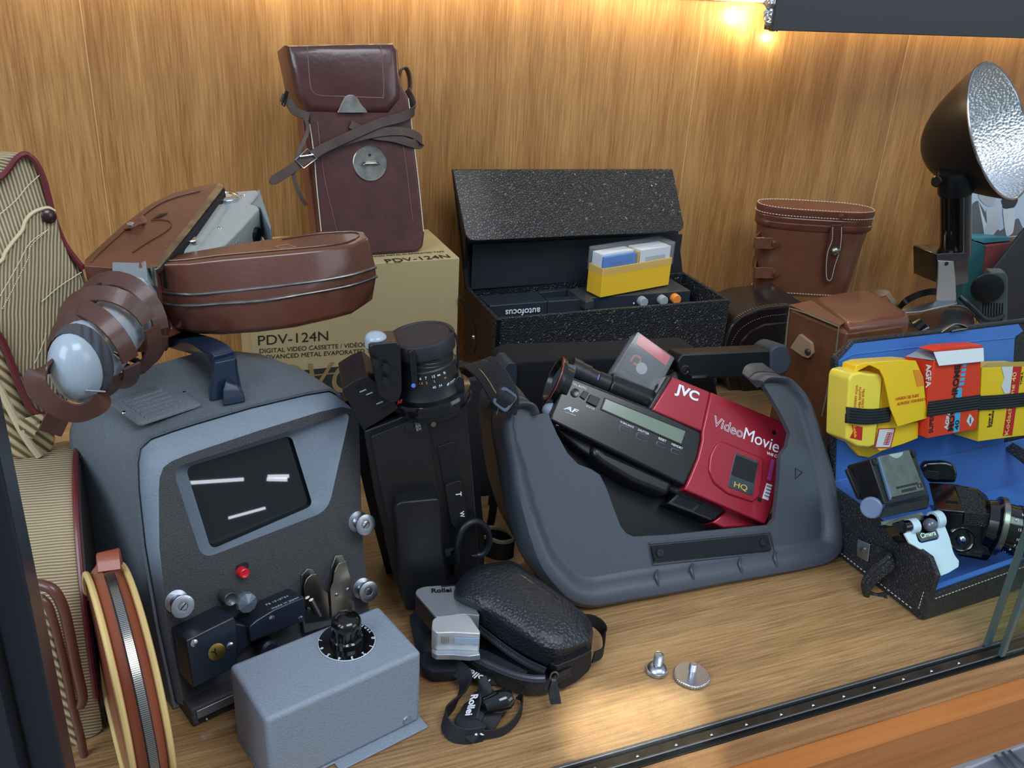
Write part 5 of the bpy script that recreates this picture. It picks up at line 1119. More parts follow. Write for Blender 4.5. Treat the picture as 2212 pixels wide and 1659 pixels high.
lug = put('strap_lug', prism(rnd([LP0(x, y, .0005) for x, y in ((1732, 720), (1758, 740), (1761, 762), (1752, 773), (1738, 768), (1712, 750))], .002, 3), LP0.n*.005), M('suede_lug', (150, 122, 96), .8), tbx, bevel=.0015)
put('lug_stud', lathe(LP0(1746, 760, .005), LP0.n, [(0, .0042), (.002, .004), (.0035, .002)], 16), M('lug_dark', (44, 38, 34), .4, coat=.4), lug)
stitches(tbx, [LP0(x, y, .001) for x, y in ((1806, 740), (1794, 800), (1782, 860))], 18, .002, .0005, edge)
# strap lying behind the box case
put('loose_strap', strap([at_z(x, y, z) for x, y, z in ((1868, 640, .150), (1885, 636, .158), (1900, 634, .163), (1916, 636, .165), (1926, 648, .16), (1932, 662, .15), (1920, 664, .14))], [V((.2, .9, .3))]*4+[V((.9, .3, 0))]*3, .011, .002), M('strap_edge_pale', (112, 92, 74), .5), tbx)
# --- black zipped case under the binocular case
m_zb = M('black_shiny_leather', (24, 20, 22), .25, coat=.5)
ZP = Plane(V((.78, .930, 0)), -6, 0)
zc = thing('zipped_case', 'rounded black leather zip case lying under the chestnut binocular case', 'case', V((.8, .97, 0)))
zo = clampz(ZP.L([(1566, 900), (1563, 800), (1564, 752), (1570, 724), (1582, 702), (1602, 684), (1640, 668), (1700, 660), (1740, 656), (1760, 800), (1760, 900)]), .001)
put('body', prism(zo, -ZP.n*.09), m_zb, zc, bevel=.003)
zpath = [ZP(x, y, -.004) for x, y in ((1562, 776), (1563, 750), (1570, 724), (1582, 701), (1602, 683), (1640, 667), (1700, 659))]
zpp = put('zipper', strap([p+V((0, 0, .0012)) for p in zpath], -ZP.n, .010, .0014), M('zip_tape', (40, 34, 30), .7), zc)
zz = smooth_path(zpath, 7); g = []
for i in range(len(zz)-1):
    t = (zz[i+1]-zz[i]).normalized(); d = ZP.n.cross(t); d = d if d.z+(-d.x)*.5 > 0 else -d
    c = zz[i]+d*.0022; g.append(prism([c-t*.0006-ZP.n*.002, c+t*.0006-ZP.n*.002, c+t*.0006+ZP.n*.002, c-t*.0006+ZP.n*.002], d*.001))
put('teeth', join(*g), M('zip_teeth', (190, 186, 176), .25, metal=1), zpp, smooth=False)
put('front_panel', cushion(clampz(ZP.L([(1592, 900), (1586, 790), (1590, 760), (1600, 736), (1620, 714), (1650, 700), (1740, 690), (1740, 900)], .001), .001), ZP.n, [(0, 0), (.001, .003), (.004, .004)]), m_zb, zc)
stitches(zc, [ZP(x, y, .0012) for x, y in ((1576, 770), (1580, 744), (1592, 720), (1614, 700), (1650, 685), (1700, 678))], 34, .0016, .0004, M('grey_thread', (120, 110, 108), .7))
# --- chestnut binocular case
m_bin = M('binocular_leather', (98, 59, 42), .36, coat=.3, bump=('noise', 260, .4), var=(60, .10))
m_bin2 = M('binocular_lid_leather', (92, 50, 38), .35, coat=.35, bump=('noise', 260, .3), var=(60, .12), dirt=((160, 116, 90), 110, .72))
bc0 = V((.900, 1.035, .0985)); ya = math.radians(-23); bu = V((math.cos(ya), math.sin(ya), 0)); bv_ = V((-math.sin(ya), math.cos(ya), 0))
bc_ = thing('binocular_case', 'upright chestnut leather binocular case with stitched lid and tapered strap tab', 'case', bc0)
def oval(z, hw_, hd_, N=56, dx=0, e=.62):
    P = []
    for i in range(N):
        a = 2*math.pi*i/N; ca, sa = math.cos(a), math.sin(a)
        P.append(bc0+bu*(dx+hw_*math.copysign(abs(ca)**e, ca))+bv_*(hd_*math.copysign(abs(sa)**.85, sa))+V((0, 0, z)))
    return P
HB = .128
put('body', loft([oval(.0, .064, .020), oval(.001, .069, .024), oval(.006, .0705, .026), oval(.03, .073, .027), oval(HB-.026, .0800, .028)]), m_bin, bc_)
lidb = put('lid', loft([oval(HB-.027, .0815, .029, dx=.0006), oval(HB-.024, .0840, .031, dx=.0006), oval(HB-.018, .0845, .0315, dx=.0006), oval(HB-.017, .0835, .0305), oval(HB-.010, .0845, .0315), oval(HB-.009, .0838, .0308), oval(HB-.001, .0848, .0318), oval(HB+.003, .0842, .0314), oval(HB+.004, .0820, .0292), oval(HB+.0036, .079, .0262), oval(HB+.0038, .03, .01)]), m_bin2, bc_)
def ring_st(z, hw_, hd_, n_, dx=0, out=.0006):
    P = oval(z, hw_+out, hd_+out, 56, dx); g = []
    Q = P+[P[0]]; tot = sum((Q[i+1]-Q[i]).length for i in range(56)); step = tot/n_; d = 0; k = .5
    for i in range(56):
        sl = (Q[i+1]-Q[i]).length; t = (Q[i+1]-Q[i]).normalized()
        while k*step <= d+sl and k < n_:
            c = Q[i]+t*(k*step-d); g.append(tube([c-t*step*.32, c+t*step*.32], .00055, 5, smooth=False)); k += 1
        d += sl
    return join(*g)
put('stitching', ring_st(HB-.006, .0846, .0316, 95), m_thread, lidb, smooth=False)
put('stitching', ring_st(HB+.0042, .0828, .0302, 95), m_thread, lidb, smooth=False)
put('stitching', ring_st(.0065, .0708, .0262, 80), m_thread, bc_, smooth=False)
BPn = Plane(bc0-bv_*.0285, -23, -2)
tb0 = [(1796, 486), (1821, 486), (1820, 520), (1816, 545), (1808, 572), (1800, 605), (1794, 612), (1785, 611), (1781, 603), (1782, 570), (1784, 545), (1790, 520)]
tab = put('strap_tab', prism(rnd(BPn.L(tb0, .0045), .002, 3), -BPn.n*.0025), M('tab_leather', (70, 40, 32), .4, bump=('noise', 200, .8)), bc_, bevel=.0008)
stitches(tab, [BPn(x, y, .0048) for x, y in ((1799, 490), (1797, 520), (1788, 545), (1785, 575), (1786, 600), (1791, 607))], 26, .0024, .0005, m_thread)
stitches(tab, [BPn(x, y, .0048) for x, y in ((1818, 490), (1817, 520), (1813, 545), (1804, 572), (1797, 600), (1792, 607))], 26, .0024, .0005, m_thread)
put('snap_button', lathe(BPn(1804, 543, .0046), BPn.n, [(0, .0064), (.0015, .0062), (.0035, .0045), (.0044, .0005)], 24), M('pewter', (150, 150, 140), .35, metal=1), tab)
put('lid_rivet', lathe(BPn(1817, 468, .0085), BPn.n, [(0, .0042), (.0015, .004), (.0022, .002)], 18), m_bin2, lidb)
for yy in (526, 590):
    e_ = put('side_loop', strap([bc0+bu*(-.0735+.0*k)+bv_*b+V((0, 0, at_y(1640, yy, 1.02).z-bc0.z)) for k, b in ((0, .01), (0, -.005))]+[BPn(1630, yy-2, -.002), BPn(1645, yy-1, .0015), BPn(1662, yy, .0025), BPn(1682, yy+1, .003)], V((0, 0, 1)), lambda t: .017 if t < .85 else .017*(1-(t-.85)*4.5), .0024), m_bin, bc_)
    put('rivet', lathe(BPn(1673, yy, .0035), BPn.n, [(0, .0045), (.002, .0038), (.003, .0005)], 18), M('rivet_copper', (150, 110, 84), .3, metal=.9), e_)
put('seam', tube([BPn(1645, y, .001) for y in (480, 520, 600)], .0005, 5, smooth=False), m_bin2, bc_)
# --- dark brown case lying at the right
m_dbc = M('dark_glossy_leather', (52, 32, 32), .2, coat=.7, bump=('noise', 60, .3))
DZ = flat(0, z=.085)
dk = thing('dark_leather_case', 'low dark brown glossy leather case behind the blue-lined case', 'case', at_z(2040, 690, .085)-V((0, 0, .085)))
put('body', cushion([DZ(x, y) for x, y in ((1958, 730), (1950, 700), (1965, 681), (1998, 672), (2056, 660), (2086, 664), (2106, 680), (2110, 698), (2096, 709), (2060, 735))], V((0, 0, 1)), [(.002, -.083), (0, -.07), (0, -.006), (.002, -.001), (.006, .0)]), m_dbc, dk, bevel=.001)
put('edge_binding', tube([DZ(x, y)+V((0, 0, .0005)) for x, y in ((1965, 682), (1998, 673), (2056, 661), (2086, 665), (2106, 681), (2108, 697), (2094, 708))], .001, 6), M('binding_tan', (120, 96, 76), .5), dk)
put('shiny_strap', strap([at_z(x, y, z) for x, y, z in ((1962, 684, .10), (1978, 694, .10), (1996, 710, .095), (2008, 724, .088), (2022, 722, .086))], V((.5, -.7, .2)), .013, .002), m_blackg, dk)
put('carry_strap', strap([at_z(x, y, z) for x, y, z in ((1940, 668, .085), (1955, 652, .10), (1980, 638, .11), (2010, 630, .115), (2035, 632, .115))], V((.2, .3, 1)), .010, .002), m_rdark, dk)
# ============================================================ flash gun with reflector
FY = .885
m_fb = M('black_bakelite', (12, 12, 14), .1, coat=.8)
fl0 = at_y(2045, 655, FY)
fg = thing('flash_gun', 'black tube flash gun with a large hammered silver dish reflector', 'flash', V((fl0.x, FY, .09)))
FV = Plane(V((0, FY, 0)), 0, 0)
t0 = at_y(2064, 552, FY); t1 = at_y(2064, 412, FY); ta = (t1-t0).normalized()
put('tube', lathe(t0, ta, [(0, .0195), ((t1-t0).length, .0195)], 40), m_fb, fg)
put('seam_strip', tube([t0+V((-.006, -.0193, 0)), t1+V((-.006, -.0193, 0))], .0012, 6, smooth=False), m_chrome, fg)
put('neck', lathe(t1, ta, [(-.002, .0215), (.018, .0225), (.03, .02)], 36), m_black, fg)
put('clamp_screw', lathe(at_y(2028, 391, FY-.004), V((-1, -.3, 0)), [(-.006, .003), (-.001, .003), (0, .0075), (.006, .0075), (.007, .006)], 16), m_fb, fg, smooth=False)
hold = put('holder', prism(rnd([FV(x, y, .021) for x, y in ((2023, 549), (2040, 547), (2088, 546), (2093, 552), (2092, 612), (2058, 618), (2023, 612))], .003, 3), V((0, .042, 0))), m_fb, fg, bevel=.003)
br = put('bracket', prism(rnd([FV(x, y, .024) for x, y in ((2027, 563), (2060, 564), (2064, 600), (2066, 648), (2060, 653), (2024, 650))], .001, 2), V((0, .002, 0))), m_alu, fg, bevel=.0005)
put('bracket_foot', prism([FV(2066, 648, .024), FV(2068, 654, .026), at_y(1990, 672, FY-.03), at_y(1945, 676, FY-.02), at_y(1944, 669, FY-.01), at_y(1992, 660, FY-.012), FV(2024, 650, .024)], V((0, 0, -.002))), m_alu, br, bevel=.0004)
put('screw_hole', lathe(FV(2045, 570, .0245), V((0, -1, 0)), [(0, .0028), (.0004, .0026)], 14), m_black, br)
put('cord', tube([at_y(x, y, o) for x, y, o in ((2074, 640, .88), (2090, 655, .87), (2108, 672, .865), (2122, 686, .862), (2140, 690, .862), (2160, 684, .868), (2166, 676, .875), (2150, 674, .88))], .0042, 10), m_cable, fg)
zc_ = (at_y(2160, 283, FY)-CAM).dot(V((RX[2], RY[2], RZ[2])))
Rr = 148/FPX*zc_*1.0
s_, c2 = math.sin(math.radians(69)), math.cos(math.radians(69))
ca_ = V((.62, -.10, -.775)); axr = V((RX.dot(ca_), RY.dot(ca_), RZ.dot(ca_))).normalized()
rc = at_y(2161, 283, FY); Lr = .166/.148*Rr*.98
prb = [(-Lr*(1-(k/14)**2)**1.0, Rr*(k/14)**.92) for k in range(0, 15)]
_u = (V((0, 0, 1))-axr*axr.z).normalized(); _w = axr.cross(_u)
put('reflector_shell', loft([[rc+axr*h+(_u*math.cos(2*math.pi*j/72)+_w*math.sin(2*math.pi*j/72))*max(r, .0004) for j in range(72)] for h, r in [(h-.0016, r+.0014) for h, r in prb]+[(0, Rr+.0016), (.0004, Rr)]], True, False), M('shell_black', (18, 18, 20), .4, bump=('noise', 500, .1)), fg)
put('reflector_dish', (lambda G_: G_)(loft([[rc+axr*h+(u_*math.cos(2*math.pi*j/72)+axr.cross(u_)*math.sin(2*math.pi*j/72))*max(r, .0004) for j in range(72)] for h, r in prb for u_ in [(V((0, 0, 1))-axr*axr.z).normalized()]], True, False)), M('hammered_silver', (226, 230, 234), .34, metal=1, bump=('cells', 260, 1.6)), fg, label='hammered silver dish')
put('rim', tube([rc+(u_*math.cos(2*math.pi*j/72)+axr.cross(u_)*math.sin(2*math.pi*j/72))*(Rr+.0006) for j in range(72) for u_ in [(V((0, 0, 1))-axr*axr.z).normalized()]], .0016, 8, closed=True, smooth=False), m_chrome, fg)
# ============================================================ photo print, books and folding bellows item behind
PP = Plane(V((1.2, 1.03, 0)), -4, 6)
pc2 = thing('photo_card', 'pale black-and-white photo card of hands raising a small camera, behind the flash', 'photo', PP(2150, 516))
put('card', prism(PP.L([(2094, 300), (2330, 300), (2330, 500), (2099, 519)]), -PP.n*.002), M('card_pale', (178, 196, 214), .5), pc2)
def ph(name, pts, rgb, off, r=.004): put(name, prism(rnd(PP.L(pts, off), r, 4), -PP.n*.0004), M('photo_grey_%d' % rgb, (rgb, int(rgb*1.04), int(rgb*1.08)), .5), pc2, smooth=False)
ph('printed_coat', [(2100, 517), (2100, 440), (2112, 432), (2136, 470), (2160, 500), (2200, 470), (2216, 507)], 92, .0006)
ph('printed_collar', [(2113, 432), (2122, 460), (2134, 492), (2128, 515), (2122, 480)], 200, .0009, .002)
ph('printed_face', [(2112, 405), (2150, 405), (2152, 432), (2142, 448), (2126, 442), (2114, 428)], 168, .0008, .006)
ph('printed_hand', [(2130, 452), (2148, 444), (2162, 432), (2166, 444), (2158, 468), (2160, 490), (2142, 512), (2124, 512), (2132, 480)], 186, .0011, .005)
ph('printed_hand', [(2166, 450), (2184, 444), (2194, 456), (2192, 480), (2188, 505), (2174, 512), (2170, 490)], 196, .0013, .005)
ph('printed_camera', [(2162, 436), (2172, 420), (2192, 416), (2200, 432), (2192, 448), (2170, 452)], 48, .0015, .004)
bk = thing('book', 'teal-backed red book standing behind the flash gun', 'book', at_y(2110, 655, .98))
BKp = Plane(V((1.1, .985, 0)), 8, 4)
put('teal_cover', prism([BKp(x, y) for x, y in ((2092, 518), (2129, 530), (2114, 680), (2072, 680))], V((.004, .028, 0))), M('teal_cloth', (28, 92, 98), .55), bk, bevel=.0008)
put('red_cover', prism([BKp(x, y) for x, y in ((2130, 531), (2192, 524), (2192, 690), (2112, 690))], V((.004, .028, 0))), M('red_cloth', (132, 62, 66), .55), bk, bevel=.0008)
put('page_block', prism([BKp(x, y)+V((.002, .005, .0005)) for x, y in ((2096, 517), (2129, 528), (2190, 522), (2186, 516))], V((.0, .022, .001))), M('teal_top', (60, 128, 142), .6), bk)
dp = thing('black_folder', 'black slanting folder leaning at the right edge behind the round lamp', 'folder', at_y(2190, 690, .93))
DP = Plane(V((1.2, .94, 0)), 0, 12)
put('board', prism(DP.L([(2216, 494), (2260, 450), (2300, 700), (2140, 705), (2142, 585)]), -DP.n*.006), m_black, dp, bevel=.0008)
sl = thing('round_lamp', 'small device with a round black disc face and grey ribbed body', 'device', at_y(2150, 700, .89))
SP_ = Plane(V((1.1, .875, 0)), -28, 0)
rbod = put('ribbed_body', prism(rnd(SP_.L([(2140, 588), (2172, 588), (2178, 602), (2176, 694), (2116, 700), (2118, 640)], -.008), .002), -SP_.n*.02), M('grey_ribs', (64, 72, 78), .4), sl, bevel=.0015)
for i in range(8): put('rib', tube([SP_(2124+6*i, 655, -.0075), SP_(2122+6*i, 694, -.0075)], .0008, 5, smooth=False), m_rdark, rbod)
put('disc', lathe(SP_(2133, 623, 0), SP_.n-SP_.u*.15, [(-.008, .014), (-.003, .0215), (0, .022), (.0008, .0205), (.0006, .001)], 40), m_black, sl)
# ============================================================ blue-lined case
m_bl = M('blue_velvet', (38, 104, 190), .85, sheen=.3, bump=('noise', 1500, .4), var=(40, .06), dirt=((28, 60, 110), 30, .74))
m_cl = M('crazed_black_leather', (34, 38, 44), .42, bump=('voronoi', 420, .7), coat=.15, var=(160, .2))
aa = math.radians(3)
nx = V((math.cos(aa), math.sin(aa), 0)); ny = V((-math.sin(aa), math.cos(aa), 0))
c0 = V((.614, .461, 0))
def cb3(a, b, z): return c0+nx*a+ny*b+V((0, 0, z))
bcse = thing('blue_lined_case', 'black crazed leather case with bright blue lining, lid raised, film boxes strapped inside', 'case', cb3(.15, .07, 0))
Dp = .142; Wd = .36; Hs = .066
def bxc(a0, a1, b0, b1, z0, z1): return prism([cb3(a0, b0, z0), cb3(a1, b0, z0), cb3(a1, b1, z0), cb3(a0, b1, z0)], V((0, 0, z1-z0)))
put('left_wall', prism([cb3(0, .002, .001), cb3(0, -.001, .020), cb3(0, -.002, .052), cb3(0, .010, .0645), cb3(0, Dp, Hs), cb3(0, Dp, .001)], nx*.005), m_cl, bcse, bevel=.001)
put('left_lining', prism([cb3(.005, .004, .003), cb3(.005, .003, .046), cb3(.005, .014, .060), cb3(.005, Dp-.004, .062), cb3(.005, Dp-.004, .003)], nx*.0015), m_bl, bcse)
put('front_wall', prism([cb3(.002, 0, .001), cb3(Wd, 0, .001), cb3(Wd, 0, .044), cb3(.02, .0, .030), cb3(.004, 0, .028)], ny*.0045), m_cl, bcse, bevel=.001)
put('front_lining', prism([cb3(.006, .0045, .003), cb3(Wd, .0045, .003), cb3(Wd, .0045, .0455), cb3(.02, .0045, .0315), cb3(.006, .0045, .0295)], ny*.005), m_bl, bcse, bevel=.0018)
put('bottom', bxc(.002, Wd, .002, Dp, .0008, .003), m_cl, bcse)
put('bottom_lining', bxc(.006, Wd, .006, Dp-.003, .003, .0045), m_bl, bcse)
put('back_wall', bxc(.002, Wd, Dp-.001, Dp+.003, .001, Hs), m_cl, bcse)
put('back_lining', bxc(.006, Wd, Dp-.003, Dp-.001, .003, Hs+.001), m_bl, bcse)
stitches(bcse, [cb3(-.0004, .012, .006), cb3(-.0004, .118, .006)], 24, .0022, .0005, m_thread)
stitches(bcse, [cb3(-.0004, .006, .010), cb3(-.0004, .006, .030)], 6, .002, .0004, m_thread)
stitches(bcse, [cb3(.008, -.0004, .024), cb3(Wd*.6, -.0004, .034)], 50, .0024, .0004, m_thread)
LPn = axes_plane(c0, -ny, (0, 0, 1)); LPn.n = -nx; LPn.u = -ny
hs_ = put('handle_strap', strap([LPn(x, y, o) for x, y, o in ((1800, 1150, .001), (1840, 1172, .001), (1880, 1190, .0015), (1912, 1204, .002))], V((0, 0, 1)), .016, .0015), m_cl, bcse)
put('clip_plate', prism(rnd([LPn(x, y, .003) for x, y in ((1854, 1164), (1881, 1176), (1876, 1214), (1851, 1200))], .001, 2), -nx*.001), m_alu, bcse, bevel=.0004)
put('clip_rivet', lathe(LPn(1864, 1187, .004), -nx, [(0, .0028), (.001, .0026), (.0015, .001)], 16), m_dsteel, bcse)
lpth = [(1912, 1198, .002), (1924, 1211, .008), (1906, 1228, .016), (1884, 1246, .020), (1870, 1268, .021), (1873, 1288, .017), (1893, 1298, .010), (1916, 1290, .002)]
for k in (-1, 0, 1): put('carry_loop', tube([LPn(x, y, o)+(ny*.55+V((0, 0, .8)))*.0048*k*(1 if 0 < i_ < 7 else .4) for i_, (x, y, o) in enumerate(lpth)], .0030, 8), m_cl, bcse)
LD = Plane(cb3(0, Dp, Hs), 3, 11)
lo_px = [(1795, 1047), (1798, 900), (1804, 775), (1843, 734), (2020, 714), (2212, 690), (2330, 672), (2330, 935), (2175, 962), (1992, 1002), (1830, 1038)]
put('lid_shell', prism(LD.L(lo_px, -.001), -LD.n*.007), m_cl, bcse, bevel=.0015)
put('lid_lining', prism(LD.L([(1800, 1042), (1803, 900), (1808, 780), (1846, 742), (2020, 722), (2200, 700), (2210, 715), (2192, 728), (2189, 782), (2176, 880), (2168, 958), (1992, 998), (1830, 1034)], 0), -LD.n*.0012), m_bl, bcse)
put('lid_fold', tube(LD.L([(1806, 784), (1842, 766), (1960, 752), (2100, 738), (2192, 729)], .0002), .0007, 6, smooth=False), m_bl, bcse)
put('lid_edge', tube(LD.L([(1800, 1040), (1803, 900), (1806, 778), (1844, 737), (2020, 717), (2212, 693), (2300, 680)], -.001), .0022, 8, smooth=False), m_cl, bcse, label='black rolled lid edge')
lkp = put('broken_latch', strap(LD.L([(2030, 718), (2048, 706), (2062, 700), (2078, 703), (2086, 710), (2070, 712), (2052, 716)], .001), LD.n+LD.v*.3, .005, .0012), m_dsteel, bcse)
put('side_gusset', prism([LD(x, y, o) for x, y, o in ((2166, 962, .0), (2178, 950, .0), (2330, 1040, .05), (2330, 1080, .05), (2290, 1060, .04))], V((.001, 0, -.003))), m_cl, bcse)
# --- film boxes held by the elastic band
z6 = lambda pts: [(1740+x/4.367, 680+y/4.367) for x, y in pts]
m_ky = M('film_yellow', (246, 200, 34), .4, coat=.2); m_kl = M('wrap_yellow', (238, 214, 76), .35, coat=.3, bump=('noise', 40, .8)); m_kr = M('film_red', (196, 34, 40), .5)
m_ag = M('film_orange_red', (226, 62, 34), .45); m_pap = M('paper_white', (214, 216, 222), .6); m_sky = M('film_sky_blue', (70, 170, 222), .5)
def lp(name, pts, off, depth, mat, parent, bevel=.0005, r=0, smooth=True, **k):
    P = LD.L(z6(pts), off); P = rnd(P, r, 3) if r else P
    return put(name, prism(P, -LD.n*depth), mat, parent, bevel=bevel, smooth=smooth, **k)
kd = thing('film_pack', 'yellow foil film pack in a folded yellow paper sleeve, left in the blue lid', 'film box', LD(1890, 985, .01))
lp('foil_pack', [(415, 610), (440, 560), (520, 540), (590, 556), (700, 560), (730, 600), (705, 880), (655, 1235), (600, 1255), (490, 1245), (385, 1180), (396, 900)], .030, .028, m_kl, kd, bevel=.003, r=.002)
lp('sleeve_back', [(470, 500), (560, 452), (930, 428), (1010, 440), (1068, 1000), (1064, 1165), (920, 1222), (720, 1290), (600, 1350), (500, 1330), (380, 1190), (420, 900)], .004, .004, m_ky, kd, bevel=.0008)
lp('sleeve_side', [(660, 1245), (700, 880), (740, 620), (800, 880), (860, 1050), (1068, 1010), (1064, 1165), (920, 1222), (700, 1290)], .026, .022, m_ky, kd, bevel=.0008)
lp('sleeve_top', [(465, 560), (480, 480), (560, 452), (700, 440), (930, 426), (1040, 434), (900, 470), (720, 500), (600, 480), (500, 530)], .022, .018, m_ky, kd, bevel=.0008)
sf = lp('sleeve_flap', [(560, 470), (700, 445), (930, 428), (1042, 434), (1080, 520), (1112, 590), (1126, 740), (1150, 975), (870, 1055), (800, 880), (742, 600), (700, 520), (620, 480)], .0345, .0012, m_ky, kd, bevel=.0003)
tz = lambda s, a, b, mat, par, off, **k: text(s, LD, z6([a])[0], z6([b])[0], mat, par, off=off, **k)
m_op = M('orange_ink', (206, 110, 36), .6)
tz('HABEN SIE IHRE', (850, 808), (1070, 772), m_op, sf, .0348); tz('ADRESSE VERMERKT', (862, 856), (1134, 806), m_op, sf, .0348)
lp('printed_patch', [(1015, 520), (1075, 520), (1112, 600), (1120, 665), (1055, 678)], .0349, .0002, M('patch_orange', (232, 140, 44), .5), sf, smooth=False, bevel=0)
tz('TEAR ONLY', (538, 700), (530, 880), m_op, kd, .0304); tz('ALONG SEAL', (508, 680), (500, 895), m_op, kd, .0304); tz('WITH ARROW', (476, 662), (456, 890), m_op, kd, .0304)
kl = lp('red_mark', [(436, 1040), (540, 1060), (532, 1185), (420, 1160), (452, 1100)], .0305, .0003, m_kr, kd, smooth=False, bevel=0)
tz('Kodak', (450, 1050), (462, 1165), m_ky, kl, .0308)
lb2 = lp('red_bordered_label', [(690, 1072), (852, 1068), (805, 1258), (650, 1258)], .0264, .0003, M('label_red', (196, 44, 56), .5), kd, smooth=False, bevel=0)
lp('label_paper', [(700, 1082), (838, 1078), (796, 1248), (664, 1248)], .0267, .0003, m_pap, lb2, smooth=False, bevel=0)
for i in range(4): tz('IIIIIIII', (735-12*i+60, 1100+8), (700-12*i+58, 1220), m_kr, lb2, .0270) if i % 2 == 0 else None
ag = thing('film_box', 'orange-red film carton with its white flap torn open, between two yellow packs', 'film box', LD(2010, 950, .01))
ab = lp('carton', [(1218, 438), (1656, 438), (1640, 780), (1612, 1080), (1152, 1166), (1158, 700)], .036, .034, m_ag, ag, bevel=.0006)
put('carton_side', prism([LD(*z6([(950, 398)])[0], .020), LD(*z6([(1220, 440)])[0], .0355), LD(*z6([(1160, 700)])[0], .0355), LD(*z6([(1152, 1160)])[0], .0355), LD(*z6([(1075, 1140)])[0], .020)], -LD.n*.002), m_ag, ag)
put('inner_grey', prism([LD(*z6([p])[0], o) for p, o in (((950, 394), .021), ((1080, 330), .012), ((1240, 346), .02), ((1222, 432), .036))], -LD.n*.001), M('board_grey', (150, 152, 156), .6), ag)
fpl = put('torn_flap', prism([LD(*z6([p])[0], o) for p, o in (((1212, 352), .034), ((1680, 312), .034), ((1685, 440), .0395), ((1262, 482), .0395))], -LD.n*.0008), m_pap, ag, bevel=.0002)
lp('flap_top', [(1205, 340), (1300, 310), (1660, 284), (1680, 310), (1212, 350)], .034, .018, m_ag, ag, bevel=.0004)
tz('AGFA', (1140, 468), (1136, 690), m_pap, ag, .0372 if False else .036, weight=.02)
tz('SUPER 8', (1200, 1110), (1215, 880), m_print, ab, .0364); tz('AGFA', (1340, 1085), (1376, 905), m_pap, ab, .0364, weight=.03); tz('MOVICHROME', (1392, 1090), (1462, 470), m_print, ab, .0364, weight=.03)
lp('blue_bar', [(1395, 1112), (1450, 1100), (1478, 690), (1432, 690)], .0363, .0003, m_sky, ab, smooth=False, bevel=0)
for i in range(5): lp('blue_tick', [(1450+8*i, 670-44*i), (1494+6*i, 664-44*i), (1498+6*i, 636-44*i), (1454+8*i, 642-44*i)], .0363, .0003, m_sky, ab, smooth=False, bevel=0)
tz('40', (1444, 1080), (1450, 990), m_print, ab, .0367, hfac=.7)
lp('white_diamond', [(1552, 935), (1590, 985), (1555, 1055), (1520, 1005)], .0363, .0003, m_pap, ab, smooth=False, bevel=0)
tz('AGFA', (1560, 1025), (1562, 965), m_print, ab, .0367, hfac=.8)
k2 = thing('film_box', 'yellow film carton with red stripe at the right end of the blue lid', 'film box', LD(2160, 950, .01))
kb = lp('carton', [(1666, 500), (1880, 492), (2120, 486), (2140, 1130), (1900, 1160), (1628, 1196)], .032, .030, m_ky, k2, bevel=.0006)
put('carton_end', prism([LD(*z6([p])[0], o) for p, o in (((1420, 1130), .008), ((1628, 1194), .0315), ((1640, 1000), .0315), ((1600, 1080), .008))], -LD.n*.001), m_ky, k2)
put('carton_top', prism([LD(*z6([p])[0], o) for p, o in (((1668, 498), .0318), ((1720, 455), .012), ((2130, 440), .012), ((2120, 484), .0318))], -LD.n*.001), M('film_yellow_dull', (200, 166, 60), .5), k2)
rs = lp('red_stripe', [(1960, 490), (2042, 488), (1950, 1138), (1862, 1142)], .0323, .0003, m_kr, kb, smooth=False, bevel=0)
lp('torn_patch', [(1850, 492), (1958, 488), (1930, 740), (1880, 744), (1850, 680), (1878, 600)], .0326, .0003, m_pap, kb, smooth=False, bevel=0)
tz('Kodachrome 40', (1912, 1130), (1992, 540), M('stripe_text', (240, 200, 120), .5), rs, .0327, hfac=.8); tz('TYPE A', (2044, 655), (2056, 540), m_print, kb, .0324)
tz('Super 8', (1736, 1060), (1752, 930), m_print, kb, .0324); tz('Kassette', (1760, 1052), (1780, 905), m_print, kb, .0324)
eb = thing('elastic_band', 'black ribbed elastic band stretched across the film boxes in the lid', 'band', LD(2010, 880, .03))
m_el = M('ribbed_elastic', (20, 22, 26), .6)
for pts in ([(385, 945, .0), (392, 945, .031), (600, 962, .0325), (800, 940, .030)], [(1152, 890, .0368), (1400, 856, .0375), (1640, 822, .0368)], [(1638, 834, .034), (1850, 820, .034), (2150, 790, .034)]):
    pth = [LD(*z6([(x, y)])[0], o) for x, y, o in pts]
    e_ = put('elastic', strap(pth, LD.v, .0155, .0012), m_el, eb)
    for k in range(5): put('rib', tube([p+LD.v*(-.0056+.0028*k)+LD.n*.0008 for p in pth], .0005, 5), M('elastic_rib', (44, 48, 54), .5), e_)
# --- flash unit in the case
z8 = lambda pts: [(1800+x/5.352, 950+y/5.352) for x, y in pts]
FPn = Plane(at_y(1945, 1030, .520), 4, 42)
def f8(pts, off): return FPn.L(z8(pts), off)
fu = thing('camera_flash', 'black accessory flash unit with grey back plate and round grey button, in the case', 'flash', cb3(.06, .07, .005))
fr_ = rnd(f8([(420, 222), (925, 100), (1108, 632), (600, 752)], .0), .002, 3); bk_ = rnd(f8([(152, 300), (560, 190), (760, 560), (270, 690)], -.028), .002, 3)
put('body', loft([bk_, fr_]), m_cb2, fu, bevel=.0015)
plate = put('back_plate', prism(rnd(f8([(532, 190), (878, 116), (1056, 580), (690, 665)], .0035), .001, 2), -FPn.n*.003), M('plate_grey', (88, 94, 90), .4, var=(90, .25)), fu, bevel=.0006)
put('silver_tab', prism(rnd(f8([(640, 172), (812, 140), (790, 185), (740, 215), (690, 205)], .0038), .001, 3), -FPn.n*.0006), m_alu, plate)
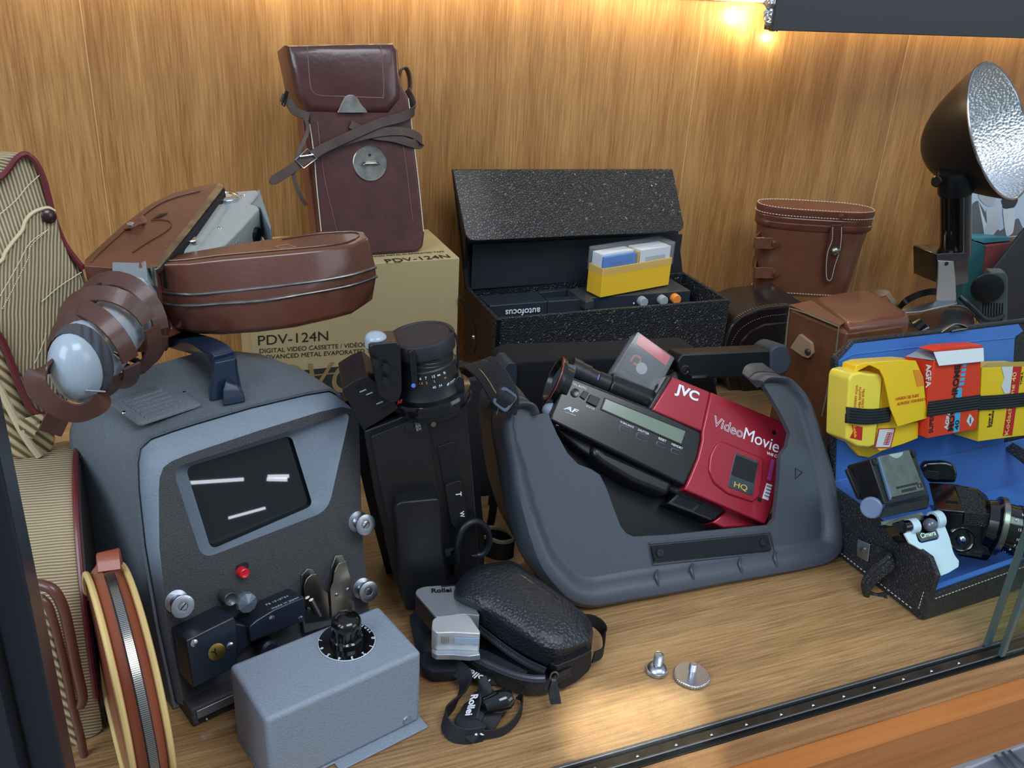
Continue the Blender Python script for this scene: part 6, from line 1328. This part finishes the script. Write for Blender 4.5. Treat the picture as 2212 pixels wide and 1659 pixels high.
for pts in ([(730, 545), (975, 488), (980, 512), (738, 570)], [(790, 580), (955, 542), (960, 578), (796, 612)]):
    put('imprint', prism(f8(pts, .0038), -FPn.n*.0003), m_black, plate, smooth=False)
text('CE', FPn, z8([(985, 560)])[0], z8([(1045, 545)])[0], m_black, plate, off=.0038)
put('blue_rail', prism(f8([(520, 200), (560, 190), (692, 640), (668, 700)], .003), -FPn.n*.003), M('rail_slate', (84, 112, 140), .3), fu, bevel=.0006)
for x, y in ((478, 262), (932, 170)): put('screw', lathe(FPn(*z8([(x, y)])[0], .0006), FPn.n, [(0, .003), (.0006, .0028), (.0002, .0015)], 14), m_black, fu)
put('swivel_base', loft([f8([(600, 750), (1108, 630), (1100, 640), (600, 765)], -.001), f8([(585, 790), (1110, 670), (1100, 780), (545, 910)], .001), f8([(560, 850), (1090, 740), (1080, 800), (530, 900)], -.025)]), m_cb2, fu, bevel=.002)
put('round_button', lathe(FPn(*z8([(445, 780)])[0], -.012), (FPn.n*.6-FPn.u*1.0-FPn.v*.2), [(0, .0098), (.003, .0096), (.004, .0085), (.0038, .0005)], 30), M('button_slate', (112, 128, 158), .4), fu)
put('side_shell', loft([f8([(125, 350), (160, 345), (290, 560), (265, 680)], -.03), f8([(150, 340), (200, 330), (330, 560), (300, 680)], -.022)]), m_cb2, fu, bevel=.001)
# --- camera with lens in the case
CPl = Plane(at_y(2075, 1150, .510), -35, 18)
def c8(pts, off): return CPl.L(z8(pts), off)
m_clea = M('camera_leatherette', (40, 44, 50), .5, bump=('voronoi', 420, 1))
cm = thing('cine_camera', 'glossy black cine camera with engraved zoom lens lying in the blue lining', 'camera', cb3(.11, .06, .005))
put('body', prism(clampz(rnd(c8([(1185, 830), (1510, 862), (1890, 905), (1862, 1290), (1776, 1402), (1440, 1340), (1380, 1190), (1290, 1010)], 0), .002, 3), .006), -CPl.n*.03), m_blackg, cm, bevel=.002)
put('top_housing', loft([c8([(1185, 800), (1510, 830), (1888, 880), (1890, 910), (1510, 865), (1185, 840)], .001), c8([(1100, 490), (1380, 505), (1660, 555), (1780, 640), (1500, 650), (1130, 640)], -.038)]), m_blackg, cm, bevel=.002)
put('leather_wrap', loft([c8([(1520, 850), (1812, 885), (1775, 1012), (1502, 978)], .002), c8([(1520, 845), (1812, 880), (1805, 895), (1520, 862)], .0025), c8([(1400, 525), (1650, 572), (1650, 600), (1420, 560)], -.034)]), m_clea, cm, bevel=.001)
put('leather_patch', prism(c8([(1440, 1242), (1732, 1268), (1716, 1360), (1430, 1320)], .001), -CPl.n*.001), m_clea, cm)
ey = CPl(*z8([(1482, 1148)])[0], 0)
put('eyepiece', lathe(ey, CPl.n, [(0, .0122), (.002, .0122), (.0024, .0112), (.0015, .0098), (.0015, .0055), (.003, .005), (.003, .0035)], 36), m_fb, cm)
put('eyepiece_lens', lathe(ey+CPl.n*.0028, CPl.n, [(0, .0038), (.0014, .0022), (.0016, .0004)], 20), m_chrome, cm)
put('window_recess', prism(c8([(1300, 700), (1440, 712), (1490, 800), (1320, 778)], -.010), -CPl.n*.0005), m_black, cm)
lc0 = CPl(*z8([(1855, 985)])[0], -.012); lax = (V((.76, -.64, -.05))).normalized()
kr_ = 336/5.352/FPX*((lc0-CAM).dot(V((RX[2], RY[2], RZ[2]))))
lens2 = put('lens_barrel', lathe(lc0, lax, [(-.010, kr_*.80), (-.002, kr_*.86), (0, kr_*1.0), (.006, kr_*1.0), (.0065, kr_*.86), (.018, kr_*.85), (.0185, kr_*.88), (.022, kr_*.88), (.0225, kr_*.84), (.040, kr_*.84), (.0405, kr_*.92), (.09, kr_*.92)], 60), m_fb, cm)
put('knurled_ring', lathe(lc0, lax, [(.0005, kr_*1.0), (.001, kr_*1.015), (.0055, kr_*1.015), (.006, kr_*1.0)], 60), m_dsteel, lens2)
put('red_ring', lathe(lc0, lax, [(.0404, kr_*.90), (.0406, kr_*.925), (.0414, kr_*.925)], 60), M('red_line', (190, 70, 60), .4), lens2)
yx = (CPl.n-lax*CPl.n.dot(lax)).normalized(); zx = lax.cross(yx)
def ltext(s, ang, h, size, mat):
    d = yx*math.cos(math.radians(ang))+zx*math.sin(math.radians(ang)); c = lc0+lax*h+d*(kr_*.885)
    q = Plane(c); q.n = d; t = lax.cross(d); t = -t if t.z > 0 else t
    u_ = lax; text(s, q, None, None, mat, lens2, fs=size, pts3=(c-u_*.001, c+u_*.001))
for s, a, h, m_ in (('11', 58, .011, m_white), ('5', 42, .014, m_white), ('15', 30, .019, m_or), ('7', 28, .016, m_white), ('10', 12, .017, m_white), ('20', 10, .020, m_or), ('20', -8, .020, m_or), ('15', -10, .016, m_white), ('40', -30, .012, m_white), ('50', -46, .018, m_white)): ltext(s, a, h, .0036, m_)
put('viewfinder_hood', prism(rnd(c8([(1010, 330), (1060, 260), (1290, 250), (1400, 285), (1445, 380), (1420, 500), (1110, 500)], -.05), .003, 4), -CPl.n*.012), m_blackg, cm, bevel=.003)
put('hood_lever', prism(rnd(c8([(1040, 375), (1090, 358), (1222, 372), (1218, 470), (1060, 440)], -.046), .001, 3), -CPl.n*.006), m_cb, cm, bevel=.002)
# --- white clip-on diffuser with black swivel head
WP_ = Plane(at_y(2010, 1180, .485), 0, 40)
def w8(pts, off): return WP_.L(z8(pts), off)
df = thing('clip_on_plate', 'milky white clip-on plate with two curled hooks, standing in the blue-lined case', 'plate', WP_(2030, 1225, -.01))
m_milk = M('milky_plastic', (196, 220, 232), .3, coat=.3)
put('plate', prism(rnd(w8([(822, 1082), (938, 1042), (962, 1110), (985, 1175), (1020, 1195), (1215, 1150), (1232, 1120), (1200, 1050), (1160, 975), (1275, 958), (1310, 1040), (1345, 1130), (1385, 1290), (1408, 1340), (1455, 1400), (1448, 1470), (1330, 1540), (1210, 1588), (1215, 1480), (1150, 1360), (960, 1235), (885, 1195)], .002), .0012, 3), -WP_.n*.002), m_milk, df, bevel=.0005)
for x, y, r in ((905, 1000, .0072), (1185, 925, .0082)):
    c = WP_(*z8([(x, y)])[0], .0); put('hook', lathe(c-WP_.u*.004, WP_.u, [(0, r), (.0085, r), (.0085, r*.72), (0, r*.72)], 24), m_milk, df)
sw = thing('swivel_head', 'black swivel head with chrome lettering held between the hooks of the white plate', 'bracket', WP_(1985, 1160, -.02))
put('head', prism(rnd(w8([(590, 985), (780, 905), (1000, 872), (1120, 880), (1180, 960), (1222, 1080), (1215, 1125), (1010, 1180), (960, 1120), (900, 1000), (850, 1190), (760, 1090), (700, 1000)], -.003), .001, 3), -WP_.n*.012), m_fb, sw, bevel=.001)
put('nameplate', prism(rnd(w8([(965, 1100), (1190, 1050), (1222, 1090), (1212, 1128), (1012, 1182)], .001), .001, 3), -WP_.n*.004), m_fb, sw, bevel=.0008)
text('Cimera', WP_, z8([(1015, 1138)])[0], z8([(1190, 1098)])[0], m_chrome, sw, off=.0014, weight=.02)
put('pin', lathe(WP_(*z8([(800, 1010)])[0], .001), WP_.u, [(0, .0055), (.012, .0055), (.013, .0045)], 20), m_fb, sw)
put('clear_knob', ball(WP_(*z8([(1120, 985)])[0], .001), .0065), M('clear_knob', (90, 96, 110), .1, coat=.8), sw)
put('grey_strip', prism(w8([(566, 945), (1020, 832), (1042, 868), (760, 925), (580, 982)], -.006), -WP_.n*.002), M('strip_pale', (150, 156, 156), .5), sw)
# ============================================================ thumbscrews on the shelf
def knurl(c, r, h0, h1, n_=44):
    rings = []
    for h, k in ((h0, .97), (h0+.0004, 1), (h1-.0004, 1), (h1, .97)):
        rings.append([c+V((math.cos(math.pi*j/n_)*r*k*(1 if j % 2 else .965), math.sin(math.pi*j/n_)*r*k*(1 if j % 2 else .965), h)) for j in range(2*n_)])
    return loft(rings)
for (px_, py_, r, h, st, lab) in ((1418, 1451, .0092, .0034, .0175, 'small knurled metal thumbscrew with a thick stem, left of the wider one'), (1493, 1464, .0148, .0030, .0140, 'wide flat knurled metal thumbscrew with a short threaded stem')):
    c = at_z(px_, py_, 0)+V((0, 0, .0008))
    t = thing('thumbscrew', lab, 'screw', c, 'loose thumbscrews on the shelf')
    put('knurled_head', knurl(c, r, 0, h), m_alu, t, smooth=False)
    put('face', lathe(c, (0, 0, 1), [(h-.0001, r*.95), (h+.0003, r*.93), (h+.0003, r*.5)] if st < .016 else [(h-.0001, r*.9), (h+.0008, r*.86), (h+.0025, r*.62), (h+.003, r*.5)], 40), m_alu, t)
    sr = .0033 if st < .016 else .0040
    pts = [(h, sr*.8), (h+.004, sr*.8), (h+.0045, sr)]
    k = h+.005
    while k < st-.001: pts += [(k, sr), (k+.0004, sr*.86), (k+.0008, sr)]; k += .0009
    pts += [(st-.0006, sr), (st, sr*.8), (st, sr*.3)]
    put('threaded_stem', lathe(c, (0, 0, 1), pts, 24), m_alu, t)
# ============================================================ zip pouch for the compact camera
zr = lambda pts: [(860+x/3.6146, 1200+y/3.6146) for x, y in pts]
m_po = M('textured_pouch', (30, 34, 40), .38, bump=('cells', 420, .9), coat=.15, dirt=((72, 74, 76), 160, .70))
m_pf = M('pouch_fabric', (28, 32, 42), .7, bump=('noise', 700, .5))
pA, pB_, pC = at_z(974.8, 1299.6, .046), at_z(1184, 1449, .024), at_z(1279, 1399, .024)
RPl = axes_plane(pB_, pC-pB_, pA-pB_)
if RPl.n.z < 0: RPl.n = -RPl.n
po = thing('zip_pouch', 'black textured zip pouch lying half open in front of the grey case', 'pouch', at_z(1140, 1440, 0))
up_px = [(416, 355), (420, 300), (440, 235), (490, 175), (545, 135), (640, 100), (860, 62), (920, 85), (1110, 230), (1300, 372), (1452, 490), (1505, 560), (1518, 640), (1510, 730), (1400, 790), (1262, 858), (1160, 850), (1010, 778), (860, 690), (700, 570), (560, 470), (450, 400)]
Up = RPl.L(zr(up_px), 0)
Up2 = RPl.L(zr([(x, y) for x, y in up_px]), 0)
pk_h = .030
pkr = [(0, -.0015), (0, .002), (.0006, .008), (.0025, .016), (.006, .023), (.011, .0275), (.018, .0295), (.024, .030)]
# top outline measured at its own height
tpx = [(498, 330), (495, 280), (505, 220), (540, 160), (600, 110), (700, 78), (850, 56), (915, 78), (1100, 205), (1290, 345), (1440, 455), (1490, 520), (1505, 590), (1490, 660), (1400, 700), (1270, 735), (1160, 722), (1040, 655), (900, 560), (760, 470), (640, 400), (540, 350)]
Tp = RPl.L(zr(tpx), .020)
mids = [a.lerp(b, .35)+RPl.n*.004 for a, b in zip(Up, Tp)]
cT = sum(Tp, V((0, 0, 0)))/len(Tp)
put('upper_shell', loft([[p-RPl.n*.001 for p in Up], Up, mids, [a.lerp(b, .8) for a, b in zip(Up, Tp)], Tp, [cT+(p-cT)*.86+RPl.n*.0045 for p in Tp], [cT+(p-cT)*.6+RPl.n*.0062 for p in Tp], [cT+(p-cT)*.2+RPl.n*.0065 for p in Tp]]), m_po, po)
def zipper(path, wdir, nrm, w_, parent):
    zt = put('zip_tape', strap(path, wdir, w_, .0012), m_pf, parent)
    zz = smooth_path(path, 14); g = []
    for i in range(0, len(zz)-1):
        t = (zz[i+1]-zz[i]); 
        if t.length < 1e-6: continue
        t.normalize(); c = zz[i]+nrm*.0009; b = nrm.cross(t)
        g.append(prism([c-t*.0003-b*.001, c+t*.0003-b*.001, c+t*.0003+b*.001, c-t*.0003+b*.001], nrm*.0006))
    put('teeth', join(*g), M('zip_teeth_dark', (120, 126, 136), .35, metal=.8), zt, smooth=False)
zu = [RPl(x, y, -.003) for x, y in zr([(425, 380), (470, 440), (560, 520), (700, 625), (860, 745), (1010, 840), (1150, 905)])]
zipper(zu, V((0, 0, 1))-RPl.n*.0+V((.15, .1, 0)), (V((-.5, -.8, .25))).normalized(), .007, po)
lowz = .022
LZ = flat(0, z=lowz)
lpx = [(380, 672), (440, 712), (560, 782), (720, 862), (900, 935), (1040, 968), (1150, 970), (1210, 950), (1280, 905), (1400, 850), (1500, 800), (1500, 760), (1380, 700), (1100, 620), (800, 480), (560, 480), (420, 580)]
Lp = [LZ(x, y) for x, y in zr(lpx)]
cL = sum(Lp, V((0, 0, 0)))/len(Lp)
put('lower_shell', loft([[cL+(p-cL)*.80+V((0, 0, .0012-p.z+.0)) for p in [V((q.x, q.y, q.z)) for q in Lp]] and [V((cL.x+(p.x-cL.x)*.84, cL.y+(p.y-cL.y)*.84, .0012)) for p in Lp], [V((cL.x+(p.x-cL.x)*.96, cL.y+(p.y-cL.y)*.96, .006)) for p in Lp], [V((cL.x+(p.x-cL.x)*1.0, cL.y+(p.y-cL.y)*1.0, .013)) for p in Lp], Lp, [V((cL.x+(p.x-cL.x)*.95, cL.y+(p.y-cL.y)*.95, lowz-.001)) for p in Lp], [V((cL.x+(p.x-cL.x)*.90, cL.y+(p.y-cL.y)*.90, .010)) for p in Lp]]), m_po, po)
zl = [LZ(x, y)+V((0, 0, .0012)) for x, y in zr([(385, 680), (440, 716), (560, 786), (720, 866), (900, 940), (1040, 970), (1150, 972)])]
zipper(zl, V((.3, .6, .5)), V((-.2, -.35, .9)).normalized(), .006, po)
put('inner_lining', prism([LZ(x, y)+V((0, 0, -.004)) for x, y in zr([(620, 700), (700, 720), (1010, 880), (1000, 925), (800, 860), (640, 760)])], V((0, 0, .001))), m_pf, po)
put('hinge_patch', prism([at_z(x, y, z) for (x, y), z in zip(zr([(1238, 868), (1400, 800), (1515, 740), (1512, 860), (1490, 905), (1400, 985), (1282, 1050), (1245, 930)]), (.030, .030, .030, .014, .010, .006, .004, .018))], V((-.004, .006, 0))), M('patch_black', (22, 23, 26), .5), po, bevel=.001)
ps = at_z(*zr([(1180, 950)])[0], .026)
pl_ = put('zip_pull', prism([at_z(x, y, z) for (x, y), z in zip(zr([(1200, 985), (1240, 985), (1262, 1080), (1276, 1158), (1190, 1168), (1176, 1060)]), (.024, .024, .016, .009, .009, .016))], V((0, .0022, .0012))), m_black, po, bevel=.0006)
put('pull_ring', tube([ps+V((math.cos(2*math.pi*j/12)*.0032+.004, 0, math.sin(2*math.pi*j/12)*.0040)) for j in range(12)], .0008, 6, closed=True, smooth=False), m_dsteel, pl_)
put('wrist_loop', strap([at_z(x, y, z) for (x, y), z in zip(zr([(1440, 495), (1510, 505), (1575, 545), (1606, 610), (1608, 690), (1590, 760), (1525, 795)]), (.030, .026, .020, .014, .012, .014, .020))], V((.1, .1, 1)), .010, .0014), M('strap_black', (18, 19, 22), .6), po)
m_lan = M('lanyard_black', (24, 26, 32), .6, bump=('noise', 900, .3))
# ============================================================ compact camera
rz_ = .052
RT = flat(0, z=rz_)
m_sil = M('silver_camera', (186, 192, 200), .28, metal=.75)
m_sil2 = M('silver_light', (206, 212, 214), .3, metal=.5)
rc_ = thing('compact_camera', 'small silver compact camera sticking out of the black zip pouch', 'camera', at_z(960, 1330, .03))
put('body', prism(rnd([RT(x, y) for x, y in zr([(134, 290), (150, 262), (205, 242), (450, 226), (560, 330), (640, 470), (500, 455), (300, 482)])], .002, 3), V((0, 0, -.019))), m_sil, rc_, bevel=.0015)
sd0, sd1 = RT(*zr([(134, 285)])[0]), RT(*zr([(292, 478)])[0])
SDp = axes_plane(sd0, sd1-sd0, (0, 0, 1))
if SDp.n.dot(CAM-sd0) < 0: SDp.n = -SDp.n
Ls = (sd1-sd0).length
sp2 = put('side_plate', box(SDp, .001, Ls-.0005, -.018, -.002, 0, .0006), m_black, rc_)
text('ROLLEI', SDp, None, None, m_grey_print, sp2, off=.0009, pts3=(SDp.at(Ls*.28, -.009, .0009), SDp.at(Ls*.75, -.009, .0009))) if False else None
text('Rollei', RT, zr([(262, 290)])[0], zr([(418, 284)])[0], m_black, rc_, off=.0004, weight=.02)
put('top_slot', prism([RT(x, y, .0003) for x, y in zr([(335, 238), (448, 230), (450, 236), (340, 246)])], V((0, 0, .0003))), m_black, rc_, smooth=False)
gr_px = [(268, 502), (290, 482), (400, 455), (500, 448), (560, 470), (640, 590), (640, 610), (430, 600), (300, 604), (262, 570)]
gb = put('battery_grip', prism(rnd([RT(x, y) for x, y in zr(gr_px)], .002, 3), V((0, 0, -.020))), m_sil2, rc_, bevel=.0025)
g0_, g1_ = RT(*zr([(300, 604)])[0]), RT(*zr([(430, 600)])[0]); g2_ = RT(*zr([(640, 610)])[0])
GRp = axes_plane(g0_, g2_-g0_, (0, 0, 1))
if GRp.n.dot(CAM-g0_) < 0: GRp.n = -GRp.n
Lg2 = (g2_-g0_).length
put('model_label', box(GRp, Lg2*.42, Lg2*.98, -.0095, -.004, .0004, .0010), M('label_blue_grey', (150, 170, 190), .4), gb)
for i in range(4): put('grip_line', box(GRp, Lg2*(.12+.05*i), Lg2*(.13+.05*i), -.010, -.003, .0004, .0009), m_dsteel, gb, smooth=False)
put('lower_edge', prism(rnd([RT(x, y)+V((0, 0, -.017)) for x, y in zr([(262, 590), (300, 604), (430, 602), (640, 612), (650, 640), (560, 650), (440, 640), (300, 640), (268, 620)])], .001, 2), V((0, 0, -.005))), m_sil, rc_, bevel=.0008)
# ============================================================ neck strap
ns = thing('neck_strap', 'looped black neck strap with white lettering on the shelf below the zip pouch', 'strap', at_z(1040, 1560, 0))
def zs(pts): return [at_z(x, y, z) for (x, y), z in zip(zr([(a, b) for a, b, _ in pts]), [z for _, _, z in pts])]
put('band', strap(zs([(380, 880, .010), (440, 872, .014), (505, 920, .013), (525, 1000, .010), (480, 1110, .008), (400, 1200, .007), (362, 1250, .008), (370, 1320, .008), (430, 1390, .006), (520, 1418, .005), (600, 1412, .005), (660, 1400, .005)]), [V((.6, .2, .6))]*5+[V((.3, .2, .9))]*7, .0135, .0013), m_lan, ns)
put('band', strap(zs([(650, 1396, .006), (720, 1395, .005), (820, 1370, .005), (910, 1300, .005), (962, 1210, .005), (966, 1120, .006), (940, 1090, .008)]), V((.1, .2, 1)), .0075, .0012), m_lan, ns)
wide = zs([(720, 1010, .014), (650, 1060, .013), (590, 1130, .012), (560, 1210, .011), (530, 1290, .009), (570, 1345, .008), (640, 1398, .007)])
wb_ = put('printed_band', strap(wide, [V((.8, .5, .3))]*5+[V((.6, .7, .3))]*2, .017, .0013), m_lan, ns)
tp1 = axes_plane(at_z(*zr([(575, 1160)])[0], .0135), (at_z(*zr([(552, 1245)])[0], .0125)-at_z(*zr([(592, 1090)])[0], .0145)), V((.8, .5, .3)))
if tp1.n.z < 0: tp1.n = -tp1.n
text('Rollei', tp1, zr([(572, 1090)])[0], zr([(524, 1250)])[0], m_white, wb_, off=.002, weight=.02)
ub_ = put('printed_band', prism([at_z(x, y, z) for (x, y), z in zip(zr([(500, 850), (740, 960), (770, 1010), (700, 1010), (540, 930)]), (.012, .012, .010, .010, .010))], V((0, 0, -.0012))), m_lan, ns)
text('Rollei', flat(0, z=.0130), zr([(722, 972)])[0], zr([(560, 882)])[0], m_white, ub_, off=0, weight=.01)
text('R', flat(0, z=.0075), zr([(600, 1402)])[0], zr([(672, 1400)])[0], m_white, ns, off=0, weight=.03, hfac=.6)
put('clip', lathe(zs([(660, 1185, .012)])[0], zs([(760, 1150, .014)])[0]-zs([(660, 1185, .012)])[0], [(-.002, .002), (.002, .007), (.012, .0085), (.020, .008), (.024, .005)], 20), m_fb, ns)
put('clip_sleeve', strap(zs([(745, 1210, .006), (775, 1150, .010), (815, 1085, .013)]), V((.9, .3, .5)), .019, .006), m_lan, ns, bevel=.001)
put('short_band', strap(zs([(640, 1060, .013), (655, 1130, .012), (630, 1220, .010), (590, 1290, .008)]), V((.9, .4, .1)), .010, .0012), m_lan, ns)
put('short_band', strap(zs([(780, 1180, .009), (740, 1260, .006), (690, 1340, .004), (660, 1380, .004)]), V((.9, .4, .1)), .012, .0012), m_lan, ns)
# dark case piece below the compact camera
dkp = thing('soft_pouch', 'small soft black fabric pouch between the control box and the compact camera', 'pouch', at_z(930, 1410, 0))
sp_px = [(885, 1330), (905, 1310), (935, 1330), (955, 1365), (975, 1400), (1000, 1430), (985, 1450), (935, 1452), (912, 1440), (900, 1400)]
q0_ = [at_z(x, y, .014) for x, y in sp_px]; cq0 = sum(q0_, V((0, 0, 0)))/len(q0_)
put('body', loft([[V((cq0.x+(p.x-cq0.x)*.9, cq0.y+(p.y-cq0.y)*.9, .0012)) for p in q0_], [V((p.x, p.y, .008)) for p in q0_], q0_, [cq0+(p-cq0)*.7+V((0, 0, .004)) for p in q0_]]), m_pf, dkp)
put('round_flap', lathe(at_z(945, 1392, .02), V((-.2, -.3, 1)), [(-.003, .012), (0, .014), (.001, .0125), (.0012, .001)], 28), m_black, dkp)
# ============================================================ things below the shelf, bottom right
YB = y_edge-.020
lwb = thing('storage_tub', 'grey plastic tub with white rim below the shelf edge, bottom right corner', 'tub', at_z(2180, 1650, -.16))
put('rim', prism([at_z(x, y, -.145) for x, y in ((2085, 1655), (2097, 1645), (2150, 1624), (2260, 1582), (2262, 1590), (2150, 1634), (2098, 1656))], V((0, 0, -.004))), m_pap, lwb, bevel=.0005)
put('cover', prism([at_z(x, y, -.148) for x, y in ((2080, 1668), (2100, 1652), (2262, 1588), (2300, 1760), (2050, 1800))], V((0, 0, -.004))), M('tub_grey', (142, 150, 164), .35, coat=.3), lwb)
for a_, b_ in (((2150, 1632), (2185, 1670)), ((2166, 1626), (2205, 1670)), ((2180, 1622), (2230, 1668))): put('tub_strap', tube([at_z(*a_, -.144), at_z(*b_, -.144)], .0016, 6, smooth=False), M('tub_strap', (96, 104, 118), .5), lwb)
